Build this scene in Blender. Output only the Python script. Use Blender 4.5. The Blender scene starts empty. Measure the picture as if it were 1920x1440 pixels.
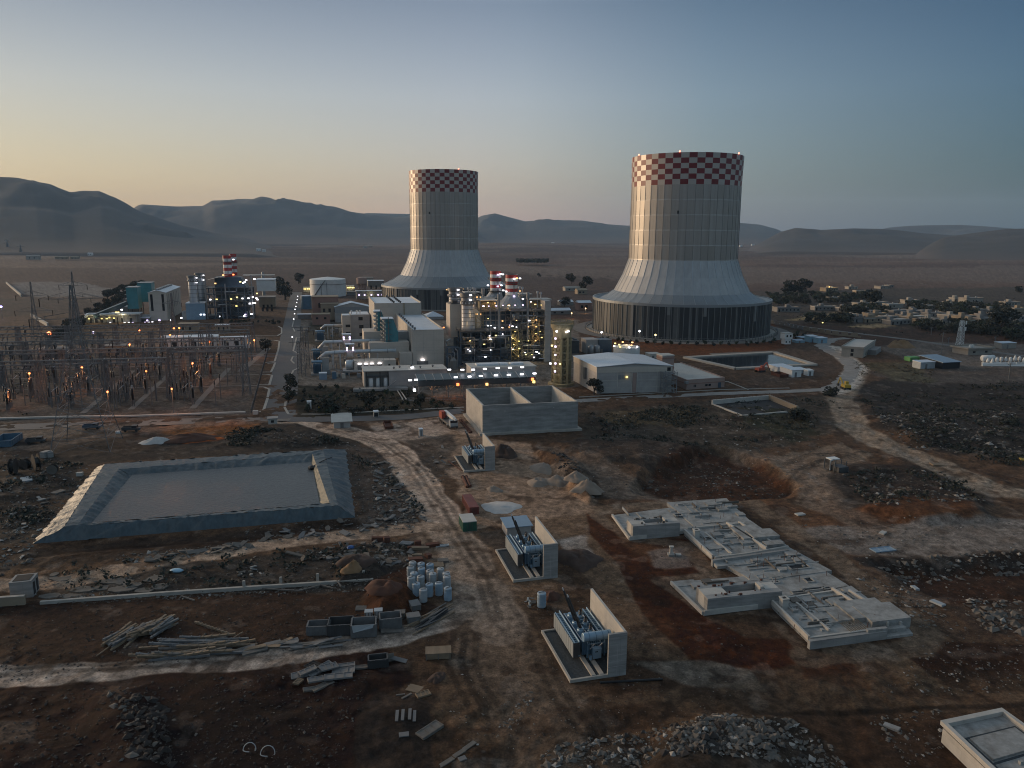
import bpy, bmesh, math, random
import numpy as np
from mathutils import Vector, Matrix
PI=math.pi
SC=bpy.context.scene
COL=SC.collection
random.seed(7)
                 # camera
FOCAL=1400.; CAMH=60.; HZ=440.
p_=math.atan((720-HZ)/FOCAL); PH=0.0045
COSP,SINP=math.cos(p_),math.sin(p_); cph,sph=math.cos(PH),math.sin(PH)
cam=bpy.data.cameras.new('camera'); camo=bpy.data.objects.new('camera',cam); COL.objects.link(camo)
cam.sensor_fit='HORIZONTAL'; cam.sensor_width=36.0; cam.lens=36.0*FOCAL/1920.
cam.clip_start=0.5; cam.clip_end=60000
R0=Vector((1,0,0)); U0=Vector((0,SINP,COSP)); FW=Vector((0,COSP,-SINP))
Rr=R0*cph+U0*sph; Ur=U0*cph-R0*sph
camo.matrix_world=Matrix(((Rr.x,Ur.x,-FW.x,0),(Rr.y,Ur.y,-FW.y,0),(Rr.z,Ur.z,-FW.z,CAMH),(0,0,0,1)))
SC.camera=camo
                 # world, sun, exposure
SUN_EL=math.radians(1.5); SUN_AZ=math.radians(-62)      # azimuth from +Y, negative to the left
world=bpy.data.worlds.new('World'); SC.world=world; world.use_nodes=True
wn=world.node_tree; wn.nodes.clear()
out=wn.nodes.new('ShaderNodeOutputWorld'); bg=wn.nodes.new('ShaderNodeBackground')
sky=wn.nodes.new('ShaderNodeTexSky'); sky.sky_type='NISHITA'; sky.sun_disc=False
sky.sun_elevation=SUN_EL; sky.sun_rotation=SUN_AZ
sky.altitude=600; sky.air_density=1.0; sky.dust_density=1.0; sky.ozone_density=2.0
wtc=wn.nodes.new('ShaderNodeTexCoord'); wsep=wn.nodes.new('ShaderNodeSeparateXYZ'); wn.links.new(wtc.outputs['Generated'],wsep.inputs[0])
def wmath(op,a,b=None):
 k=wn.nodes.new('ShaderNodeMath'); k.operation=op
 for i,q in enumerate((a,b)):
  if q is None: continue
  if isinstance(q,(int,float)): k.inputs[i].default_value=q
  else: wn.links.new(q,k.inputs[i])
 return k.outputs[0]
hx=wmath('MULTIPLY',wsep.outputs[0],math.sin(SUN_AZ)); hy=wmath('MULTIPLY',wsep.outputs[1],math.cos(SUN_AZ))
hr=wmath('SQRT',wmath('SUBTRACT',1.0,wmath('MULTIPLY',wsep.outputs[2],wsep.outputs[2])))
caz=wmath('DIVIDE',wmath('ADD',hx,hy),wmath('MAXIMUM',hr,0.001))
saz=wmath('ADD',wmath('MULTIPLY',caz,0.5),0.5)
rampw=wn.nodes.new('ShaderNodeValToRGB'); wn.links.new(saz,rampw.inputs[0])
els=rampw.color_ramp.elements
RAMP=[(0.0,(.08,.12,.17)),(.45,(.05,.088,.12)),(.62,(.22,.24,.28)),(.76,(.64,.455,.40)),(.94,(.84,.53,.245)),(1.0,(.92,.56,.25))]
els[0].position=0; els[0].color=(*RAMP[0][1],1); els[1].position=1; els[1].color=(*RAMP[-1][1],1)
for q,c in RAMP[1:-1]:
 e_=els.new(q); e_.color=(*c,1)
hor=wmath('MULTIPLY',wmath('POWER',2.718,wmath('MULTIPLY',wmath('MAXIMUM',wsep.outputs[2],0.0),-1/0.165)),0.9)
hs=wn.nodes.new('ShaderNodeHueSaturation'); hs.inputs['Saturation'].default_value=0.72; hs.inputs['Value'].default_value=1.0; wn.links.new(sky.outputs[0],hs.inputs['Color'])
vs_=wn.nodes.new('ShaderNodeVectorMath'); vs_.operation='SCALE'; vs_.inputs['Scale'].default_value=2.2; wn.links.new(rampw.outputs[0],vs_.inputs[0])
def wramp(src,stops):
 k=wn.nodes.new('ShaderNodeValToRGB'); wn.links.new(src,k.inputs[0]); e=k.color_ramp.elements
 e[0].position,e[1].position=stops[0][0],stops[-1][0]; e[0].color=(*stops[0][1],1); e[1].color=(*stops[-1][1],1)
 for q,c in stops[1:-1]: x=e.new(q); x.color=(*c,1)
 return k.outputs[0]
def wmul(a,b):
 k=wn.nodes.new('ShaderNodeMix'); k.data_type='RGBA'; k.blend_type='MULTIPLY'; k.inputs[0].default_value=1; k.clamp_result=False
 wn.links.new(a,k.inputs[6]); wn.links.new(b,k.inputs[7]); return k
zr=wramp(wsep.outputs[2],[(0.0,(1.12,1.17,1.22)),(.165,(1.10,1.16,1.24)),(.27,(.60,.74,.86)),(.42,(2.7,2.3,1.9)),(1.0,(3.5,2.7,2.0))])  # unseen upper sky brightened and warmed to add light on the ground
ar=wramp(saz,[(0.0,(.50,.62,.72)),(.45,(.33,.48,.64)),(.73,(.98,1,1.02)),(.94,(.64,.72,.77)),(1.0,(.72,.76,.80))])
skm=wmul(wmul(hs.outputs[0],zr).outputs[2],ar)
wmx=wn.nodes.new('ShaderNodeMix'); wmx.data_type='RGBA'; wn.links.new(hor,wmx.inputs[0]); wn.links.new(skm.outputs[2],wmx.inputs[6]); wn.links.new(vs_.outputs[0],wmx.inputs[7])
wn.links.new(wmx.outputs[2],bg.inputs[0]); bg.inputs[1].default_value=0.15
wn.links.new(bg.outputs[0],out.inputs[0])
sun=bpy.data.lights.new('sun','SUN'); suno=bpy.data.objects.new('sun',sun); COL.objects.link(suno)
sun.energy=1.15; sun.angle=math.radians(22); sun.color=(1.0,0.72,0.45)
SE=math.radians(8)
sd=Vector((math.sin(SUN_AZ)*math.cos(SE),math.cos(SUN_AZ)*math.cos(SE),math.sin(SE)))
suno.rotation_euler=(-sd).to_track_quat('-Z','Y').to_euler(); suno.location=(-200,100,300)
SC.view_settings.view_transform='Standard'; SC.view_settings.look='None'
SC.view_settings.exposure=1.48; SC.view_settings.gamma=1.0
cy=SC.cycles
cy.max_bounces=6; cy.diffuse_bounces=2; cy.glossy_bounces=3; cy.transparent_max_bounces=8; cy.volume_bounces=1
cy.use_denoising=True; cy.filter_width=1.05; cy.sample_clamp_indirect=4.0; cy.caustics_reflective=False; cy.caustics_refractive=False
                 # picture <-> place
def ray(U,V):
 x=(U-960)/FOCAL; y=-(V-720)/FOCAL
 x,y=x*cph-y*sph, x*sph+y*cph
 return (x, y*SINP+COSP, y*COSP-SINP)
def G(U,V,z=0.):
 d=ray(U,V); t=(z-CAMH)/d[2]
 return Vector((d[0]*t,d[1]*t,z))
def projn(X,Y,Z):
 Z=Z-CAMH
 x=X; y=Y*SINP+Z*COSP; w=Y*COSP-Z*SINP
 w=np.where(np.abs(w)<1e-3,1e-3,w)
 x=x/w; y=y/w
 return 960+FOCAL*(x*cph+y*sph), 720-FOCAL*(-x*sph+y*cph), w
def proj(p):
 a=projn(p[0],p[1],p[2]); return float(a[0]),float(a[1])
def hgt(P,Vt):
 lo,hi=0.,300.
 for _ in range(40):
  m=(lo+hi)/2
  if proj((P[0],P[1],m))[1]>Vt: lo=m
  else: hi=m
 return lo
YAW=math.radians(14.7)
def dirs(yaw=YAW): return Vector((math.cos(yaw),math.sin(yaw),0)),Vector((-math.sin(yaw),math.cos(yaw),0))
                 # materials
MATS={}
def mat(name,c,rough=0.7,metal=0.0,var=0.15,scale=0.6,bump=0.0,stretch=None,dirt=None,dirt_amt=0.35,spec=None,detail=6,coord='Object',panels=None):
 """procedural surface: base colour varied by noise, optional second (dirt) colour in patches, optional bump"""
 m=bpy.data.materials.new(name); m.use_nodes=True; nt=m.node_tree; N=nt.nodes; L=nt.links
 b=N['Principled BSDF']; b.inputs['Roughness'].default_value=rough; b.inputs['Metallic'].default_value=metal
 if spec is not None: b.inputs['Specular IOR Level'].default_value=spec
 tc=N.new('ShaderNodeTexCoord'); mp=N.new('ShaderNodeMapping'); L.new(tc.outputs[coord],mp.inputs[0])
 if stretch: mp.inputs['Scale'].default_value=stretch
 n=N.new('ShaderNodeTexNoise'); n.inputs['Scale'].default_value=scale; n.inputs['Detail'].default_value=detail; n.inputs['Roughness'].default_value=0.6
 L.new(mp.outputs[0],n.inputs['Vector'])
 mr=N.new('ShaderNodeMapRange'); mr.inputs[1].default_value=0.25; mr.inputs[2].default_value=0.75
 mr.inputs[3].default_value=1-var; mr.inputs[4].default_value=1+var; L.new(n.outputs[0],mr.inputs[0])
 mx=N.new('ShaderNodeMix'); mx.data_type='RGBA'; mx.blend_type='MULTIPLY'; mx.inputs[0].default_value=1.0
 mx.inputs[6].default_value=(*c,1); L.new(mr.outputs[0],mx.inputs[7]); src=mx.outputs[2]
 if dirt:
  n2=N.new('ShaderNodeTexNoise'); n2.inputs['Scale'].default_value=scale*0.35; n2.inputs['Detail'].default_value=8; n2.inputs['Roughness'].default_value=0.7
  L.new(mp.outputs[0],n2.inputs['Vector'])
  r2=N.new('ShaderNodeMapRange'); r2.inputs[1].default_value=0.48; r2.inputs[2].default_value=0.68; r2.inputs[3].default_value=0; r2.inputs[4].default_value=dirt_amt
  L.new(n2.outputs[0],r2.inputs[0])
  m2=N.new('ShaderNodeMix'); m2.data_type='RGBA'; L.new(r2.outputs[0],m2.inputs[0]); L.new(src,m2.inputs[6]); m2.inputs[7].default_value=(*dirt,1); src=m2.outputs[2]
 if panels:
  sx=N.new('ShaderNodeSeparateXYZ'); L.new(tc.outputs[coord],sx.inputs[0]); ad=N.new('ShaderNodeMath'); ad.operation='ADD'; L.new(sx.outputs[0],ad.inputs[0]); L.new(sx.outputs[1],ad.inputs[1])
  cb=N.new('ShaderNodeCombineXYZ'); L.new(ad.outputs[0],cb.inputs[0]); L.new(sx.outputs[2],cb.inputs[1])
  br=N.new('ShaderNodeTexBrick'); br.inputs['Scale'].default_value=1; br.inputs['Brick Width'].default_value=panels[0]; br.inputs['Row Height'].default_value=panels[1]; br.inputs['Mortar Size'].default_value=panels[3]; br.offset=0
  br.inputs['Color1'].default_value=(1,1,1,1); k=1-panels[2]*.45; br.inputs['Color2'].default_value=(k,k,k,1); k=1-panels[2]; br.inputs['Mortar'].default_value=(k,k,k,1); L.new(cb.outputs[0],br.inputs['Vector'])
  m3=N.new('ShaderNodeMix'); m3.data_type='RGBA'; m3.blend_type='MULTIPLY'; m3.inputs[0].default_value=1; L.new(src,m3.inputs[6]); L.new(br.outputs[0],m3.inputs[7]); src=m3.outputs[2]
 L.new(src,b.inputs['Base Color'])
 if bump:
  bp=N.new('ShaderNodeBump'); bp.inputs['Strength'].default_value=bump; bp.inputs['Distance'].default_value=0.2; L.new(n.outputs[0],bp.inputs['Height']); L.new(bp.outputs[0],b.inputs['Normal'])
 MATS[name]=m; return m
def emit(name,c,s):
 m=bpy.data.materials.new(name); m.use_nodes=True; b=m.node_tree.nodes['Principled BSDF']
 b.inputs['Base Color'].default_value=(0.8,0.8,0.8,1); b.inputs['Emission Color'].default_value=(*c,1); b.inputs['Emission Strength'].default_value=s
 MATS[name]=m; return m
mat('concrete',(0.29,0.28,0.265),0.85,var=0.42,scale=0.5,stretch=(0.35,0.35,2.2),dirt=(0.17,0.165,0.16),bump=0.15,panels=(2.4,1.2,.22,.03))
mat('concrete_pale',(0.47,0.44,0.395),0.85,var=0.14,scale=0.5,dirt=(0.27,0.25,0.23),bump=0.1,panels=(2.4,1.2,.16,.025))
mat('slab_concrete',(0.29,0.285,0.27),0.9,var=0.3,scale=0.9,dirt=(0.12,0.105,0.09),dirt_amt=0.75,bump=0.15)
mat('beige_wall',(0.52,0.465,0.40),0.8,var=0.06,scale=0.15,dirt=(0.36,0.31,0.26),dirt_amt=0.5,panels=(5.5,3.0,.14,.06))
mat('grey_wall',(0.39,0.365,0.345),0.8,var=0.12,scale=0.3,dirt=(0.24,0.23,0.22),panels=(4,2.2,.16,.05))
mat('pink_wall',(0.33,0.235,0.20),0.85,var=0.08,scale=0.3,dirt=(0.25,0.18,0.155))
mat('terracotta_wall',(0.27,0.155,0.12),0.85,var=0.1,scale=0.3)
mat('roof_pale',(0.60,0.65,0.70),0.5,metal=0.3,var=0.06,scale=0.12,dirt=(0.40,0.43,0.46),panels=(2.2,30,.16,.1))
mat('roof_sheet',(0.46,0.44,0.40),0.7,var=0.12,scale=0.3,dirt=(0.3,0.28,0.25))
mat('teal_cladding',(0.045,0.20,0.23),0.5,var=0.12,scale=0.3,dirt=(0.03,0.13,0.15))
mat('white_paint',(0.66,0.66,0.64),0.5,var=0.05,scale=0.4,dirt=(0.5,0.48,0.45),dirt_amt=0.4)
mat('white_pipe',(0.55,0.57,0.58),0.4,metal=0.2,var=0.06,scale=0.4,dirt=(0.4,0.41,0.42))
mat('red_paint',(0.36,0.028,0.025),0.5,var=0.1,scale=0.4)
mat('band_red',(0.16,0.006,0.010),0.5,var=0.08,scale=0.1)
mat('band_white',(0.43,0.39,0.35),0.45,metal=0.25,var=0.05,scale=0.1)
mat('shell_metal_dull',(0.335,0.308,0.276),0.5,metal=0.3,var=0.12,scale=0.06,stretch=(1,1,.2),dirt=(0.28,0.25,0.21),dirt_amt=.6)
mat('shell_metal',(0.348,0.32,0.288),0.46,metal=0.35,var=0.16,scale=0.4,stretch=(1,1,0.035),dirt=(0.30,0.26,0.215),dirt_amt=0.55)
mat('cone_metal',(0.36,0.355,0.35),0.5,metal=0.25,var=0.14,scale=0.4,stretch=(1,1,.06),dirt=(0.28,0.285,0.285),dirt_amt=0.5)
mat('skirt_metal',(0.26,0.275,0.285),0.45,metal=0.4,var=0.08,scale=0.06)
mat('louver_dark',(0.022,0.025,0.028),0.6,metal=0.2,var=0.35,scale=0.2,stretch=(1,1,0.05))
mat('louver_grey',(0.10,0.10,0.095),0.6,metal=0.2,var=0.2,scale=0.2)
mat('louver_post',(0.17,0.17,0.165),0.6,var=0.1)
mat('dark_steel',(0.065,0.066,0.068),0.55,metal=0.3,var=0.2,scale=0.5)
mat('mid_steel',(0.17,0.168,0.165),0.5,metal=0.4,var=0.2,scale=0.5)
mat('blue_steel',(0.06,0.09,0.125),0.5,metal=0.2,var=0.2,scale=0.3)
mat('navy_casing',(0.035,0.06,0.085),0.5,metal=0.2,var=0.25,scale=0.2)
mat('grey_steel',(0.27,0.28,0.29),0.45,metal=0.5,var=0.12,scale=0.4,dirt=(0.18,0.175,0.17))
mat('bright_steel',(0.45,0.47,0.5),0.4,metal=0.5,var=0.1,scale=0.3)
mat('galvanised',(0.16,0.165,0.17),0.5,metal=0.5,var=0.2,scale=0.8)
mat('ochre_concrete',(0.26,0.21,0.12),0.8,var=0.15,scale=0.5,dirt=(0.18,0.145,0.085))
mat('canopy_panel',(0.035,0.06,0.07),0.35,metal=0.3,var=0.2,scale=0.2)
mat('black_paint',(0.012,0.012,0.013),0.5,var=0.2)
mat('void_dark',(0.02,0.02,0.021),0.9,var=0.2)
mat('window_glass',(0.02,0.022,0.026),0.15,var=0.3,scale=0.4)
mat('trafo_blue',(0.08,0.155,0.225),0.45,metal=0.2,var=0.12,scale=0.6,dirt=(0.09,0.12,0.14))
mat('trafo_light',(0.21,0.32,0.42),0.4,metal=0.2,var=0.1,scale=0.6)
mat('fin_face',(0.33,0.36,0.37),0.45,metal=0.2,var=0.1,scale=0.6)
mat('porcelain_dark',(0.018,0.012,0.012),0.3,var=0.2,scale=2)
mat('gravel_bed',(0.03,0.037,0.042),0.8,var=0.5,scale=3.0,bump=0.5)
mat('kerb_pale',(0.36,0.33,0.29),0.85,var=0.15,scale=0.7,dirt=(0.25,0.22,0.19))
mat('asphalt',(0.085,0.083,0.085),0.85,var=0.18,scale=0.12,dirt=(0.13,0.115,0.10),dirt_amt=0.5)
mat('paved_dust',(0.16,0.145,0.13),0.9,var=0.18,scale=0.15,dirt=(0.12,0.105,0.095),dirt_amt=0.5)
mat('gravel_pale',(0.26,0.24,0.22),0.95,var=0.25,scale=0.3,dirt=(0.17,0.145,0.12),dirt_amt=0.6)
mat('track_dirt',(0.19,0.155,0.13),0.95,var=0.2,scale=0.25,dirt=(0.13,0.10,0.08),dirt_amt=0.5,bump=0.3)
mat('liner_blue',(0.042,0.066,0.080),0.5,var=0.45,scale=0.9,stretch=(1,1,.4),dirt=(0.085,0.10,0.105),dirt_amt=0.8,bump=1.0)
mat('liner_sand',(0.32,0.28,0.21),0.8,var=0.2,scale=0.4,bump=0.3)
mat('wood',(0.20,0.145,0.095),0.85,var=0.3,scale=1.2,stretch=(1,0.2,1))
mat('wood_grey',(0.14,0.125,0.11),0.9,var=0.35,scale=1.2,dirt=(0.08,0.07,0.06))
mat('panel_grey',(0.15,0.15,0.15),0.85,var=0.3,scale=0.8,dirt=(0.08,0.075,0.07),dirt_amt=0.6)
mat('rust',(0.10,0.035,0.02),0.9,var=0.35,scale=0.8,dirt=(0.05,0.02,0.014))
mat('container_red',(0.17,0.045,0.038),0.7,var=0.2,scale=0.5,dirt=(0.10,0.035,0.03))
mat('container_green',(0.02,0.10,0.065),0.6,var=0.15,scale=0.5)
mat('lime_green',(0.10,0.30,0.08),0.6,var=0.1,scale=0.5)
mat('drum_blue',(0.25,0.34,0.42),0.5,var=0.25,scale=0.8,dirt=(0.36,0.36,0.34),dirt_amt=0.8)
mat('drum_white',(0.33,0.355,0.37),0.55,var=0.15,scale=0.8,dirt=(0.28,0.31,0.33),dirt_amt=0.6)
mat('yellow_paint',(0.45,0.30,0.04),0.6,var=0.15,scale=0.5)
mat('orange_paint',(0.36,0.06,0.03),0.6,var=0.15,scale=0.5)
mat('red_soil',(0.075,0.030,0.017),0.95,var=0.35,scale=0.6,bump=0.6)
mat('dark_soil',(0.06,0.035,0.025),0.95,var=0.4,scale=0.6,bump=0.6)
mat('sand_heap',(0.24,0.19,0.15),0.95,var=0.18,scale=0.5,bump=0.4)
mat('ochre_heap',(0.20,0.12,0.06),0.95,var=0.25,scale=0.5,bump=0.4)
mat('white_powder',(0.46,0.44,0.42),0.95,var=0.15,scale=0.6,dirt=(0.35,0.3,0.26),dirt_amt=0.5,bump=0.3)
mat('rock_pale',(0.30,0.28,0.255),0.95,var=0.35,scale=0.8)
mat('rock',(0.12,0.105,0.09),0.95,var=0.4,scale=0.5,bump=0.5)
mat('rock_dark',(0.035,0.028,0.024),0.95,var=0.4,scale=0.8,bump=0.5)
mat('leaf',(0.035,0.05,0.025),0.8,var=0.4,scale=0.9)
mat('leaf_dark',(0.022,0.026,0.017),0.8,var=0.4,scale=0.9)
mat('leaf_olive',(0.055,0.06,0.04),0.8,var=0.4,scale=0.9)
mat('scrub_dry',(0.075,0.062,0.04),0.9,var=0.4,scale=0.9)
mat('bark',(0.06,0.045,0.035),0.9,var=0.3,scale=2)
mat('house_wall',(0.31,0.28,0.24),0.85,var=0.12,scale=0.3,dirt=(0.28,0.25,0.21))
mat('house_grey',(0.20,0.19,0.18),0.85,var=0.12,scale=0.3,dirt=(0.19,0.18,0.17))
mat('house_tan',(0.28,0.22,0.155),0.85,var=0.12,scale=0.3,dirt=(0.25,0.2,0.15))
mat('blue_cabin',(0.22,0.36,0.45),0.6,var=0.12,scale=0.4)
mat('blue_sheet',(0.22,0.30,0.38),0.5,metal=0.2,var=0.1,scale=0.3)
mat('plastic_blue',(0.30,0.48,0.60),0.5,var=0.15,scale=0.8)
mat('wire',(0.30,0.30,0.31),0.5,metal=0.3,var=0.1)
emit('lamp_white',(0.95,0.93,1.0),1.5); emit('lamp_warm',(1.0,0.50,0.14),.8); emit('lamp_yellow',(1.0,0.74,0.2),.7)
emit('lamp_orange',(1.0,0.15,0.012),1.5); emit('lamp_violet',(0.75,0.6,1.0),1.1); emit('lamp_red',(1.0,0.12,0.06),3)
emit('lamp_flare',(1.0,0.12,0.015),2.4); emit('lamp_blue',(0.3,0.25,1.0),3); emit('lamp_green',(0.5,1.0,0.75),1.5)
                 # objects
def tag(o,label=None,cat=None,group=None,kind=None):
 if label: o['label']=label
 if cat: o['category']=cat
 if group: o['group']=group
 if kind: o['kind']=kind
 return o
def thing(name,label,cat,loc=(0,0,0),rz=0.,group=None):
 o=bpy.data.objects.new(name,None); COL.objects.link(o); o.empty_display_size=0.3
 o.location=loc; o.rotation_euler=(0,0,rz); o['_m']=0; del o['_m']
 return tag(o,label,cat,group)
def root_mat(o):
 while o.parent: o=o.parent
 return Matrix.Translation(o.location)@Matrix.Rotation(o.rotation_euler[2],4,'Z')
class MB:
 def __init__(s): s.v=[]; s.f=[]; s.m=[]; s.mats=[]; s.cur=0
 def use(s,name):
  if name not in s.mats: s.mats.append(name)
  s.cur=s.mats.index(name); return s
 def face(s,*idx): s.f.append(tuple(idx)); s.m.append(s.cur)
 def pts(s,ps):
  n=len(s.v); s.v.extend([tuple(p) for p in ps]); return n
 def quad(s,a,b,c,d): n=s.pts((a,b,c,d)); s.face(n,n+1,n+2,n+3)
 def prism(s,poly,z0,z1,top=None):
  """vertical prism over polygon (list of xy), z0/z1 numbers; top: optional list of per-corner heights"""
  k=len(poly); z1s=top or [z1]*k
  n=s.pts([(p[0],p[1],z0) for p in poly]+[(poly[i][0],poly[i][1],z1s[i]) for i in range(k)])
  for i in range(k): s.face(n+i,n+(i+1)%k,n+k+(i+1)%k,n+k+i)
  s.face(*[n+k+i for i in range(k)]); s.face(*[n+k-1-i for i in range(k)])
 def box(s,x0,y0,z0,x1,y1,z1): s.prism([(x0,y0),(x1,y0),(x1,y1),(x0,y1)],z0,z1)
 def obox(s,c,ex,ey,ez):
  """box from centre and three half-axis vectors"""
  c=Vector(c); ex=Vector(ex); ey=Vector(ey); ez=Vector(ez)
  n=s.pts([c-ex-ey-ez,c+ex-ey-ez,c+ex+ey-ez,c-ex+ey-ez,c-ex-ey+ez,c+ex-ey+ez,c+ex+ey+ez,c-ex+ey+ez])
  for q in ((0,3,2,1),(4,5,6,7),(0,1,5,4),(1,2,6,5),(2,3,7,6),(3,0,4,7)): s.face(*[n+i for i in q])
 def bar(s,a,b,w,h=None):
  a=Vector(a); b=Vector(b); d=b-a; l=d.length
  if l<1e-6: return
  d/=l; up=Vector((0,0,1)) if abs(d.z)<0.95 else Vector((1,0,0))
  x=d.cross(up).normalized(); y=x.cross(d)
  s.obox((a+b)/2,x*w/2,y*(h or w)/2,d*l/2)
 def tube(s,path,r,n=8,caps=True,radii=None):
  path=[Vector(p) for p in path]; rings=[]
  for i,p in enumerate(path):
   d=(path[min(i+1,len(path)-1)]-path[max(i-1,0)]).normalized()
   up=Vector((0,0,1)) if abs(d.z)<0.95 else Vector((1,0,0))
   x=d.cross(up).normalized(); y=x.cross(d); rr=radii[i] if radii else r
   rings.append(s.pts([p+x*rr*math.cos(2*PI*k/n)+y*rr*math.sin(2*PI*k/n) for k in range(n)]))
  for i in range(len(path)-1):
   a,b=rings[i],rings[i+1]
   for k in range(n): s.face(a+k,b+k,b+(k+1)%n,a+(k+1)%n)
  if caps: s.face(*[rings[0]+k for k in range(n)]); s.face(*[rings[-1]+n-1-k for k in range(n)])
 def lathe(s,c,prof,n=24,caps=(True,True),mats=None,rot=0):
  """prof: list of (r,z); mats: per-segment names or function(seg,k)"""
  rings=[s.pts([(c[0]+r*math.cos(2*PI*k/n+rot),c[1]+r*math.sin(2*PI*k/n+rot),c[2]+z) for k in range(n)]) for r,z in prof]
  for i in range(len(prof)-1):
   for k in range(n):
    if mats: s.use(mats(i,k) if callable(mats) else mats[i])
    s.face(rings[i]+k,rings[i]+(k+1)%n,rings[i+1]+(k+1)%n,rings[i+1]+k)
  if caps[0]: s.face(*[rings[0]+n-1-k for k in range(n)])
  if caps[1]: s.face(*[rings[-1]+k for k in range(n)])
 def build(s,name,m=None,parent=None,smooth=False):
  if m and not s.mats: s.mats=[m]
  me=bpy.data.meshes.new(name)
  vs=s.v
  if parent is not None:
   iv=root_mat(parent).inverted(); vs=[tuple(iv@Vector(v)) for v in vs]
  me.from_pydata(vs,[],s.f)
  for nm in s.mats: me.materials.append(MATS[nm])
  if len(s.mats)>1: me.polygons.foreach_set('material_index',s.m)
  if smooth: me.polygons.foreach_set('use_smooth',[True]*len(me.polygons))
  me.update()
  o=bpy.data.objects.new(name,me); COL.objects.link(o)
  if parent is not None: o.parent=parent
  return o
KIDS={}
def copy_tree(o,parent=None,kids=None):
 if kids is None:
  kids={}
  for x in COL.objects:
   if x.parent: kids.setdefault(x.parent.name,[]).append(x)
 c=o.copy(); COL.objects.link(c)
 if parent: c.parent=parent
 for ch in kids.get(o.name,[]): copy_tree(ch,c,kids)
 return c
class Proto:
 """a thing with its parts, ready to be copied without searching the scene each time"""
 def __init__(s,root):
  s.root=root; s.kids={}
  for x in COL.objects:
   if x.parent: s.kids.setdefault(x.parent.name,[]).append(x)
  s.used=False
 def put(s,loc,rz=0.,scale=1.0,label=None,group=None):
  if not s.used: o=s.root; s.used=True
  else: o=copy_tree(s.root,None,s.kids)
  o.location=loc; o.rotation_euler=(0,0,rz)
  o.scale=(scale,)*3 if not isinstance(scale,(tuple,list)) else scale
  if label: o['label']=label
  if group: o['group']=group
  return o
def foot(uL,vL,uR,depth,yaw=YAW,yawd=YAW):
 a=G(uL,vL); ex,_=dirs(yaw); _,ey=dirs(yawd)
 lo,hi=0.,400.
 for _ in range(40):
  m=(lo+hi)/2
  if proj(a+ex*m)[0]<uR: lo=m
  else: hi=m
 w=lo; return a,ex,ey,w,[a,a+ex*w,a+ex*w+ey*depth,a+ey*depth]
                 # terrain
def vnoise(x,y,seed):
 xi=np.floor(x).astype(np.int64); yi=np.floor(y).astype(np.int64); fx=x-xi; fy=y-yi
 fx=fx*fx*(3-2*fx); fy=fy*fy*(3-2*fy)
 def h(a,b):
  n=(a*374761393+b*668265263+seed*982451653)&0xffffffff
  n=((n^(n>>13))*1274126177)&0xffffffff
  return ((n^(n>>16))&0xffff)/65535.
 return (h(xi,yi)*(1-fx)+h(xi+1,yi)*fx)*(1-fy)+(h(xi,yi+1)*(1-fx)+h(xi+1,yi+1)*fx)*fy
def fbm(x,y,s,octv=4,seed=1,gain=0.5):
 t=np.zeros_like(x); a=1.; tot=0.
 for i in range(octv):
  t+=a*vnoise(x/s+17.3*i,y/s-9.1*i,seed+i); tot+=a; a*=gain; s/=2.1
 return t/tot
def sdf_poly(px,py,poly):
 """signed distance (inside positive), numpy"""
 d=np.full(px.shape,1e18); ins=np.zeros(px.shape,bool); n=len(poly)
 for i in range(n):
  ax,ay=poly[i]; bx,by=poly[(i+1)%n]
  ex,ey=bx-ax,by-ay; wx,wy=px-ax,py-ay
  t=np.clip((wx*ex+wy*ey)/(ex*ex+ey*ey+1e-9),0,1)
  d=np.minimum(d,(wx-ex*t)**2+(wy-ey*t)**2)
  c=((ay>py)!=(by>py))&(px<(bx-ax)*(py-ay)/((by-ay) if by!=ay else 1e-9)+ax)
  ins^=c
 d=np.sqrt(d); return np.where(ins,d,-d)
def dist_line(px,py,line):
 d=np.full(px.shape,1e18)
 for i in range(len(line)-1):
  ax,ay=line[i]; bx,by=line[i+1]; ex,ey=bx-ax,by-ay; wx,wy=px-ax,py-ay
  t=np.clip((wx*ex+wy*ey)/(ex*ex+ey*ey+1e-9),0,1)
  d=np.minimum(d,(wx-ex*t)**2+(wy-ey*t)**2)
 return np.sqrt(d)
def gp(pts): return [tuple(G(-450 if u<=0 else (2400 if u>=1915 else u),1640 if v>=1438 else v)[:2]) for u,v in pts]
def smooth(t): t=np.clip(t,0,1); return t*t*(3-2*t)
RELIEF=[
 ([(1190,905),(1245,862),(1330,838),(1420,862),(1490,910),(1455,930),(1300,936),(1205,928)],-2.5,4.2),
 ([(1020,850),(1060,862),(1100,905),(1118,938),(1090,925),(1040,880)],2.6,4),
 ([(1040,835),(1180,822),(1300,838),(1240,870),(1120,868)],1.2,6),
 ([(1640,1052),(1920,1036),(1920,1130),(1760,1120),(1690,1090)],-1.8,5),
 ([(1230,1400),(1320,1340),(1420,1350),(1480,1400),(1450,1440),(1230,1440)],1.6,5),
 ([(1630,960),(1700,925),(1860,945),(1850,972),(1700,975)],1.5,5),
 ([(1620,785),(1800,775),(1920,800),(1920,850),(1700,830)],1.8,10),
 ([(690,1120),(740,1090),(768,1110),(760,1150),(700,1155)],2.0,4),
 ([(640,1065),(690,1045),(730,1060),(700,1085),(650,1088)],1.4,3),
 ([(480,800),(560,800),(640,830),(520,838),(440,830)],1.3,6),
 ([(180,1300),(260,1290),(310,1380),(300,1440),(220,1440)],1.2,5),
 ([(60,1026),(670,977),(690,985),(60,1045)],-0.6,3),
 ([(0,340+560),(120,880),(110,930),(0,960)],0.8,5),
]
RELIEF=[(gp(a),h,w) for a,h,w in RELIEF]
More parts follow.
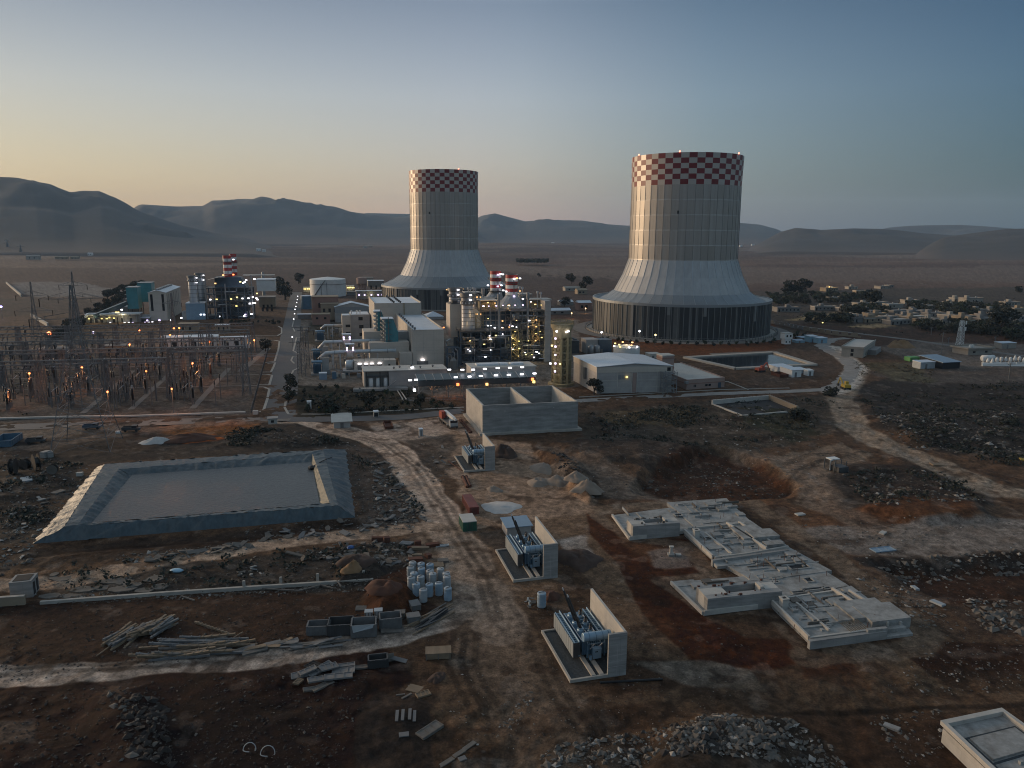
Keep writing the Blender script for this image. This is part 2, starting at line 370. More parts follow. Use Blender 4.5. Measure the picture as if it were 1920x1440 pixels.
FLAT=[gp(a) for a in ([(1120,960),(1380,930),(1760,1200),(1500,1240),(1240,1100),(1330,1090),(1130,1000)],
 [(840,1180),(850,840),(960,830),(1100,1000),(1260,1290),(1060,1320)],[(60,1030),(160,860),(660,838),(690,978)],[(1720,1390),(1890,1320),(1920,1440),(1860,1440)])]
def height(x,y):
 z=np.zeros_like(x)
 r=np.hypot(x,y)
 rough=smooth((r-40)/30)*smooth((330-r)/60)
 wx=x+3*(fbm(x,y,9,3,41)-.5)*2; wy=y+3*(fbm(x,y,9,3,47)-.5)*2
 bump=(fbm(x,y,7,4,3)-.5)*1.3+(fbm(x,y,2.2,2,5)-.5)*0.5
 fl=np.ones_like(x)
 for poly in FLAT:
  fl=np.minimum(fl,smooth(-sdf_poly(x,y,poly)/6+0.1))
 z+=bump*rough*fl*0.9*smooth((fbm(x,y,38,2,11)-.35)/.2)
 for poly,h,w in RELIEF:
  xs=[p[0] for p in poly]; ys=[p[1] for p in poly]
  k=(x>min(xs)-20)&(x<max(xs)+20)&(y>min(ys)-20)&(y<max(ys)+20)
  if not k.any(): continue
  s=sdf_poly(wx[k],wy[k],poly); m=smooth((s+w*0.5)/w)
  z[k]+=m*h*(0.8+0.4*fbm(x[k],y[k],6,3,9))
 far=smooth((r-900)/1500)
 z+=far*(fbm(x,y,900,4,21)-.5)*44+smooth((r-620)/500)*(fbm(x,y,260,3,23)-.5)*7
 return z-0.03
def gz(x,y): return float(height(np.array([float(x)]),np.array([float(y)]))[0])
def Gz(u,v):
 p=G(u,v); p.z=gz(p.x,p.y); return p
def build_ground():
 a_in=np.radians(np.linspace(-41,41,840)); a_out=np.radians(np.linspace(41,319,90))[1:-1]
 az=np.concatenate([a_in,a_out]); na=len(az)
 th=np.concatenate([np.radians(np.linspace(88,46,14)),np.radians(np.linspace(45,1.2,660)),np.radians(np.linspace(1.2,0.36,64))[1:]])
 rr=CAMH/np.tan(th); nr=len(rr)
 A,R=np.meshgrid(az,rr); X=(R*np.sin(A)).ravel(); Y=(R*np.cos(A)).ravel(); Z=height(X,Y)
 V=np.stack([X,Y,Z],1)
 i=np.arange(nr-1)[:,None]*na; j=np.arange(na)[None,:]; j2=(j+1)%na
 f=np.stack([i+j,i+j2,i+na+j2,i+na+j],-1).reshape(-1,4)
 me=bpy.data.meshes.new('ground')
 c=len(V); V=np.vstack([V,[[0,0,0]]])
 tri=np.stack([np.full(na,c),(np.arange(na)+1)%na,np.arange(na)],-1)
 nl=f.size+tri.size
 me.vertices.add(len(V)); me.vertices.foreach_set('co',V.astype(np.float32).ravel())
 me.loops.add(nl); me.loops.foreach_set('vertex_index',np.concatenate([f[:,::-1].ravel(),tri.ravel()]).astype(np.int32))
 me.polygons.add(len(f)+na)
 me.polygons.foreach_set('loop_start',np.concatenate([np.arange(len(f))*4,f.size+np.arange(na)*3]).astype(np.int32))
 me.polygons.foreach_set('loop_total',np.concatenate([np.full(len(f),4),np.full(na,3)]).astype(np.int32))
 me.polygons.foreach_set('use_smooth',np.ones(len(f)+na,bool))
 me.update(); me.validate()
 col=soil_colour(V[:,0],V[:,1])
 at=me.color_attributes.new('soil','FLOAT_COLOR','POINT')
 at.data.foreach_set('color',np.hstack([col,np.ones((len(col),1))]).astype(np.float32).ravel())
 o=bpy.data.objects.new('ground',me); COL.objects.link(o); tag(o,kind='structure')
 m=bpy.data.materials.new('soil'); m.use_nodes=True; nt=m.node_tree; N=nt.nodes; L=nt.links; b=N['Principled BSDF']
 b.inputs['Roughness'].default_value=0.95; b.inputs['Specular IOR Level'].default_value=0.15
 ca=N.new('ShaderNodeVertexColor'); ca.layer_name='soil'
 geo=N.new('ShaderNodeNewGeometry')
 def noise(s,d=6,r=.65):
  n=N.new('ShaderNodeTexNoise'); n.inputs['Scale'].default_value=s; n.inputs['Detail'].default_value=d; n.inputs['Roughness'].default_value=r
  L.new(geo.outputs['Position'],n.inputs['Vector']); return n
 n1=noise(0.9,8,.72); n2=noise(0.11,5)
 def rng(n,a,b_,lo=.3,hi=.7):
  k=N.new('ShaderNodeMapRange'); k.inputs[1].default_value=lo; k.inputs[2].default_value=hi; k.inputs[3].default_value=a; k.inputs[4].default_value=b_; L.new(n.outputs[0],k.inputs[0]); return k
 def mul(c,f):
  k=N.new('ShaderNodeMix'); k.data_type='RGBA'; k.blend_type='MULTIPLY'; k.inputs[0].default_value=1; L.new(c,k.inputs[6]); L.new(f.outputs[0],k.inputs[7]); return k.outputs[2]
 c=mul(ca.outputs[0],rng(n1,.45,1.6)); n5=noise(3.2,4,.7); c=mul(c,rng(n5,.6,1.4)); c=mul(c,rng(n2,.8,1.2))
 vo=N.new('ShaderNodeTexVoronoi'); vo.inputs['Scale'].default_value=0.55; L.new(geo.outputs['Position'],vo.inputs['Vector'])
 fl=N.new('ShaderNodeMapRange'); fl.inputs[1].default_value=0.10; fl.inputs[2].default_value=0.17; fl.inputs[3].default_value=1; fl.inputs[4].default_value=0; L.new(vo.outputs['Distance'],fl.inputs[0])
 n3=noise(0.06,3); k3=rng(n3,0,.35,.5,.62)
 mm=N.new('ShaderNodeMath'); mm.operation='MULTIPLY'; L.new(fl.outputs[0],mm.inputs[0]); L.new(k3.outputs[0],mm.inputs[1])
 mx=N.new('ShaderNodeMix'); mx.data_type='RGBA'; L.new(mm.outputs[0],mx.inputs[0]); L.new(c,mx.inputs[6]); mx.inputs[7].default_value=(.17,.15,.13,1)
 L.new(mx.outputs[2],b.inputs['Base Color'])
 bp=N.new('ShaderNodeBump'); bp.inputs['Strength'].default_value=0.6; bp.inputs['Distance'].default_value=0.35; L.new(n1.outputs[0],bp.inputs['Height']); L.new(bp.outputs[0],b.inputs['Normal'])
 me.materials.append(m); MATS['soil']=m
 return o
TAN=(.150,.106,.078); SAND=(.215,.160,.125); RED=(.085,.033,.018); REDB=(.125,.055,.032); DARKR=(.045,.022,.014)
SCRUB=(.052,.046,.041); GREY=(.105,.095,.086); PALE=(.27,.245,.225); BROWN=(.105,.070,.050); DKBR=(.062,.045,.036)
PATCH=[
 ([(0,505),(420,498),(760,505),(1180,520),(1180,560),(0,560)],(.075,.05,.042),60,120,.8),
 ([(930,497),(1180,505),(1920,500),(1920,528),(1420,532),(930,512)],(.17,.125,.10),60,120,.8),
 ([(0,555),(150,560),(240,575),(0,640)],(.065,.052,.045),10,20,.9),
 ([(1400,545),(1920,535),(1920,640),(1440,625)],(.07,.058,.046),15,25,.85),
 ([(30,528),(150,528),(240,545),(190,556),(60,556),(20,540)],(.20,.185,.175),6,8,.8),
 ([(1470,600),(1560,585),(1640,580),(1550,602)],(.28,.21,.12),4,6,.85),
 ([(1590,612),(1640,606),(1690,612),(1620,618)],(.27,.20,.13),4,6,.8),
 ([(1420,606),(1480,606),(1920,655),(1920,690),(1680,655)],(.075,.045,.033),6,8,.8),
 ([(0,620),(560,560),(1080,600),(1450,640),(1920,690),(1920,1440),(0,1440)],BROWN,10,10,.9),
 ([(1120,612),(1440,600),(1500,650),(1330,672),(1100,645)],REDB,3,4,.9),
 ([(0,640),(505,630),(470,780),(0,806)],GREY,2,2,.85),
 ([(280,632),(500,630),(480,700),(420,690),(300,690)],(.13,.10,.085),5,6,.6),
 ([(560,600),(1085,600),(1085,725),(760,752),(545,730)],(.15,.135,.12),2,2,.9),
 ([(545,722),(770,728),(870,770),(730,778),(560,785)],(.045,.04,.028),2,2,.95),
 ([(585,605),(640,608),(640,640),(600,650),(556,640)],(.05,.045,.035),3,3,.85),
 ([(430,603),(520,612),(528,632),(400,632)],(.075,.045,.03),2,2,.9),
 ([(0,800),(300,790),(480,782),(560,800),(700,830),(660,840),(170,870),(60,1020),(0,1040)],SCRUB,4,7,.85),
 ([(300,798),(500,790),(470,812),(320,822)],(.17,.085,.045),3,5,.85),
 ([(312,822),(345,812),(400,816),(420,824),(340,832)],(.26,.085,.03),2,3,.9),
 ([(0,830),(110,800),(250,796),(250,806),(110,822),(0,870)],(.15,.125,.105),3,4,.8),
 ([(0,1010),(60,1026),(670,975),(780,960),(640,1010),(300,1046),(0,1105)],DKBR,4,6,.9),
 ([(100,1030),(680,985),(640,1005),(120,1048)],(.05,.028,.018),3,4,.8),
 ([(640,840),(680,835),(760,880),(800,950),(770,985),(680,985)],(.075,.064,.057),3,6,.85),
 ([(80,1090),(420,1050),(780,1010),(770,1095),(690,1105),(80,1120)],(.058,.052,.047),4,6,.85),
 ([(0,1130),(80,1130),(690,1105),(760,1120),(850,1150),(600,1205),(200,1240),(0,1290)],(.062,.036,.026),4,8,.9),
 ([(690,1090),(770,1060),(770,1150),(680,1160)],(.11,.05,.03),3,5,.8),
 ([(0,1300),(300,1245),(720,1215),(780,1260),(700,1320),(650,1440),(0,1440)],(.048,.021,.014),4,8,.93),
 ([(230,1330),(420,1300),(600,1330),(560,1440),(260,1440)],(.038,.024,.018),5,10,.6),
 ([(0,1340),(60,1345),(70,1390),(0,1400)],(.14,.12,.105),3,5,.6),
 ([(670,1330),(720,1290),(800,1320),(820,1440),(660,1440)],(.055,.045,.04),3,6,.8),
 ([(690,795),(870,775),(905,820),(1000,832),(1010,870),(1100,900),(1118,940),(1090,990),(990,1010),(930,985),(880,1000),(860,900),(800,850)],SAND,3,4,.92),
 ([(700,800),(840,782),(860,790),(830,822),(720,828)],(.25,.205,.175),3,4,.8),
 ([(760,825),(860,815),(850,870),(830,905),(790,880)],(.085,.07,.06),3,5,.8),
 ([(780,1010),(870,990),(980,1000),(1050,1090),(1000,1150),(1070,1310),(1250,1290),(1450,1330),(1250,1370),(900,1400),(800,1340),(860,1180)],TAN,4,7,.92),
 ([(930,990),(1110,960),(1180,1050),(1290,1240),(1190,1230),(1050,1010)],TAN,3,6,.9),
 ([(1040,1010),(1110,1005),(1120,1040),(1060,1045)],(.26,.235,.215),3,6,.7),
 ([(905,1000),(1010,985),(1020,1000),(940,1040),(900,1020)],(.075,.062,.053),2,4,.7),
 ([(1100,960),(1150,990),(1200,1010),(1290,1010),(1350,1060),(1250,1090),(1330,1160),(1400,1200),(1500,1200),(1515,1240),(1400,1255),(1290,1235),(1200,1150),(1160,1060),(1110,1000)],RED,3,4,.95),
 ([(1190,960),(1230,1000),(1300,1040),(1250,1070),(1160,1020)],(.12,.075,.052),3,4,.6),
 ([(1215,1035),(1300,1022),(1300,1062),(1230,1065)],(.19,.165,.15),3,4,.7),
 ([(1290,1235),(1400,1250),(1440,1290),(1300,1290),(1190,1240)],(.165,.145,.125),3,6,.85),
 ([(1500,1235),(1590,1225),(1640,1300),(1500,1270)],RED,3,4,.85),
 ([(1680,1215),(1760,1200),(1920,1250),(1920,1330),(1720,1280)],(.06,.030,.019),4,6,.9),
 ([(1640,1240),(1700,1232),(1830,1330),(1790,1345)],(.14,.105,.078),2,3,.85),
 ([(1420,1330),(1700,1290),(1920,1330),(1920,1440),(1560,1440)],(.095,.058,.04),4,8,.8),
 ([(850,1370),(1250,1310),(1500,1290),(1480,1330),(1100,1385)],(.09,.055,.038),4,8,.8),
 ([(1030,1410),(1240,1400),(1330,1340),(1480,1350),(1560,1400),(1600,1440),(1000,1440)],(.085,.070,.058),3,8,.7),
 ([(840,1425),(1010,1415),(1000,1440),(830,1440)],(.18,.165,.15),2,6,.5),
 ([(1040,832),(1200,805),(1330,835),(1420,860),(1240,880),(1120,870)],(.075,.058,.048),3,6,.85),
 ([(1090,770),(1340,750),(1560,740),(1590,800),(1400,850),(1290,830),(1100,830)],(.078,.066,.054),4,8,.85),
 ([(1390,755),(1500,765),(1530,810),(1480,830),(1400,800)],(.048,.05,.032),3,8,.75),
 ([(1130,772),(1330,760),(1300,790),(1150,800)],(.12,.088,.05),4,8,.5),
 ([(1010,838),(1040,840),(1180,915),(1250,940),(1230,960),(1120,935),(1060,880)],(.13,.105,.088),3,4,.85),
 ([(1195,905),(1255,850),(1330,836),(1425,862),(1492,912),(1455,932),(1290,938)],(.080,.040,.026),3,4,.93),
 ([(1240,870),(1310,850),(1400,868),(1370,890),(1260,900)],(.07,.042,.03),3,5,.7),
 ([(1120,935),(1290,938),(1460,935),(1640,1000),(1500,1010),(1400,945),(1150,960)],(.13,.075,.05),3,5,.85),
 ([(1430,860),(1570,830),(1640,850),(1560,905),(1540,960),(1490,940),(1500,915)],(.17,.132,.105),3,4,.9),
 ([(1540,890),(1600,870),(1760,870),(1860,930),(1860,965),(1700,975),(1580,960)],(.06,.048,.041),3,6,.9),
 ([(1560,955),(1700,940),(1850,955),(1800,980),(1620,985)],(.13,.062,.036),3,5,.75),
 ([(1500,995),(1580,985),(1850,970),(1920,985),(1920,1010),(1700,1045),(1590,1040)],(.165,.145,.13),3,5,.9),
 ([(1600,1045),(1700,1045),(1920,1012),(1920,1040),(1640,1065)],(.045,.038,.034),3,4,.85),
 ([(1640,1062),(1920,1036),(1920,1135),(1780,1130),(1690,1105)],(.07,.038,.026),4,5,.9),
 ([(1600,1060),(1680,1060),(1760,1130),(1800,1200),(1740,1180)],(.12,.085,.065),3,6,.7),
 ([(1780,1130),(1920,1130),(1920,1200),(1830,1190)],(.085,.062,.05),3,6,.7),
 ([(1600,720),(1700,700),(1920,715),(1920,900),(1780,850),(1640,800)],SCRUB,5,8,.9),
 ([(1620,700),(1760,665),(1920,690),(1920,715),(1720,720)],(.115,.10,.09),4,6,.75),
 ([(1600,680),(1700,680),(1760,715),(1680,715)],(.10,.09,.055),4,6,.6),
 ([(1480,640),(1580,650),(1570,700),(1480,720),(1380,730)],(.10,.075,.06),3,5,.8),
 ([(1700,640),(1920,660),(1920,690),(1760,690),(1640,655)],(.15,.13,.115),3,5,.8),
]
TRACK=[
 ([(545,792),(640,806),(700,822),(748,850),(790,905),(830,970),(868,1040),(900,1110),(940,1180)],4.2,(.285,.228,.19),.9,.95),
 ([(0,1285),(200,1257),(330,1243),(450,1236),(650,1208),(760,1190),(830,1170),(880,1130)],2.3,(.28,.24,.21),.5,.97),
 ([(690,820),(720,812),(870,800),(900,815)],3,(.24,.19,.16),1.5,.7),
 ([(0,1128),(150,1088),(330,1050),(560,1013),(700,998),(800,988),(840,1000)],2.4,(.245,.188,.15),.7,.95),
 ([(1560,650),(1610,690),(1590,725),(1575,745),(1600,800),(1660,835),(1760,870),(1860,920),(1920,960)],4.2,(.20,.165,.135),1.6,.9),
 ([(1560,650),(1606,688),(1588,722),(1562,735)],3.5,(.30,.275,.25),2,.8),
 ([(0,880),(60,840),(180,822),(330,800),(500,788)],2.5,(.15,.12,.10),2,.7),
 ([(830,1010),(880,1080),(900,1150),(960,1260),(1040,1360),(1150,1440)],5,(.165,.13,.105),3,.6),
 ([(1290,1330),(1500,1300),(1750,1300),(1920,1290)],3,(.13,.095,.07),3,.6),
 ([(1100,860),(1180,905),(1250,935)],2.5,(.15,.12,.10),2,.7),
 ([(1700,655),(1920,720)],3,(.13,.115,.105),2,.6),
 ([(1400,850),(1500,870),(1560,950),(1640,990)],3,(.17,.13,.105),3,.7),
 ([(1130,955),(1380,938),(1400,935),(1560,1040),(1740,1190),(1720,1215),(1510,1232)],2.0,(.16,.125,.098),1,.8),
 ([(1120,965),(1180,1010),(1300,1022),(1330,1078),(1240,1090),(1320,1140),(1440,1145),(1520,1228)],1.3,(.155,.12,.095),.8,.8),
]
RUT=[[(600,800),(712,832),(768,872),(812,940),(862,1020),(905,1090),(930,1160)],[(640,802),(735,838),(790,880),(838,950),(885,1025),(930,1095)],
 [(860,1190),(855,1240),(870,1290),(900,1340)],[(880,1190),(880,1240),(900,1290),(935,1330)],[(0,1272),(300,1240),(650,1202),(860,1150)],[(0,1284),(300,1250),(650,1212),(870,1165)],
 [(960,1120),(1000,1180),(1040,1290),(1100,1380)],[(1440,1340),(1920,1300)],[(1450,880),(1520,850),(1640,848)],[(1460,920),(1520,870),(1600,850)]]
def soil_colour(x,y):
 r=np.hypot(x,y); u,v,w=projn(x,y,np.zeros_like(x)); u=np.where(w<=0,-9e4,u); v=np.where(w<=0,9e4,v)
 base=np.array([.118,.074,.055]); c=np.tile(base,(len(x),1))
 f=fbm(x*0.35,y,260,4,61); g=fbm(x*0.25+90,y,120,3,67)
 c*=(0.62+0.78*f)[:,None]
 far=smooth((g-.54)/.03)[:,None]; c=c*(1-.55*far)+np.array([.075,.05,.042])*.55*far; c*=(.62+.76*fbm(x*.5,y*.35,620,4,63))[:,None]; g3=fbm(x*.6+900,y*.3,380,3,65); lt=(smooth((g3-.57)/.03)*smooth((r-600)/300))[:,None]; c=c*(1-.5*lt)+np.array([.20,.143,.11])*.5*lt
 g2=fbm(x*0.3-70,y*1.2,170,3,71); pal=smooth((g2-.6)/.04)[:,None]; c=c*(1-.4*pal)+np.array([.21,.16,.125])*.4*pal
 n1=fbm(x,y,8,4,31)-.5; n2=fbm(x,y,8,4,37)-.5; n3=fbm(x,y,3,3,39)
 def over(k,m,colr,amt):
  mm=(m*amt)[:,None]; c[k]=c[k]*(1-mm)+np.array(colr)*mm
 for poly,colr,soft,wob,amt in PATCH:
  pg=gp([(a,max(447,b)) for a,b in poly]); nf=min(1.,max(.22,(min(math.hypot(*p) for p in pg)-40)/240)); soft,wob=max(.35,soft*nf),wob*nf; xs=[p[0] for p in pg]; ys=[p[1] for p in pg]; mg=soft+wob+2
  k=(x>min(xs)-mg)&(x<max(xs)+mg)&(y>min(ys)-mg)&(y<max(ys)+mg)&(w>0)
  if not k.any(): continue
  s=sdf_poly(x[k]+n1[k]*2*wob,y[k]+n2[k]*2*wob,pg)
  over(k,smooth((s+soft*.5)/soft)*(0.55+.9*n3[k]).clip(0,1),colr,amt)
 for line,hw,colr,soft,amt in TRACK:
  pg=gp(line); xs=[p[0] for p in pg]; ys=[p[1] for p in pg]; mg=hw+soft+4
  k=(x>min(xs)-mg)&(x<max(xs)+mg)&(y>min(ys)-mg)&(y<max(ys)+mg)&(w>0)
  d=dist_line(x[k]+n1[k]*2.5,y[k]+n2[k]*2.5,pg)
  over(k,smooth((hw+soft-d)/soft)*(0.7+.5*n3[k]).clip(0,1),colr,amt)
 for line in RUT:
  pg=gp(line); xs=[p[0] for p in pg]; ys=[p[1] for p in pg]
  for off in (-.9,.9):
   k=(x>min(xs)-4)&(x<max(xs)+4)&(y>min(ys)-4)&(y<max(ys)+4)&(w>0)
   d=dist_line(x[k]+off+n1[k]*.8,y[k]+n2[k]*.8,pg)
   mm=(smooth((.7-d)/.4)*.62*(n3[k]+.35).clip(0,1))[:,None]; c[k]=c[k]*(1-mm)+c[k]*.55*mm
 s=fbm(x,y,5,3,81); m=(smooth((s-.66)/.05)*smooth((420-r)/80))[:,None]; c=c*(1-.5*m)+np.array([.055,.034,.024])*.5*m
 s=fbm(x+300,y,4,3,83); m=(smooth((s-.69)/.05)*smooth((420-r)/80))[:,None]; c=c*(1-.22*m)+np.array([.22,.195,.175])*.22*m
 q=fbm(x,y,1.3,3,91); c=c*(0.62+.76*q)[:,None]
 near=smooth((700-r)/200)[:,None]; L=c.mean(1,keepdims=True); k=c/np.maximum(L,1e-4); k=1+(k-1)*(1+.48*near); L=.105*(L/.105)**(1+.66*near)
 L=L*(1-.46*smooth((150-r)/85))[:,None]; return np.clip(L*k*.88,.004,.6)  # darker near soil; lens falloff also put into the colour towards the camera
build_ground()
                 # hills
def ridge(name,crest,dist,front,back,seed,colr,rough=1.0,base=0.0):
 us=[a for a,b in crest]; n=max(60,int((us[-1]-us[0])/4)); rows=46
 uu=np.linspace(us[0],us[-1],n); vv=np.interp(uu,us,[b for a,b in crest])
 v=[]; H=[]; D=[]
 for a,b in zip(uu,vv):
  d=Vector(ray(a,b)); hd=math.hypot(d.x,d.y); H.append(max(CAMH+d.z/hd*dist,1.)); D.append((d.x/hd,d.y/hd))
 H=np.array(H)
 edge=smooth(np.minimum(np.arange(n),n-1-np.arange(n))/22.)
 X=[];Y=[];T=[]
 for i in range(rows):
  t=i/(rows-1)*1.6-1.0      # -1 front foot, 0 crest, 0.6 back
  rr=dist+(t*front if t<0 else t*back)
  for k in range(n): X.append(D[k][0]*rr); Y.append(D[k][1]*rr); T.append(t)
 X=np.array(X);Y=np.array(Y);T=np.array(T).reshape(rows,n)
 prof=np.where(T<0,(1-smooth(-T))*0.75+(1+T)*0.25,1-smooth(T/0.6))
 ns=(fbm(X,Y,front*.35,5,seed)-.5).reshape(rows,n); gl=np.abs(fbm(X*1.0,Y*.35,front*.2,4,seed+3)-.5).reshape(rows,n)
 mid=np.clip(1-np.abs(T),0,1)*np.clip(np.abs(T)*5,0,1)
 Z=H[None,:]*prof*(1+rough*mid*(ns*1.1-gl*1.25))+base
 Z=Z*edge[None,:]-12*(1-edge[None,:]); Z[0]-=30; Z[-1]-=30
 m=MB(); m.use(colr)
 m.v=[(float(a),float(b),float(c)) for a,b,c in zip(X,Y,Z.ravel())]
 for i in range(rows-1):
  for k in range(n-1): m.face(i*n+k,i*n+k+1,(i+1)*n+k+1,(i+1)*n+k)
 o=m.build(name,smooth=True); tag(o,kind='structure'); return o
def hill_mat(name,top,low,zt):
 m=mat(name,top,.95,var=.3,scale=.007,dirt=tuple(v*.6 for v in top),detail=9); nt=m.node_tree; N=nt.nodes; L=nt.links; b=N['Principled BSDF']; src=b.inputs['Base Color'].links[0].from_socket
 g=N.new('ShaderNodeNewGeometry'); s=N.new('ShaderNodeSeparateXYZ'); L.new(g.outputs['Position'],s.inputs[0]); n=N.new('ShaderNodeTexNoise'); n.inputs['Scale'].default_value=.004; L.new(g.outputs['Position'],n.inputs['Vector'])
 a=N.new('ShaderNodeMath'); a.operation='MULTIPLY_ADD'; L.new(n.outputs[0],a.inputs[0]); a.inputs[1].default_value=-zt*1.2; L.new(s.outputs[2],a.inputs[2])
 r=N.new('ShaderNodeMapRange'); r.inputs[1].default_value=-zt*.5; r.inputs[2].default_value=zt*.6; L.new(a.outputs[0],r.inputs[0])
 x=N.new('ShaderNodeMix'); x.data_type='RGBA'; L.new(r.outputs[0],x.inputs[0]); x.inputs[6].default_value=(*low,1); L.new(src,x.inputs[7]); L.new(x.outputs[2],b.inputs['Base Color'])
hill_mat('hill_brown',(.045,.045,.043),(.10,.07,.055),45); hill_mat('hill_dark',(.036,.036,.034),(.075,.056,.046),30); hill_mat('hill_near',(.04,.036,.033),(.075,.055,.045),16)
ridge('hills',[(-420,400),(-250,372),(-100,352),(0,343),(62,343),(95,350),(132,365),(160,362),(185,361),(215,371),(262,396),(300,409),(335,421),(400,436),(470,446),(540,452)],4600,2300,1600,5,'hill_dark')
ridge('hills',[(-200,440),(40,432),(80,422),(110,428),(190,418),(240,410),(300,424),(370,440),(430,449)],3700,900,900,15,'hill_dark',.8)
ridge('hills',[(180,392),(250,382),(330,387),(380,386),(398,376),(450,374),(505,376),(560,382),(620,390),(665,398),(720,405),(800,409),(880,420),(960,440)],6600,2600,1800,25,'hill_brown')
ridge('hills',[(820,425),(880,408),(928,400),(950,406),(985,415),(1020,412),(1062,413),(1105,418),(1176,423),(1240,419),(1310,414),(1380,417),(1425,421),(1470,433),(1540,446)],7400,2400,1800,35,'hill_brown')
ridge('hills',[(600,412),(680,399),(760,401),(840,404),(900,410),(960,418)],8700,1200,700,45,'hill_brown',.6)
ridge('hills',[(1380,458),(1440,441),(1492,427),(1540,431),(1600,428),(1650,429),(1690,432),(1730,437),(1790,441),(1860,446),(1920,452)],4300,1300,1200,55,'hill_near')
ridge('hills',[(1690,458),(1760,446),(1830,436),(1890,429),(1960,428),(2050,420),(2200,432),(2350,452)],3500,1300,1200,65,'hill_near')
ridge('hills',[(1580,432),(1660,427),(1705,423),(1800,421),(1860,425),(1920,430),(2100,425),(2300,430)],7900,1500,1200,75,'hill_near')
                 # air
hz=MB(); hz.box(-9800,-9800,-45,9800,9800,520); hzo=hz.build('haze'); tag(hzo,kind='stuff')
hm=bpy.data.materials.new('air'); hm.use_nodes=True; hm.node_tree.nodes.clear()
ho=hm.node_tree.nodes.new('ShaderNodeOutputMaterial'); hv=hm.node_tree.nodes.new('ShaderNodeVolumePrincipled')
hv.inputs['Color'].default_value=(.52,.74,1.0,1); hv.inputs["Density"].default_value=5.5e-5; hv.inputs['Anisotropy'].default_value=0.0
hm.node_tree.links.new(hv.outputs[0],ho.inputs['Volume']); hzo.data.materials.append(hm)
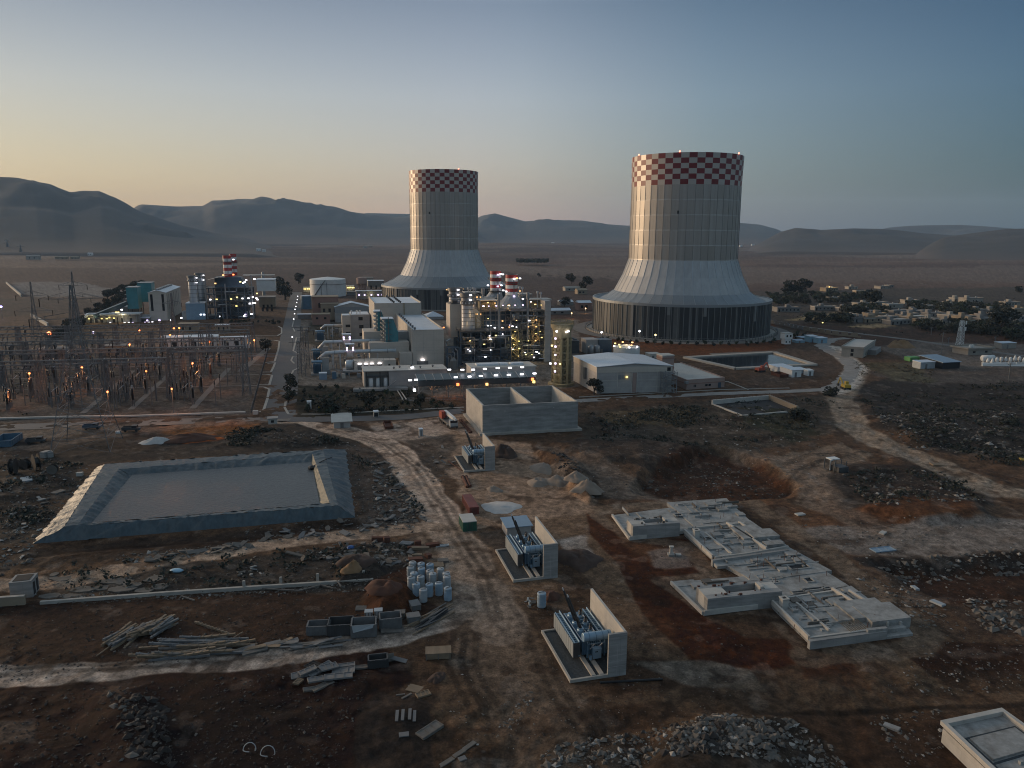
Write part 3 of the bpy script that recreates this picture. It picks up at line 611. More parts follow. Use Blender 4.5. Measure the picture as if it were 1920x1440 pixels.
                 # cooling towers
def cooling_tower(label,cx,cy,prof,cells,rot,lamps):
 t=thing('cooling_tower',label,'cooling tower',(cx,cy,0))
 rd,hd,rlo,hlo,rc,hc,rb,hb,rk,hk,rt,ht=prof   # drum, low skirt foot, cone foot, barrel foot, checker foot, top
 n=cells; c=(cx,cy,0)
 b=MB(); b.use('kerb_pale'); b.lathe(c,[(rd+4.5,-.2),(rd+4.5,1.0),(rd+3.9,1.0),(rd+3.9,.5),(rd+.5,.55)],96,caps=(False,False)); b.build('base_ring',parent=t)
 rnd=random.Random(int(cx*10))
 kind=[rnd.random() for _ in range(200)]
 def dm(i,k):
  a=(k+.5)/200*2*PI; pale_side=math.cos(a-math.radians(205))   # grey louvres gather around one side
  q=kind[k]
  return 'louver_grey' if q<.12+.75*max(0,pale_side-.2) else 'louver_dark'
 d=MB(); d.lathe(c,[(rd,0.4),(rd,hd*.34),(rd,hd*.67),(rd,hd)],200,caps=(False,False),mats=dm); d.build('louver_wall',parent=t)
 ps=MB(); ps.use('louver_post')
 for k in range(100):
  a=2*PI*k/100+.01; x,y=cx+(rd+.1)*math.cos(a),cy+(rd+.1)*math.sin(a); e=Vector((-math.sin(a),math.cos(a),0)); o=Vector((math.cos(a),math.sin(a),0))
  ps.obox((x,y,hd/2+.2),e*.16,o*.2,Vector((0,0,hd/2-.2)))
 ps.build('louver_posts',parent=t)
 for k,(w,h0) in enumerate(((0,0),(23,.72),(44,.70),(80,.5))):
  pm=MB(); pm.use('louver_post'); a=math.radians(228+w); e=Vector((-math.sin(a),math.cos(a),0)); o=Vector((math.cos(a),math.sin(a),0))
  z0=.4+(hd-.8)*h0; pm.obox(Vector((cx,cy,(z0+hd-.3)/2))+o*(rd+.25),e*.9,o*.2,Vector((0,0,(hd-.3-z0)/2))); pm.build('blank_panel',parent=t)
 rim=MB(); rim.use('skirt_metal'); rim.lathe(c,[(rd-.6,hd-1.2),(rd+.5,hd-1.2),(rd+.5,hd+.35),(rd-.6,hd+.35)],96,caps=(False,False)); rim.build('rim',parent=t)
 sk=MB(); sk.use('skirt_metal'); sk.lathe(c,[(rd-.6,hd+.1),(rlo+.6,hlo-.4),(rlo,hlo),((rlo*.45+rc*.55),(hlo+hc)/2-.4),(rc,hc)],n,caps=(False,False),rot=rot)
 sk.build('skirt_roof',parent=t)
 co=MB(); co.use('cone_metal'); cm=(rc+rb)/2-.8; co.lathe(c,[(rc,hc),(cm,(hc+hb)/2),(rb,hb)],n,caps=(False,False),rot=rot);
 co.build('cone',parent=t)
 rb_=MB(); rb_.use('bright_steel')
 for k in range(n):
  a=2*PI*k/n+rot; o=Vector((math.cos(a),math.sin(a),0))
  rb_.bar(Vector((cx,cy,(hc+hb)/2))+o*(cm+.12),Vector((cx,cy,hb))+o*(rb+.12),.2); rb_.bar(Vector((cx,cy,hc))+o*(rc+.05),Vector((cx,cy,(hc+hb)/2))+o*(cm+.1),.14)
  rb_.bar(Vector((cx,cy,hlo))+o*(rlo+.05),Vector((cx,cy,hc))+o*(rc+.12),.14)
 rb_.build('cone_ribs',parent=t)
 sh=MB(); sh.use('shell_metal'); m=5; pr=[]
 for i in range(m):
  z0=hb+(hk-hb)*i/m; z1=hb+(hk-hb)*(i+1)/m; r0=rb+(rk-rb)*i/m; r1=rb+(rk-rb)*(i+1)/m
  pr+= [(r0,z0),(r0-.12,z0+.6),(r1,z1-.1)]
 pr.append((rk,hk)); sh.lathe(c,pr,n,caps=(False,False),rot=rot,mats=lambda i,k:'shell_metal_dull' if (k*7919+(i//3)*104729+k*k*31)%11<2 else 'shell_metal'); sh.build('shell',parent=t)
 jn=MB(); jn.use('mid_steel')
 for k in range(n):
  a=2*PI*k/n+rot; o=Vector((math.cos(a),math.sin(a),0)); jn.bar(Vector((cx,cy,hb+.5))+o*(rb+.01),Vector((cx,cy,hk))+o*(rk+.01),.12)
 jn.build('panel_joints',parent=t)
 ch=MB(); rows=6
 ch.lathe(c,[(rk+(rt-rk)*i/rows,hk+(ht-hk)*i/rows) for i in range(rows+1)]+[(rt-.9,ht),(rt-.9,ht-2.5)],n,caps=(False,False),rot=rot,
  mats=lambda i,k:('band_red' if (i+k)%2==0 else 'band_white') if i<rows else 'shell_metal')
 ch.build('checker_band',parent=t)
 for a in lamps:
  a=math.radians(a); l=MB(); l.use('lamp_red'); l.lathe((cx+rt*math.cos(a),cy+rt*math.sin(a),ht+.1),[(.25,0),(.45,.3),(.35,.8)],8); l.build('warning_light',parent=t)
 ha=MB(); ha.use('void_dark'); a=math.radians(251); o=Vector((math.cos(a),math.sin(a),0)); e=Vector((-o.y,o.x,0))
 ha.obox(Vector((cx,cy,hb+(hk-hb)*.64))+o*(rb-.15),e*.45,o*.35,(0,0,.9)); ha.build('hatch',parent=t)
 return t
cooling_tower('large cooling tower on the right with a wide barrel and lamps on its rim',108.8,485.05,(56,20.6,52.5,19.4,42.8,25.2,34.1,45,33.7,89.5,34.2,107.5),46,.02,(250,318,200))
cooling_tower('slimmer more distant cooling tower rising behind the beige turbine hall',-58.6,652.3,(54,17.6,51.5,18.6,38.1,26,29,47,28.9,94,29.1,111.6),46,.05,(300,))
rp=MB(); rp.use('paved_dust'); rp.lathe((108.8,485.05,0),[(61,.05),(69,.05)],96,caps=(False,False)); tag(rp.build('path'),kind='structure')
fn=thing('fence','low pale mesh fence circling the foot of the large cooling tower','fence',(108.8,485.05,0))
g_=MB(); g_.use('galvanised')
for k in range(98):
 a=math.radians(150+k*2.52); x,y=108.8+60.8*math.cos(a),485.05+60.8*math.sin(a); f_=MB(); f_.use('galvanised'); f_.bar((x,y,0),(x,y,2.2),.22); f_.build('post',parent=fn)
 a2=math.radians(150+(k+1)*2.52); x2,y2=108.8+60.8*math.cos(a2),485.05+60.8*math.sin(a2)
 if k<97:
  for z in (.5,1.3,2.1): g_.bar((x,y,z),(x2,y2,z),.1)
g_.build('rails',parent=fn)
                 # plant frame: oblique axes read off the roof lines
E_=dirs(math.radians(10.5))[0]; D_=dirs()[1]
DET=E_.x*D_.y-E_.y*D_.x
def tg(u,v,z=0.):
 p=G(u,v,z); return (E_.x*p.y-E_.y*p.x)/DET
def sg(u,v,z=0.):
 p=G(u,v,z); return (p.x*D_.y-p.y*D_.x)/DET
def PX(u,v,t):
 """point seen at picture (u,v) on the upright plane at plant depth t -> (s,z)"""
 r=ray(u,v)
 k=t*DET/(E_.x*r[1]-E_.y*r[0])
 x,y=k*r[0],k*r[1]
 return (x*D_.y-y*D_.x)/DET, CAMH+k*r[2]
def W(s,t,z=0.): return Vector((s*E_.x+t*D_.x,s*E_.y+t*D_.y,z))
def PXW(u,v,t):
 s,z=PX(u,v,t); return W(s,t,z)
def pbox(m,t,dep,uL,uR,vT,vB,zmin=0.,um=None):
 um=um or (vT+vB)/2
 s0=PX(uL,um,t)[0]; s1=PX(uR,um,t)[0]; z1=PX((uL+uR)/2,vT,t)[1]; z0=max(zmin,PX((uL+uR)/2,vB,t)[1])
 sbox(m,s0,s1,t,t+dep,z0,z1); return s0,s1,z0,z1
def sbox(m,s0,s1,t0,t1,z0,z1,top=None):
 m.prism([W(s0,t0)[:2],W(s1,t0)[:2],W(s1,t1)[:2],W(s0,t1)[:2]],z0,z1,top)
def depth_to(s,t,z,v):
 lo,hi=0.,200.
 for _ in range(40):
  q=(lo+hi)/2
  if proj(W(s,t+q,z))[1]>v: lo=q
  else: hi=q
 return lo
def pcyl(m,t,uL,uR,vT,vB,n=20,zmin=0.):
 s0,z1=PX(uL,(vT+vB)/2,t); s1,_=PX(uR,(vT+vB)/2,t); z1=PX((uL+uR)/2,vT,t)[1]; z0=max(zmin,PX((uL+uR)/2,vB,t)[1])
 r=abs(s1-s0)/2; c=W((s0+s1)/2,t); m.lathe((c.x,c.y,0),[(r,z0),(r,z1)],n); return c,r,z0,z1
def part(t,name,m,f,smooth=False):
 b=MB(); b.use(m); f(b); return b.build(name,parent=t,smooth=smooth)
def win(t,tp,u,v,w,h,name='window',m='window_glass',proud=.12):
 """a window seen at (u,v) centre on plane tp, w,h metres, standing proud of the wall"""
 s,z=PX(u,v,tp); b=MB(); b.use(m); sbox(b,s-w/2,s+w/2,tp-proud,tp+.05,z-h/2,z+h/2); return b.build(name,parent=t)
def lamp(t,u,v,tp,kind='lamp_white',w=.9,h=.45):
 s,z=PX(u,v,tp); b=MB(); b.use(kind); c=W(s,tp,z); b.obox(c,E_*w/2,D_*.3,(0,0,h/2)); return b.build('lamp',parent=t)
LIGHTS=[]
def plight(p,colr,e,r=.4):
 l=bpy.data.lights.new('lamp_glow','POINT'); l.energy=e*(.18 if colr==WHT else .4); l.color=colr; l.shadow_soft_size=r
 o=bpy.data.objects.new('lamp_glow',l); COL.objects.link(o); o.location=p; return o
WARM=(1,.62,.25); ORNG=(1,.36,.08); WHT=(.95,.93,1)
def rail(m,pts,h=1.1,w=.07):
 for a,b in zip(pts,pts[1:]):
  a=Vector(a); b=Vector(b); n=max(1,int((b-a).length/2.5))
  for z in (h,h*.55): m.bar(a+Vector((0,0,z)),b+Vector((0,0,z)),w)
  for i in range(n+1): q=a.lerp(b,i/n); m.bar(q,q+Vector((0,0,h)),w)
                 # turbine hall
tA=tg(832.6,687)
def turbine_hall():
 T=thing('turbine_hall','stepped beige turbine hall with white roofs and a grey roller door','power plant hall',W(sg(800,687),tA))
 m=MB(); m.use('beige_wall'); s0,s1,_,zA=pbox(m,tA,1,773.3,832.6,619.5,688); m=MB(); m.use('beige_wall')
 dA=depth_to(s1,tA,zA,590); sbox(m,s0,s1,tA,tA+dA,0,zA); m.build('wall',parent=T)
 part(T,'roof','roof_pale',lambda b:sbox(b,s0+.5,s1-.5,tA+.5,tA+dA-.4,zA-.05,zA+.12))
 pr=MB(); pr.use('beige_wall'); sbox(pr,s0-.06,s0+.4,tA-.06,tA+dA,zA+.003,zA+.7); sbox(pr,s1-.4,s1+.06,tA-.06,tA+dA,zA+.003,zA+.7); sbox(pr,s0+.4,s1-.4,tA-.06,tA+.3,zA+.003,zA+.35); pr.build('parapet',parent=T)
 for i in range(9):
  v=MB(); v.use('mid_steel'); c=W(s0+1.6,tA+3+i*(dA-6)/8,zA+.1); v.lathe(tuple(c),[(.35,0),(.5,.5),(.7,.9),(.2,1.2)],10); v.build('roof_vent',parent=T)
 lo=MB(); lo.use('beige_wall'); a0,a1,_,za=pbox(lo,tA-.25,10,750,773.2,662,690); lo.build('annex',parent=T)
 jt=MB(); jt.use('grey_wall')
 for q in (.35,.68): sbox(jt,s0+(s1-s0)*q-.06,s0+(s1-s0)*q+.06,tA-.04,tA+.02,0,zA)
 sbox(jt,s0,s1,tA-.05,tA+.02,zA*.45,zA*.45+.12); jt.build('panel_joint',parent=T)
 dr=MB(); dr.use('mid_steel'); pbox(dr,tA-.18,.3,782,803,677,688); dr.build('door',parent=T)
 d2=MB(); d2.use('grey_wall'); pbox(d2,tA-.16,.3,756,769,683,689); d2.build('door',parent=T)
 lamp(T,792.5,674.5,tA-.6,'lamp_white',1.5,.6)
 tB=tA+dA
 b=MB(); b.use('beige_wall'); bs0,bs1,_,zB=pbox(b,tB,1,703.8,791,569.5,700); b=MB(); b.use('beige_wall')
 dB=depth_to(bs1,tB,zB,557); sbox(b,bs0,bs1,tB+.02,tB+dB,0,zB); b.build('wall',parent=T)
 part(T,'roof','roof_pale',lambda q:sbox(q,bs0+.6,bs1-.6,tB+.6,tB+dB-.5,zB-.05,zB+.12))
 pr=MB(); pr.use('beige_wall'); sbox(pr,bs0-.06,bs0+.5,tB-.04,tB+dB,zB+.003,zB+.6); sbox(pr,bs1-.5,bs1+.06,tB-.04,tB+dB,zB+.003,zB+.9); sbox(pr,bs0+.5,bs1-.5,tB-.04,tB+.4,zB+.003,zB+.4); pr.build('parapet',parent=T)
 for k in (.42,.56):
  for i in range(6):
   v=MB(); v.use('dark_steel'); c=W(bs0+(bs1-bs0)*k,tB+2+i*(dB-4)/5,zB+.1); v.lathe(tuple(c),[(.35,0),(.45,.5),(.75,.9),(.2,1.3)],10); v.build('roof_vent',parent=T)
 dn=MB(); dn.use('ochre_concrete'); sm=bs0+(bs1-bs0)*.62; sbox(dn,sm,sm+.5,tB-.35,tB+.02,9,zB+.4); dn.build('downpipe',parent=T)
 tC=tg(672,637)
 o=MB(); o.use('grey_wall'); c0,c1,_,zC=pbox(o,tC,18,658,694,590,640); o.build('office_wing',parent=T)
 o=MB(); o.use('beige_wall'); e0,e1,_,zE=pbox(o,tC-.8,10,642,658,591.5,640); o.build('office_wing',parent=T)
 part(T,'roof','roof_pale',lambda q:(sbox(q,e0+.4,e1-.4,tC-.4,tC+8.6,zE,zE+.1),sbox(q,c0+.4,c1-.4,tC+.4,tC+17,zC,zC+.1)))
 for u,v in ((676,597.5),(677.5,612.5),(678,627),(677,643)): win(T,tC,u,v,2.4,1.9)
 for u,v in ((652.3,611),(653,624.5)): win(T,tC-.8,u,v,2.6,1.5)
 for u,v in ((659,587),(669,586.5),(675,587)):
  q=MB(); q.use('white_pipe'); p=PXW(u,v,tC+4); q.lathe((p.x,p.y,zC+.05),[(.25,0),(.25,1.2),(.6,1.4),(.5,2),(.1,2.3)],10); q.build('roof_cowl',parent=T)
 q=MB(); q.use('beige_wall'); pbox(q,tA+18,14,683,717,622,665); q.build('side_block',parent=T)
 q=MB(); q.use('beige_wall'); pbox(q,tA+5,12,693,767.5,642,672); q.build('side_block',parent=T)
 q=MB(); q.use('grey_wall'); pbox(q,tA+14,6,746,770,622,645,zmin=3); q.build('side_block',parent=T)  # beige block standing in shadow, its shade put in by the grey colour
 for u,dt in ((698,4.9),(730,4.9)):
  pass
 for (u0,u1,u2,vt,vb,tp,dp) in ((718,738,747,598.5,644,tA+7,7),(704,716,727,584.5,630,tA+20,7)):
  s0_=PX(u0,620,tp)[0]; s1_=PX(u1,620,tp)[0]; s2_=PX(u2,640,tp)[0]; zt=PX(u0,vt,tp)[1]; zb=PX(u0,vb,tp)[1]; sl=s0_+1.2
  f=MB(); f.use('teal_cladding')
  for tt in (tp,tp+dp): pass
  P=[(sl,zb),(s2_,zb),(s2_,zb+(zt-zb)*.45),(s1_,zt),(sl,zt)]
  n=f.pts([W(s,tp,z) for s,z in P]+[W(s,tp+dp,z) for s,z in P])
  f.face(0,1,2,3,4); f.face(9,8,7,6,5)
  for i in range(5): f.face(n+i,n+5+i,n+5+(i+1)%5,n+(i+1)%5)
  F_=f.build('air_intake',parent=T)
  lv=MB(); lv.use('grey_steel')
  for k in range(6):
   z=zb+(zt-zb)*(k+.1)/6; sbox(lv,s0_-.6,sl-.003,tp-.2,tp+dp+.2,z+1.2,z+1.5); sbox(lv,s0_+.4,sl-.003,tp,tp+dp,z+.2,z+1.2)
  lv.build('louvre',parent=T)
  part(T,'intake_roof','roof_pale',lambda q:sbox(q,s0_-.4,s1_+.1,tp-.3,tp+dp+.3,zt+.003,zt+.3))
  ld=MB(); ld.use('mid_steel'); sbox(ld,sl+1.2,sl+1.5,tp-.5,tp-.1,zb,zt+1);
  for k in range(4): z=zb+(zt-zb)*(k+.5)/4; sbox(ld,sl+.4,sl+2.8,tp-.7,tp-.05,z,z+.12)
  ld.build('ladder',parent=T)
 return T
turbine_hall()
                 # bus ducts
def duct(label,pts,t,r,posts):
 d=thing('bus_duct',label,'pipe',W(PX(pts[0][0],pts[0][1],t)[0],t))
 P=[PXW(u,v,t) for u,v in pts]
 part(d,'duct','white_pipe',lambda b:b.tube(P,r,10),True)
 for u,v in posts:
  p=PXW(u,v,t); b=MB(); b.use('white_pipe'); b.bar((p.x,p.y,0),(p.x,p.y,p.z-r),.35); b.build('support_post',parent=d)
 fl=MB(); fl.use('grey_steel')
 for a,b in zip(P,P[1:]):
  n=max(1,int((b-a).length/6))
  for i in range(n):
   q=a.lerp(b,(i+.5)/n); dv=(b-a).normalized()*.12; fl.tube([q-dv,q+dv],r*1.18,10); fl.build('flange',parent=d); fl=MB(); fl.use('grey_steel')
duct('short white bus duct ending at the grey office wing',[(601,618),(609,610),(643,610)],tg(620,636),.75,[(614,610),(623,610)])
duct('white bus duct at mid height with a lit hood halfway',[(598,654),(608.5,641.5),(641,640.5),(712,638)],tA+12,.8,[(622,641),(636,641),(690,639)])
duct('lowest white bus duct, nearest the camera of the three',[(598,674),(610.5,662),(645,659.5),(743,657)],tA+1.5,.85,[(625,661),(638,660),(690,658.5),(708,658)])
for u0,u1,vt,vb,t,lab in ((643,657.5,627,645,tA+11,'lit steel breaker hood on the middle bus duct'),(649,664,645.5,668,tA+.5,'lit steel breaker hood on the lowest bus duct')):
 h=thing('breaker_hood',lab,'breaker',W(PX(u0,vb,t)[0],t)); b=MB(); b.use('grey_steel')
 s0=PX(u0,vb,t)[0]; s1=PX(u1,vb,t)[0]; z1=PX(u0,vt,t)[1]; z0=PX(u0,vb,t)[1]
 for s in (s0,s1-.2):
  for tt in (t-1.6,t+1.6): sbox(b,s,s+.2,tt-.1,tt+.1,0,z1)
 b.build('frame',parent=h)
 part(h,'roof','roof_pale',lambda q:sbox(q,s0-.3,s1+.3,t-2,t+2,z1+.003,z1+.3))
 part(h,'housing','beige_wall',lambda q:sbox(q,s0+.3,s1-.3,t-1.3,t+1.3,z0,z0+(z1-z0)*.45))
 for k in (.12,.88):
  for q in (.55,.75):
   b=MB(); b.use('lamp_violet'); c=W(s0+(s1-s0)*k,t-1.9,z0+(z1-z0)*q); b.obox(c,E_*.35,D_*.2,(0,0,.3)); b.build('lamp',parent=h)
                 # generator enclosure and front workshop
tE=tg(700,703)
g=thing('generator_enclosure','long low beige enclosure on stilts with four lit doors','enclosure',W(sg(690,703),tE))
b=MB(); b.use('beige_wall'); s0,s1,z0,z1=pbox(b,tE+1,6,664,742.5,676,693); b.build('housing',parent=g)
b=MB(); b.use('white_pipe'); e0,e1=PX(648,690,tE+1)[0],s0-.1; zc=(z0+z1)/2; b.tube([W(e0,tE+4,zc),W(e0+.6,tE+4,zc),W(e1,tE+4,zc)],0,16,radii=[1.4,2.1,2.2]); b.build('end_casing',parent=g,smooth=True)
b=MB(); b.use('grey_wall'); sbox(b,e0-1,s1,tE,tE+8,z0-.7,z0-.003); b.build('deck',parent=g)
for i in range(6):
 b=MB(); b.use('grey_wall'); s=e0+(s1-e0)*(i+.3)/6; sbox(b,s,s+.6,tE+.4,tE+1,0,z0-.7); b.build('stilt',parent=g)
for u in (674.5,686.5,697.5,712):
 b=MB(); b.use('mid_steel'); s,_=PX(u,690,tE+1); sbox(b,s-.9,s+.9,tE+.85,tE+1.05,z0,z0+2.3); b.build('door',parent=g)
 b=MB(); b.use('lamp_white'); sbox(b,s-.75,s+.75,tE+.3,tE+.8,z0+2.6,z0+2.95); b.build('lamp',parent=g)
b=MB(); b.use('window_glass'); s,_=PX(730,688,tE+1); b.tube([W(s,tE+.85,z0+1.9),W(s,tE+1.05,z0+1.9)],.5,14); b.build('vent',parent=g)
b=MB(); b.use('dark_steel'); rail(b,[W(e0,tE+.6,z1+.05),W(s1,tE+.6,z1+.05)]); b.build('railing',parent=g)
tG=tg(700,727)
g=thing('workshop','long low pale workshop with three vertical gas tanks recessed at its left end','workshop',W(sg(700,727),tG))
m=MB(); m.use('grey_wall'); s0,s1,_,z1=pbox(m,tG,1,682.5,838,695,727); m=MB(); m.use('grey_wall'); sb=PX(729.5,715,tG)[0]
sbox(m,s0+.5,s1,tG+2.5,tG+11,0,z1); sbox(m,sb,s1,tG,tG+2.497,0,z1); m.build('wall',parent=g)
m=MB(); m.use('beige_wall'); sbox(m,s0,s0+.497,tG-.2,tG+11,0,z1); m.build('end_wall',parent=g)
part(g,'roof','roof_sheet',lambda q:sbox(q,s0-.2,s1+.3,tG-.3,tG+11.3,z1+.003,z1+.3))
fr=MB(); fr.use('dark_steel'); sbox(fr,s0+.7,sb-.2,tG-.1,tG+.15,z1*.62,z1*.75)
for u in (687.5,713,728): s,_=PX(u,715,tG); sbox(fr,s-.2,s+.2,tG-.1,tG+.15,0,z1)
fr.build('frame',parent=g)
for u in (695.5,709.8,724):
 s,_=PX(u,715,tG); c=W(s,tG+1.1); q=MB(); q.use('white_paint'); q.lathe((c.x,c.y,0),[(.9,.1),(.98,.4),(.98,z1*.55),(.6,z1*.62),(.1,z1*.64)],14); q.build('gas_tank',parent=g,smooth=True)
for i,u in enumerate((740,752,775,790,815)):
 q=MB(); q.use('mid_steel'); s,_=PX(u,695,tG); c=W(s,tG+3+i%3*2,z1+.3); q.lathe(tuple(c),[(.3,0),(.3,.5),(.6,.7),(.1,1)],8); q.build('roof_vent',parent=g)
for u,v in ((773,690),(770,697.5),(794,696.5),(818,695.5),(842.5,694)): lamp(g,u,v-1,tG+2,'lamp_white',1.3,.45)
dk=thing('loading_platform','grey loading platform with a steel ramp in front of the pale workshop','platform',W(sg(700,733),tg(700,733)))
q=MB(); q.use('concrete'); tq=tg(720,733); a,bb,_,_=pbox(q,tq,3.4,662,765,728.5,734); q.build('deck',parent=dk)
q=MB(); q.use('galvanised'); rail(q,[W(a,tq+.1,.9),W(bb,tq+.1,.9)],1.0); q.build('railing',parent=dk)
q=MB(); q.use('grey_steel'); p0=PXW(727,727,tq+.5); p1=PXW(742,714,tq+.5); q.bar(p0,p1,1.2,.25); q.build('ramp',parent=dk)
                 # finned cooler canopy
tK=tg(800,749)
k=thing('cooler_canopy','long canopy of dark sloping cooler panels on legs, edged with white lamps','cooler',W(sg(800,749),tK))
s0=PX(783.5,713,tK)[0]; s1=PX(1005,704,tK)[0]; zf=PX(790,713,tK)[1]; dK=12.; zb=zf+.9
for d_ in range(3,30):
 if proj(W(s0,tK+d_,zf+1.2))[1]<702: dK=d_; break
zb=zf+1.2
N_=14
for i in range(N_):
 a=s0+(s1-s0)*i/N_; b_=s0+(s1-s0)*(i+1)/N_-.25
 q=MB(); q.use('canopy_panel'); n=q.pts([W(a,tK,zf),W(b_,tK,zf),W(b_,tK+dK,zb),W(a,tK+dK,zb),W(a,tK,zf-.3),W(b_,tK,zf-.3),W(b_,tK+dK,zb-.3),W(a,tK+dK,zb-.3)])
 for f in ((0,1,2,3),(7,6,5,4),(0,4,5,1),(1,5,6,2),(2,6,7,3),(3,7,4,0)): q.face(*f)
 q.build('cooler_panel',parent=k)
q=MB(); q.use('grey_steel')
for i in range(N_+1):
 a=s0+(s1-s0)*i/N_-.125; q.bar(W(a,tK,zf+.1),W(a,tK+dK,zb+.1),.22)
q.build('panel_joint',parent=k)
q=MB(); q.use('dark_steel'); sbox(q,s0,s1,tK+.1,tK+.4,zf-2.2,zf-.35); sbox(q,s0,s1,tK+dK-.4,tK+dK-.1,zb-2.2,zb-.35); sbox(q,s0,s1,tK+.5,tK+dK-.5,zf-2.4,zf-2.2); q.build('fascia',parent=k)
for i in range(9):
 a=s0+.4+(s1-s0-.8)*i/8
 for tt in (tK+.5,tK+dK-.6):
  q=MB(); q.use('mid_steel'); sbox(q,a-.15,a+.15,tt-.15,tt+.15,0,zf-2.2);
  for sg_ in (-1,1): q.bar(W(a,tt,(zf-2.2)*.45),W(a+sg_*2.4,tt,zf-2.3),.16)
  q.build('leg',parent=k)
for u,v in ((854.5,707.3),(880.5,706),(901.5,704.8),(929.7,703.8),(954,703),(978.5,701.8),(1002.3,700.3),(769,713),(780,712)): lamp(k,u,v,tK-.4,'lamp_white',1.25,.45)
for u,v in ((867,693.3),(887,693),(909,691.5),(933,690),(956,689.5),(979,688.5)): lamp(k,u,v,tK+dK,'lamp_white',1.25,.45)
for u,v,m_ in ((777,731.5,'lamp_white'),(858.5,721,'lamp_orange'),(913,720.5,'lamp_warm'),(998.5,711,'lamp_orange'),(1001,716,'lamp_yellow')): lamp(k,u,v,tK-.3,m_,.9,.9)
for u in (815,850,885,960): plight(W(PX(u,740,tK)[0],tK+3,zf-3),(1,.42,.18),260)
plight(W(PX(776,735,tK)[0],tK-2,4.5),WHT,150)
fe=thing('fence','green mesh fence along the front of the cooler canopy','fence',W(s0,tK-3))
q=MB(); q.use('skirt_metal'); f0=PX(752,735,tK-3)[0]
for a,b_ in zip([f0+(s1-f0)*i/20 for i in range(20)],[f0+(s1-f0)*(i+1)/20 for i in range(20)]):
 q.bar(W(a,tK-3,0),W(a,tK-3,1.5),.14)
 for z in (.4,.95,1.45): q.bar(W(a,tK-3,z),W(b_,tK-3,z),.09)
q.build('mesh',parent=fe)
gp_=thing('pipe','pair of pale green pipes running towards the cooler canopy','pipe',G(755,745)); q=MB(); q.use('skirt_metal')
for o in (0,1.2): q.tube([G(745,732,.5)+E_*o,G(757,751,.5)+E_*o],.22,8)
q.build('pipe_run',parent=gp_)
tW=tK+dK+4
g=thing('control_building','low white roofed building between cooler canopy and boiler frames','building',W(PX(940,690,tW)[0],tW))
q=MB(); q.use('grey_wall'); s0_,s1_,_,z_=pbox(q,tW,10,884,1004,689,706); q.build('wall',parent=g)
part(g,'roof','roof_sheet',lambda q:sbox(q,s0_-.3,s1_+.3,tW-.3,tW+10.3,z_+.003,z_+.4))
for u,w_ in ((915,9),(970,5),(945,3)):
 q=MB(); q.use('roof_pale'); s,_=PX(u,686,tW+3); sbox(q,s-w_/2,s+w_/2,tW+3,tW+6,z_+.4,z_+1.1); q.build('roof_unit',parent=g)
                 # boilers, stacks
def steel_frame(T,s0,s1,t0,t1,levels,nb,nd,m='blue_steel',col_w=.55,brace=True,name='steel_frame',seed=1):
 """columns and beams of one bay block: each row of columns a part, each floor a part"""
 rnd=random.Random(seed); ztop=levels[-1]
 for j in range(nd+1):
  q=MB(); q.use(m); tt=t0+(t1-t0)*j/nd
  for i in range(nb+1):
   s=s0+(s1-s0)*i/nb; sbox(q,s-col_w/2,s+col_w/2,tt-col_w/2,tt+col_w/2,0,ztop)
  for z in levels: q.bar(W(s0,tt,z-.1),W(s1,tt,z-.1),.35,.5)
  if brace:
   for i in range(nb):
    for k in range(len(levels)):
     if rnd.random()<.38:
      za=0 if k==0 else levels[k-1]; zb=levels[k]; a=s0+(s1-s0)*i/nb; b=s0+(s1-s0)*(i+1)/nb
      if rnd.random()<.5: a,b=b,a
      q.bar(W(a,tt,za),W(b,tt,zb-.3),.25)
      if rnd.random()<.5: q.bar(W(b,tt,za),W(a,tt,zb-.3),.25)
  q.build(name,parent=T)
 for z in levels:
  q=MB(); q.use('dark_steel'); sbox(q,s0-.5,s1+.5,t0-.8,t1+.3,z+.16,z+.26); q.build('floor_deck',parent=T)
  q=MB(); q.use(m if rnd.random()<.5 else 'mid_steel'); rail(q,[W(s0-.5,t1,z+.26),W(s0-.5,t0-.8,z+.26),W(s1+.5,t0-.8,z+.26)],1.1,.09); q.build('railing',parent=T)
 for i in range(1,nb):
  q=MB(); q.use(m); s=s0+(s1-s0)*i/nb
  for z in levels: q.bar(W(s,t0,z-.1),W(s,t1,z-.1),.3,.4)
  q.build('cross_beam',parent=T)
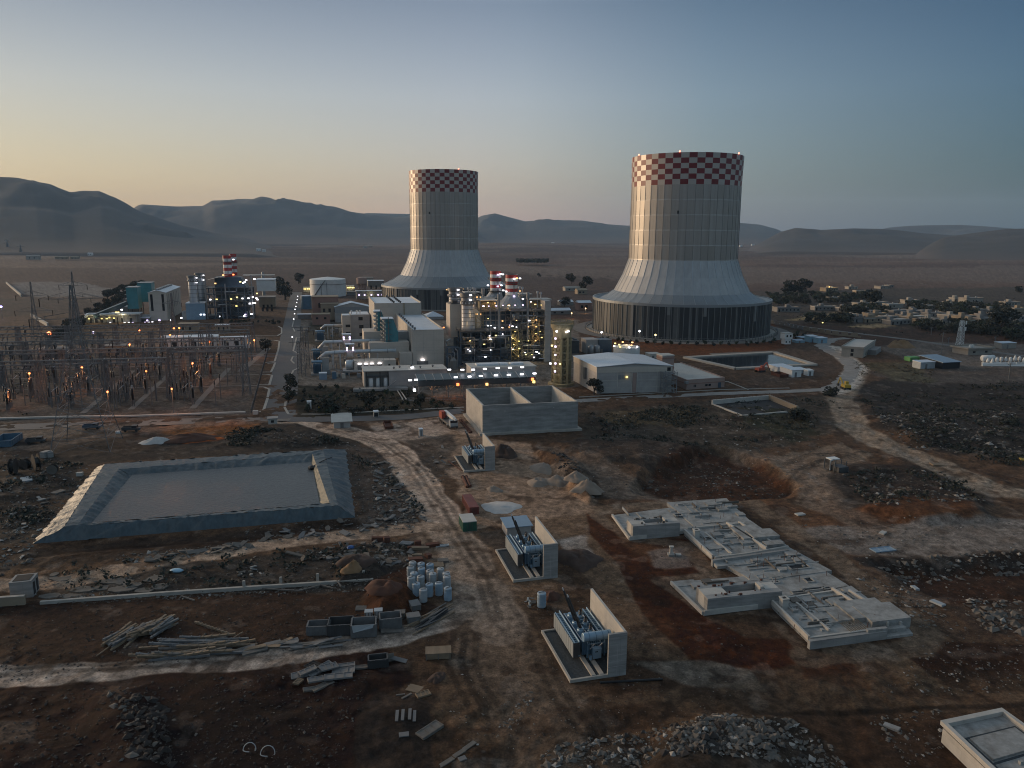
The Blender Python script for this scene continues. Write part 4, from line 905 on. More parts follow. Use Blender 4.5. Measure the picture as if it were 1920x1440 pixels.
def clutter(T,s0,s1,t0,t1,levels,n,seed):
 """vessels, ducts, valves and boxes standing on the floors"""
 rnd=random.Random(seed); zs=[0]+[z+.26 for z in levels[:-1]]
 for i in range(n):
  k=rnd.randrange(len(zs)); z=zs[k]; s=rnd.uniform(s0+.5,s1-2); t=rnd.uniform(t0,t0+(t1-t0)*.5); w=rnd.uniform(.8,3); h=rnd.uniform(1,min(4.,(levels[k]-zs[k])*.85))
  q=MB(); kind=rnd.random()
  if kind<.35: q.use(rnd.choice(['mid_steel','grey_steel','navy_casing','dark_steel'])); sbox(q,s,s+w,t,t+1.5,z,z+h); q.build('equipment_box',parent=T)
  elif kind<.55:
   q.use(rnd.choice(['grey_steel','mid_steel','bright_steel'])); c=W(s,t,z); q.lathe(tuple(c),[(.05,0),(w*.3,.1),(w*.3,h*.85),(.1,h)],12); q.build('vessel',parent=T,smooth=True)
  else:
   q.use(rnd.choice(['grey_steel','bright_steel','mid_steel','mid_steel'])); r=rnd.uniform(.16,.38); zz=z+rnd.uniform(1.5,max(1.6,h)); L=rnd.uniform(3,10)
   pts=[W(s,t-.3,zz),W(min(s+L,s1),t-.3,zz)]
   if rnd.random()<.6: pts.append(W(min(s+L,s1),t-.3,zz+rnd.choice([-1,1])*rnd.uniform(2,6)))
   pts=[Vector((p.x,p.y,max(.3,p.z))) for p in pts]
   q.tube(pts,r,8); q.build('pipe',parent=T)
def banded_stack(label,t,uL,uR,vT,vB,bands,ring_v,lampm):
 S=None; c,r,z0,z1=pcyl(MB(),t,uL,uR,vT,vB)
 S=thing('exhaust_stack',label,'chimney',(c.x,c.y,z0)); n=24
 zs=[z0+(z1-z0)*i/bands for i in range(bands+1)]
 q=MB(); q.lathe((c.x,c.y,0),[(r,z) for z in zs]+[(r*.86,z1),(r*.86,z1-2)],n,caps=(False,False),mats=lambda i,k:'void_dark' if i>bands else ('red_paint' if (bands-1-i)%2==0 else 'white_paint')); q.build('flue',parent=S)
 for v in ring_v:
  z=PX((uL+uR)/2,v,t)[1]; q=MB(); q.use('dark_steel'); q.lathe((c.x,c.y,0),[(r+.05,z),(r+1.2,z),(r+1.2,z+.18),(r+.05,z+.18)],n,caps=(False,False)); q.build('platform',parent=S)
  q=MB(); q.use('dark_steel')
  for a in range(16):
   x,y=c.x+(r+1.15)*math.cos(a*PI/8),c.y+(r+1.15)*math.sin(a*PI/8); x2,y2=c.x+(r+1.15)*math.cos((a+1)*PI/8),c.y+(r+1.15)*math.sin((a+1)*PI/8)
   q.bar((x,y,z),(x,y,z+1.2),.09); q.bar((x,y,z+1.2),(x2,y2,z+1.2),.09); q.bar((x,y,z+.6),(x2,y2,z+.6),.07)
  q.build('railing',parent=S)
 q=MB(); q.use('mid_steel'); f=c-D_*(r+.1)+E_*(r*.15)
 for o in (-.3,.3): q.bar(f+E_*o+Vector((0,0,z0)),f+E_*o+Vector((0,0,z1-.5)),.1)
 for i in range(int((z1-z0)/.7)): q.bar(f-E_*.3+Vector((0,0,z0+i*.7)),f+E_*.3+Vector((0,0,z0+i*.7)),.08)
 q.build('ladder',parent=S)
 for u,v,k in lampm: lamp(S,u,v,t-r-.5,k,.9,.55)
 return S
Z6=lambda x,y:(800+x/6.4,480+y/6.4)
t1=tg(900,684)
H_=thing('heat_recovery_boiler','large steel boiler house of pipes, floors and bright lamps in front of the towers','boiler house',W(sg(900,684),t1))
lev=[max(1,PX(910,v,t1)[1]) for v in (677,664,644,621.5)]
sL=PX(864,650,t1)[0]; sM=PX(957,650,t1)[0]
steel_frame(H_,sL,sM,t1,t1+12,lev,5,2,'blue_steel',seed=4)
t2=t1+5; sM2=PX(957.5,640,t2)[0]; sR=PX(1021,640,t2)[0]
lev2=[max(1,PX(990,v,t2)[1]) for v in (673,655,638,618,600,583)]
steel_frame(H_,sM2,sR,t2,t2+12,lev2,3,1,'mid_steel',seed=9)
tc=t1+12.3
cz=PX(950,583,tc)[1]; cs0=PX(902,620,tc)[0]; cs1=PX(1020,620,tc)[0]
part(H_,'casing','navy_casing',lambda q:sbox(q,cs0,cs1,tc,tc+30,0,cz))
part(H_,'casing','navy_casing',lambda q:sbox(q,PX(864,640,tc)[0],cs0-.02,tc,tc+20,0,PX(880,622,tc)[1]))
q=MB(); q.use('mid_steel')
for i in range(14):
 s=cs0+(cs1-cs0)*i/13; sbox(q,s-.18,s+.18,tc-.35,tc-.003,lev[-1]+.3,cz)
for v in (590,600,609): z=PX(950,v,tc)[1]; sbox(q,cs0,cs1,tc-.45,tc-.36,z-.25,z+.25)
q.build('casing_ribs',parent=H_)
clutter(H_,sL,sM,t1-.9,t1+9,lev,95,12); clutter(H_,sM2,sR,t2-.9,t2+9,lev2,75,22)
dk=MB(); dk.use('mid_steel'); sbox(dk,cs0-1,cs1+1,tc-2,tc+31,cz+.003,cz+.3); dk.build('upper_deck',parent=H_)
q=MB(); q.use('mid_steel'); rail(q,[W(cs0-1,tc+10,cz+.3),W(cs0-1,tc-2,cz+.3),W(cs1+1,tc-2,cz+.3),W(cs1+1,tc+10,cz+.3)],1.2,.12); q.build('railing',parent=H_)
def hood(t,u0,u1,v0,ut0,ut1,vt,dep):
 a0,z0=PX(u0,v0,t); a1,_=PX(u1,v0,t); tt=t+dep*.5; b0,z1=PX(ut0,vt,tt); b1,_=PX(ut1,vt,tt); r=(b1-b0)/2
 n=20; q=MB(); q.use('grey_steel'); c=W((b0+b1)/2,tt); bot=[];top=[]
 for k in range(n):
  a=2*PI*k/n; ca,sa=math.cos(a),math.sin(a); mx=max(abs(ca),abs(sa));
  bot.append(W((a0+a1)/2+(a1-a0)/2*ca/mx,tt+dep/2*sa/mx,cz+.3)); top.append(W((b0+b1)/2+r*ca,tt+r*sa,z1))
 n0=q.pts(bot+top)
 for k in range(n): q.face(n0+k,n0+(k+1)%n,n0+n+(k+1)%n,n0+n+k)
 q.build('flue_hood',parent=H_); return tt
th2=hood(tc+1,938,988,578,949,970,553,14); th1=hood(tc+17,908,948,572,920,940,545,14)
banded_stack('nearer red and white striped exhaust stack on the main boiler house',th2,948,970.5,515,553,6,(531.5,),[(964.5,522.5,'lamp_white'),(969,521.5,'lamp_warm'),(975,522,'lamp_white'),(949,546.5,'lamp_white'),(964,555.5,'lamp_violet')])
banded_stack('farther red and white striped exhaust stack on the main boiler house',th1,919,940,508,546,6,(524.5,545.5),[(934,515,'lamp_violet'),(939,513.5,'lamp_white'),(943,514.5,'lamp_white'),(933.5,537,'lamp_violet'),(940,535,'lamp_white'),(943.5,544.5,'lamp_white'),(915,535,'lamp_white')])
for u0,u1,vt,t,dp in ((900,934,562.5,tc-.5,8),(902,936,558,tc+18,8),(994,1035,561,tc+4,8),(975,998,551,tc+20,8),(872,902,548,tc+20,8)):
 s0,z1=PX(u0,vt,t); s1,_=PX(u1,vt,t); q=MB(); q.use('roof_sheet'); sbox(q,s0,s1,t,t+dp,z1-.4,z1); q.build('penthouse_roof',parent=H_)
 q=MB(); q.use('mid_steel')
 for s in (s0+.4,(s0+s1)/2,s1-.4):
  for tt in (t+.4,t+dp-.4): sbox(q,s-.12,s+.12,tt-.12,tt+.12,min(cz,z1-3),z1-.4)
 q.build('penthouse_frame',parent=H_)
 q=MB(); q.use('ochre_concrete' if u0 in(900,994) else 'grey_steel'); sbox(q,s0+.6,s1-.6,t+2,t+dp-1,cz+.3,z1-1.2); q.build('penthouse_wall',parent=H_)
for u,vt,vb,t in ((878,538.5,548,tc+22),(882,539.5,548,tc+22),(887.5,538.5,548,tc+22),(891,540,548,tc+22),(1007.5,546,556,tc+6),(1014,547.5,557,tc+6),(974,537,551,tc+22),(979.5,538,551,tc+22)):
 p=PXW(u,vb,t); z1=PX(u,vt,t)[1]; q=MB(); q.use('bright_steel'); q.lathe((p.x,p.y,0),[(.25,min(cz,p.z-1)),(.25,z1-1.2),(.55,z1-1),(.55,z1)],10); q.build('vent_pipe',parent=H_)
for u,w,vt,vb,t in ((935.5,6,551.5,617,t1+3),(906,6.5,541,557,tc+14),(990,5.5,548,640,t2-1.2),(919,1.6,576,664,t1-1),(1007,1.8,585,615,t2-1.2)):
 s,z1=PX(u,vt,t); z0=PX(u,vb,t)[1]; s2,_=PX(u+w,vt,t); r=(s2-s)/2; p=W(s,t); q=MB(); q.use('grey_steel'); q.lathe((p.x,p.y,0),[(r*.7,z0),(r*.7,z1-3),(r,z1-2.8),(r,z1)],12); q.build('silencer',parent=H_)
s0,_=PX(1021.5,600,t2-1); s1,z1=PX(1033,564,t2-1); part(H_,'lift_shaft','grey_wall',lambda q:sbox(q,s0,s1,t2-1,t2+6,0,z1))
def stair(T,u,t,z0,z1,m='ochre_concrete',w=3.2):
 s,_=PX(u,640,t); q=MB(); q.use(m); n=int((z1-z0)/3.2)
 for a in (-w/2,w/2):
  for tt in (t,t+2.4): sbox(q,s+a-.1,s+a+.1,tt-.1,tt+.1,z0,z1)
 for i in range(n):
  a,b=(s-w/2,s+w/2) if i%2==0 else (s+w/2,s-w/2); za=z0+i*3.2
  q.bar(W(a,t+.6,za),W(b,t+.6,za+3.2),1.0,.18); q.bar(W(a,t,za+1.1),W(b,t,za+4.3),.09); sbox(q,min(s-w/2,s+w/2),max(s-w/2,s+w/2),t+1.2,t+2.4,za+3.1,za+3.25)
 q.build('stair_tower',parent=T)
stair(H_,965.5,t2-3.2,0,PX(965,618,t2-3)[1]); stair(H_,900,t1+6,lev[-1],cz); stair(H_,1005,t2-3,PX(1005,645,t2)[1],PX(1005,596,t2)[1])
LP=[(368,405,'w'),(240,405,'a'),(430,395,'a'),(372,455,'a'),(515,470,'w'),(520,527,'v'),(605,493,'a'),(645,493,'a'),(600,697,'a'),(648,697,'a'),(735,560,'a'),(820,565,'a'),(680,602,'v'),(745,602,'v'),(835,598,'v'),(915,592,'v'),(985,592,'a'),(1062,590,'v'),(1155,588,'v'),(1250,550,'w'),(1303,580,'a'),(1375,588,'y'),(1120,420,'a'),(875,515,'y'),(1155,515,'w'),
 (738,752,'y'),(910,780,'a'),(1078,773,'a'),(1232,775,'w'),(1315,768,'a'),(1313,847,'a'),(1222,850,'a'),(440,845,'a'),(468,858,'a'),(735,835,'w'),(772,835,'w'),(818,860,'w'),(908,858,'w'),(990,853,'a'),(1000,830,'v'),(1030,843,'w'),(1078,853,'w'),(915,865,'a'),
 (755,957,'w'),(832,953,'y'),(912,937,'w'),(766,998,'w'),(520,1018,'a'),(1010,975,'w'),(1035,990,'y'),(1105,1022,'y'),(1222,1018,'y'),(1310,1015,'a'),(1310,930,'y'),(1380,978,'y'),(1010,1100,'w'),(1028,1118,'w'),(495,1122,'w'),(520,1143,'w'),(768,1128,'w'),(705,1210,'w'),(1180,1158,'w'),(1190,1182,'y'),(1262,1182,'y'),(1320,1150,'w'),(1350,1168,'w'),(1288,1217,'w'),(1100,1200,'y'),(1110,1110,'y'),(1045,1060,'y'),(205,858,'r'),(1360,905,'y'),(690,1060,'y'),(1060,905,'y')]
KM=dict(w='lamp_white',a='lamp_warm',y='lamp_yellow',v='lamp_violet',r='lamp_flare')
for i,(x,y,k) in enumerate(LP):
 u,v=Z6(x,y); t=(t1-1.6 if v>617 else tc-2.6) if u<957 else (t2-2 if v>583 else tc-2.6)
 if v<560: t=tc+10
 lamp(H_,u,v,t,KM[k],(.85,.5,.65,.45)[i%4],(.4,.3)[i%2])
for x,y,e,cl in ((600,720,260,WARM),(690,600,200,WARM),(985,610,280,WARM),(1300,800,260,WARM),(1310,980,200,WARM),(1060,1000,320,(1,.8,.3)),(1060,1130,260,(1,.8,.3)),(760,1000,160,WARM),(520,1040,160,WARM),(1240,1190,240,(1,.8,.3)),(900,870,220,WHT),(440,830,140,WARM),(1260,560,180,WARM),(870,560,200,WARM)):
 u,v=Z6(x,y); t=(t1-2.6) if u<957 else (t2-4)
 if v<580: t=tc-3.5
 plight(PXW(u,v,t),cl,e)
def gas_stack(label,t,uL,uR,vT,vm,vB,flare):
 c,r,z0,z1=pcyl(MB(),t,uL,uR,vm,vB); zt=PX((uL+uR)/2,vT,t)[1]
 S=thing('bypass_stack',label,'chimney',(c.x,c.y,0))
 q=MB(); q.use('bright_steel'); q.lathe((c.x,c.y,0),[(r*1.12,z0),(r,z0+2.5),(r,z1)],28,caps=(True,False)); q.build('barrel',parent=S,smooth=True)
 q=MB(); q.use('mid_steel')
 for i in range(5): z=z0+3+(z1-z0-3)*i/5; q.lathe((c.x,c.y,0),[(r+.02,z),(r+.15,z),(r+.15,z+.25),(r+.02,z+.25)],28,caps=(False,False))
 q.build('hoop',parent=S)
 R=r*flare; h=zt-z1
 q=MB(); q.use('mid_steel'); q.lathe((c.x,c.y,0),[(r,z1),(R,z1+.5),(R,z1+h*.35)],28,caps=(False,False)); q.build('platform_band',parent=S)
 q=MB(); q.use('grey_steel'); q.lathe((c.x,c.y,0),[(r*1.02,z1+h*.36),(r*1.02,z1+h*.62)],28,caps=(False,False)); q.build('neck',parent=S)
 q=MB(); q.use('mid_steel'); q.lathe((c.x,c.y,0),[(R*.95,z1+h*.63),(R,z1+h*.7),(R,zt),(R*.85,zt),(R*.85,zt-1)],28,caps=(True,False)); q.build('head',parent=S)
 for k in range(14):
  q=MB(); q.use('bright_steel'); a=2*PI*k/14; p=Vector((c.x+R*1.005*math.cos(a),c.y+R*1.005*math.sin(a),z1+h*.2)); q.obox(p,Vector((-math.sin(a),math.cos(a),0))*.3,Vector((math.cos(a),math.sin(a),0))*.06,(0,0,.4)); q.build('vent_plate',parent=S)
 lamp(S,(uL+uR)/2+5,vT+4,t-R-.2,'lamp_white',1,.5); lamp(S,(uL+uR)/2+5,vT+13,t-R-.2,'lamp_white',1,.5)
 return S
tb=t1+4.5
BB=thing('intake_block','plain beige block tower beside the grey bypass stacks','building',W(PX(850,620,tb+5)[0],tb+5))
q=MB(); q.use('beige_wall'); pbox(q,tb+5,11,844,867,571,632); q.build('wall',parent=BB)
s0,_=PX(844,600,tb+5); s1,z1=PX(867,571,tb+5); part(BB,'roof_equipment','dark_steel',lambda q:(sbox(q,s0+.5,s1-.5,tb+6,tb+15,z1+.003,z1+.5),sbox(q,s0+1.5,s0+4,tb+7,tb+9,z1+.5,z1+1.8)))
gas_stack('nearer grey bypass stack with a dark flared head in front of the beige block',tb,865.5,889.5,549.5,572,622,1.22)
gas_stack('farther grey bypass stack lit amber, behind the beige block',tb+16,842,866,539.5,557,590,1.2)
Y=thing('pipe_rack','blue steel rack of ladders and pipes against the right edge of the turbine hall','pipe rack',W(PX(850,690,t1-8)[0],t1-8))
q=MB(); q.use('blue_steel'); a0=PX(839,660,t1-8)[0]; a1=PX(862,660,t1-8)[0]; zt=PX(850,652,t1-8)[1]
for s in (a0,(a0+a1)/2,a1):
 for t in (t1-8,t1-4): sbox(q,s-.2,s+.2,t-.2,t+.2,0,zt)
for z in (zt*.33,zt*.66,zt):
 for t in (t1-8,t1-4): q.bar(W(a0,t,z),W(a1,t,z),.35)
for s in (a0,a1): q.bar(W(s,t1-8,0),W(s,t1-4,zt*.6),.25)
q.build('frame',parent=Y)
for i in range(4): part(Y,'pipe','grey_steel',lambda q:q.tube([W(a0+.5+i*1.3,t1-8.5,0),W(a0+.5+i*1.3,t1-8.5,zt*(.5+.12*i)),W(a0+.5+i*1.3,t1-3,zt*(.5+.12*i))],.3,8))
part(Y,'tank','mid_steel',lambda q:q.lathe(tuple(W(a0+2.4,t1-9.5)),[(1.6,0),(1.6,4),(.6,5.2),(.2,5.4)],14))
part(Y,'pipe','grey_steel',lambda q:q.tube([PXW(837,600+48,t1-9),PXW(837,640,t1-9),PXW(845,636,t1-9)],.4,8))
                 # ochre water tower
tt=tg(1052,724)+3.5
c=PXW(1052,724,tt); T=thing('water_tower','tall ochre concrete tower with a bowl head and lamps up its left side','water tower',(c.x,c.y,0))
z=lambda v:PX(1052,v,tt)[1]; r=PX(1068,680,tt)[0]-PX(1052,680,tt)[0]
q=MB(); q.use('ochre_concrete')
for k in range(8):
 a=2*PI*k/8+PI/8+YAW; p=(c.x+r*math.cos(a),c.y+r*math.sin(a)); q.bar((*p,0),(*p,z(632)),.9)
q.build('columns',parent=T)
vs=[720,712,700,688,673,660,646,633]
for v0,v1 in zip(vs,vs[1:]):
 q=MB(); q.use('ochre_concrete')
 for k in range(8):
  a=2*PI*k/8+PI/8+YAW; b=a+PI/4; p=Vector((c.x+r*math.cos(a),c.y+r*math.sin(a),0)); p2=Vector((c.x+r*math.cos(b),c.y+r*math.sin(b),0))
  q.bar(p+Vector((0,0,z(v0))),p2+Vector((0,0,z(v0))),.5,.7); q.bar(p+Vector((0,0,z(v0))),p2+Vector((0,0,z(v1))),.22); q.bar(p2+Vector((0,0,z(v0))),p+Vector((0,0,z(v1))),.22)
 q.build('ring_beam',parent=T)
part(T,'shaft','ochre_concrete',lambda q:q.lathe((c.x,c.y,0),[(r*.62,0),(r*.62,z(632))],16))
q=MB(); q.use('ochre_concrete'); q.lathe((c.x,c.y,0),[(r*.95,z(633)),(r*1.0,z(631)),(r*1.02,z(620)),(r*1.28,z(612)),(r*1.3,z(607)),(r*1.2,z(607)),(r*1.2,z(609))],24); q.build('tank',parent=T)
q=MB(); q.use('ochre_concrete')
for k in range(28):
 a=2*PI*k/28; p=Vector((c.x+r*1.27*math.cos(a),c.y+r*1.27*math.sin(a),z(607))); b=a+2*PI/28; p2=Vector((c.x+r*1.27*math.cos(b),c.y+r*1.27*math.sin(b),z(607)))
 q.bar(p,p+Vector((0,0,1.2)),.18); q.bar(p+Vector((0,0,1.2)),p2+Vector((0,0,1.2)),.16); q.bar(p+Vector((0,0,.6)),p2+Vector((0,0,.6)),.1)
q.build('railing',parent=T)
q=MB(); q.use('ochre_concrete'); q.lathe((c.x,c.y,0),[(r*1.5,0),(r*1.5,.9),(r*1.2,.95)],16); q.build('footing',parent=T)
for x,y,k in ((1560,905,'w'),(1700,903,'w'),(1675,912,'w'),(1545,990,'v'),(1545,1087,'v'),(1543,1187,'v'),(1545,1290,'v'),(1540,1385,'v'),(1503,1075,'y'),(1485,1290,'w'),(1600,1296,'y')):
 u,v=Z6(x,y); lamp(T,u,v,tt-r-.4,KM[k],.6,.6)
for v in (640,655,672,690,706): plight(PXW(1039.5,v,tt-r-1.6),(1,.9,.6),70,.3)
plight(PXW(1047,622,tt-r-2.5),WHT,160); plight(PXW(1066,622,tt-r-2.5),WHT,120)
                 # pale hall, pink block, ponds, tanks
Z1=lambda x,y:(1050+x/5.486,560+y/5.486)
EH=dirs(math.radians(7.5))[0]
def gable_hall(T,a,ex,ey,w,d,h,rise,wall,roof,ovh=.4,band=None):
 P=lambda s,t,z:a+ex*s+ey*t+Vector((0,0,z))
 q=MB(); q.use(wall); n=q.pts([P(0,0,0),P(w,0,0),P(w,0,h),P(w/2,0,h+rise),P(0,0,h),P(0,d,0),P(w,d,0),P(w,d,h),P(w/2,d,h+rise),P(0,d,h)])
 q.face(0,1,2,3,4); q.face(9,8,7,6,5); q.face(0,5,6,1); q.face(1,6,7,2); q.face(5,0,4,9); q.face(2,7,8,3); q.face(3,8,9,4); q.build('wall',parent=T)
 for s0,s1,z0,z1 in ((-ovh,w/2,h-ovh*rise/(w/2)+.1,h+rise+.1),(w/2,w+ovh,h+rise+.1,h-ovh*rise/(w/2)+.1)):
  q=MB(); q.use(roof); k=[P(s0,-ovh,z0),P(s1,-ovh,z1),P(s1,d+ovh,z1),P(s0,d+ovh,z0)]; k2=[p+Vector((0,0,.2)) for p in k]; n=q.pts(k+k2)
  for f in ((0,3,2,1),(4,5,6,7),(0,1,5,4),(1,2,6,5),(2,3,7,6),(3,0,4,7)): q.face(*f)
  q.build('roof',parent=T)
 return P
a=G(1118.5,738); b=G(1258,735); ex=(b-a).normalized(); w=(b-a).length; h=hgt(a,689);
d=30.
for i in range(10,60):
 if proj(a+D_*i+Vector((0,0,h)))[1]<669: d=i; break
T=thing('storage_hall','large pale concrete hall with a low white gable roof beside the ochre tower','hall',a)
P=gable_hall(T,a,ex,D_,w,d,h,1.2,'grey_wall','roof_pale')
q=MB(); q.use('beige_wall'); hb=h-2.1
for s0,s1,t0,t1_ in ((-.15,w+.15,-.15,-.003),(-.15,-.003,0,d)):
 q.prism([P(s0,t0,0)[:2],P(s1,t0,0)[:2],P(s1,t1_,0)[:2],P(s0,t1_,0)[:2]],hb,h+.05)
q.build('fascia_band',parent=T)
q=MB(); q.use('concrete_pale')
for zz in (2.2,5.0): q.prism([P(0,-.06,0)[:2],P(w,-.06,0)[:2],P(w,-.003,0)[:2],P(0,-.003,0)[:2]],zz,zz+.15)
for s in (w*.27,w*.46,w*.53,w*.8): q.prism([P(s,-.1,0)[:2],P(s+.3,-.1,0)[:2],P(s+.3,-.01,0)[:2],P(s,-.01,0)[:2]],0,hb)
q.build('wall_ribs',parent=T)
q=MB(); q.use('pink_wall'); q.prism([P(w*.475,-.14,0)[:2],P(w*.525,-.14,0)[:2],P(w*.525,-.01,0)[:2],P(w*.475,-.01,0)[:2]],.3,hb-.2); q.build('lift_panel',parent=T)
for s in (w*.28,w*.33):
 q=MB(); q.use('grey_steel'); q.prism([P(s,-.12,0)[:2],P(s+1.1,-.12,0)[:2],P(s+1.1,-.02,0)[:2],P(s,-.02,0)[:2]],hb-2.6,hb-1); q.build('louvre',parent=T)
q=MB(); q.use('mid_steel'); q.prism([P(-.9,d*.42,0)[:2],P(-.02,d*.42,0)[:2],P(-.02,d*.42+2,0)[:2],P(-.9,d*.42+2,0)[:2]],h*.35,h*.8); q.build('wall_unit',parent=T)
q=MB(); q.use('window_glass'); q.prism([P(w-2,-.18,0)[:2],P(w-.6,-.18,0)[:2],P(w-.6,-.16,0)[:2],P(w-2,-.16,0)[:2]],hb+.3,hb+1.7); q.build('door',parent=T)
b_=MB(); b_.use('lamp_yellow'); p=P(w*.39,-.5,h*.62); b_.obox(p,ex*.35,D_*.2,(0,0,.3)); b_.build('lamp',parent=T)
st=thing('stair_scaffold','grey steel stair scaffold against the right corner of the pale hall','stairs',P(w*.86,-3,0)); q=MB(); q.use('grey_steel')
for s in (w*.84,w*.9,w+.6):
 for t in (-3.2,-.8): q.prism([P(s-.1,t-.1,0)[:2],P(s+.1,t-.1,0)[:2],P(s+.1,t+.1,0)[:2],P(s-.1,t+.1,0)[:2]],0,hb+.5)
for i in range(4):
 z=hb*i/4; z2=hb*(i+1)/4; A,B=(w*.84,w+.6) if i%2 else (w+.6,w*.84); q.bar(P(A,-2,z),P(B,-2,z2),1.0,.2); q.bar(P(A,-3.2,z+1),P(B,-3.2,z2+1),.1); q.bar(P(w*.84,-3.2,z2),P(w+.6,-3.2,z2),.2); q.bar(P(w*.84,-.8,z2),P(w+.6,-.8,z2),.2); q.bar(P(B,-3.2,z),P(A,-3.2,z2),.1)
q.build('frame',parent=st)
a=G(1287,731); b=G(1358,726); ex=(b-a).normalized(); w=(b-a).length; h=hgt(a,714); d=22.
for i in range(8,60):
 if proj(a+D_*i+Vector((0,0,h)))[1]<684.5: d=i; break
T=thing('pump_house','low pink building with a square roof tower and a pale flat roof','building',a)
P=lambda s,t,z=0:a+ex*s+D_*t+Vector((0,0,z))
def pp(q,s0,s1,t0,t1,z0,z1): q.prism([P(s0,t0)[:2],P(s1,t0)[:2],P(s1,t1)[:2],P(s0,t1)[:2]],z0,z1)
part(T,'wall','pink_wall',lambda q:pp(q,0,w,0,d,0,h)); part(T,'roof','roof_sheet',lambda q:pp(q,.4,w-.4,.4,d-.4,h,h+.08))
part(T,'cornice','terracotta_wall',lambda q:(pp(q,-.1,w+.1,-.1,-.003,h-1.5,h-1.1),pp(q,-.1,-.003,0,d,h-1.5,h-1.1)))
part(T,'parapet','pink_wall',lambda q:(pp(q,0,w,-.05,.35,h+.003,h+.4),pp(q,-.05,.35,.35,d,h+.003,h+.4),pp(q,w-.35,w,.35,d,h+.003,h+.4)))
s0,_=0,0
tz=hgt(P(0,0),667);
for i in range(10,90):
 if proj(P(-2,d*.35,i*.25))[1]<668: tz=i*.25; break
part(T,'tower','pink_wall',lambda q:pp(q,-4.6,.9,d*.35,d*.35+5.5,0,tz)); part(T,'tower_roof','roof_sheet',lambda q:pp(q,-4.7,1,d*.35-.1,d*.35+5.6,tz+.003,tz+.4))
part(T,'cornice','terracotta_wall',lambda q:(pp(q,-4.75,1.05,d*.35-.15,d*.35-.003,tz-1.1,tz-.6),pp(q,-4.75,1.05,d*.35-.15,d*.35-.003,h+2.6,h+3.1),pp(q,-4.75,-4.603,d*.35,d*.35+5.5,tz-1.1,tz-.6),pp(q,-4.75,-4.603,d*.35,d*.35+5.5,h+2.6,h+3.1)))
for s in (3.2,3.9): part(T,'window','window_glass',lambda q:pp(q,s,s+.4,-.12,-.05,.9,1.9))
part(T,'door','blue_steel',lambda q:pp(q,w-3,w-1.7,-.14,-.06,0,2.2)); part(T,'vent_unit','grey_steel',lambda q:pp(q,-1.2,.2,-1.2,.0-.01,h-1,h))
for s in (8.5,10): part(T,'window','window_glass',lambda q:pp(q,s,s+1.1,-.12,-.05,1,1.8))
for s in (-1.4,-.6): part(T,'lamp','lamp_yellow',lambda q:pp(q,s-.2,s+.25,d*.35-.5,d*.35-.2,h+2.9,h+3.2))
wp=[G(1294,672),G(1449,663),G(1518,684),G(1380,691)]
mat('water_dark',(.012,.016,.02),.12,var=.2,scale=.4,bump=.12)
q=MB(); q.use('water_dark'); n=q.pts([(p.x,p.y,.06) for p in wp]); q.face(n,n+1,n+2,n+3) ; o=q.build('water'); tag(o,kind='structure')
T=thing('reservoir_kerb','pale raised kerb round the dark reservoir below the large cooling tower','kerb',wp[0])
cc=sum(wp,Vector())/4
for i in range(4):
 A,B=wp[i],wp[(i+1)%4]; k=(B-A).normalized(); o=Vector((k.y,-k.x,0)); o=o if o.dot((A+B)/2-cc)>0 else -o
 q=MB(); q.use('kerb_pale'); q.prism([A[:2],B[:2],(B+o*3+k*2)[:2],(A+o*3-k*2)[:2]],-.1,.7); q.build('kerb',parent=T)
q=MB(); q.use('paved_dust'); A=[G(1330,663),G(1449,658),G(1462,660),G(1340,668)]; q.prism([p[:2] for p in A],-.1,.12); tag(q.build('path'),kind='structure')
c,r,z0,z1=pcyl(MB(),tg(1174,668),1151,1198,650,668); tk=tg(1174,668)
T=thing('storage_tank','low white tank with a ring of lamps behind the pale hall','tank',(c.x,c.y,0))
part(T,'shell','white_paint',lambda q:q.lathe((c.x,c.y,0),[(r,0),(r,z1),(r*.98,z1+.1),(.1,z1+1.2)],32),False)
q=MB(); q.use('galvanised')
for k in range(24):
 a=2*PI*k/24; p=Vector((c.x+r*math.cos(a),c.y+r*math.sin(a),z1)); a+=2*PI/24; p2=Vector((c.x+r*math.cos(a),c.y+r*math.sin(a),z1)); q.bar(p,p+Vector((0,0,1.1)),.08); q.bar(p+Vector((0,0,1.1)),p2+Vector((0,0,1.1)),.08)
q.build('railing',parent=T)
for x,y,k in ((558,487,'w'),(620,495,'y'),(712,500,'w'),(793,493,'w'),(735,480,'a'),(610,473,'y'),(568,460,'y'),(645,446,'a'),(745,450,'a')):
 u,v=Z1(x,y); lamp(T,u,v,tk-r*(.9 if y>480 else .2),KM[k],.7,.6)
plight((c.x,c.y,z1+3),(1,.75,.4),300)
for (u0,u1,vt,vb,m,lab,dp) in ((1099,1122,637.5,663,'grey_wall','grey box shed beside two upright vessels behind the hall',8),(1123,1147,638,663,'blue_steel','dark blue container box behind the pale hall',8),(1219,1240,664.5,672,'beige_wall','small beige block peeping over the hall\'s right roof edge',6),(1062,1086,640,662,'dark_steel','dark pump skid right of the ochre tower',6)):
 t=tg((u0+u1)/2,vb); T=thing('equipment_shed',lab,'shed',W(PX(u0,vb,t)[0],t)); q=MB(); q.use(m); a0,a1,_,zz=pbox(q,t,dp,u0,u1,vt,vb); q.build('wall',parent=T); part(T,'roof',m if m!='beige_wall' else 'roof_sheet',lambda q:sbox(q,a0-.15,a1+.15,t-.15,t+dp+.15,zz+.003,zz+.25))
 part(T,'door','mid_steel',lambda q:sbox(q,a0+1,a0+2.2,t-.08,t-.003,0,min(2.4,zz*.7)))
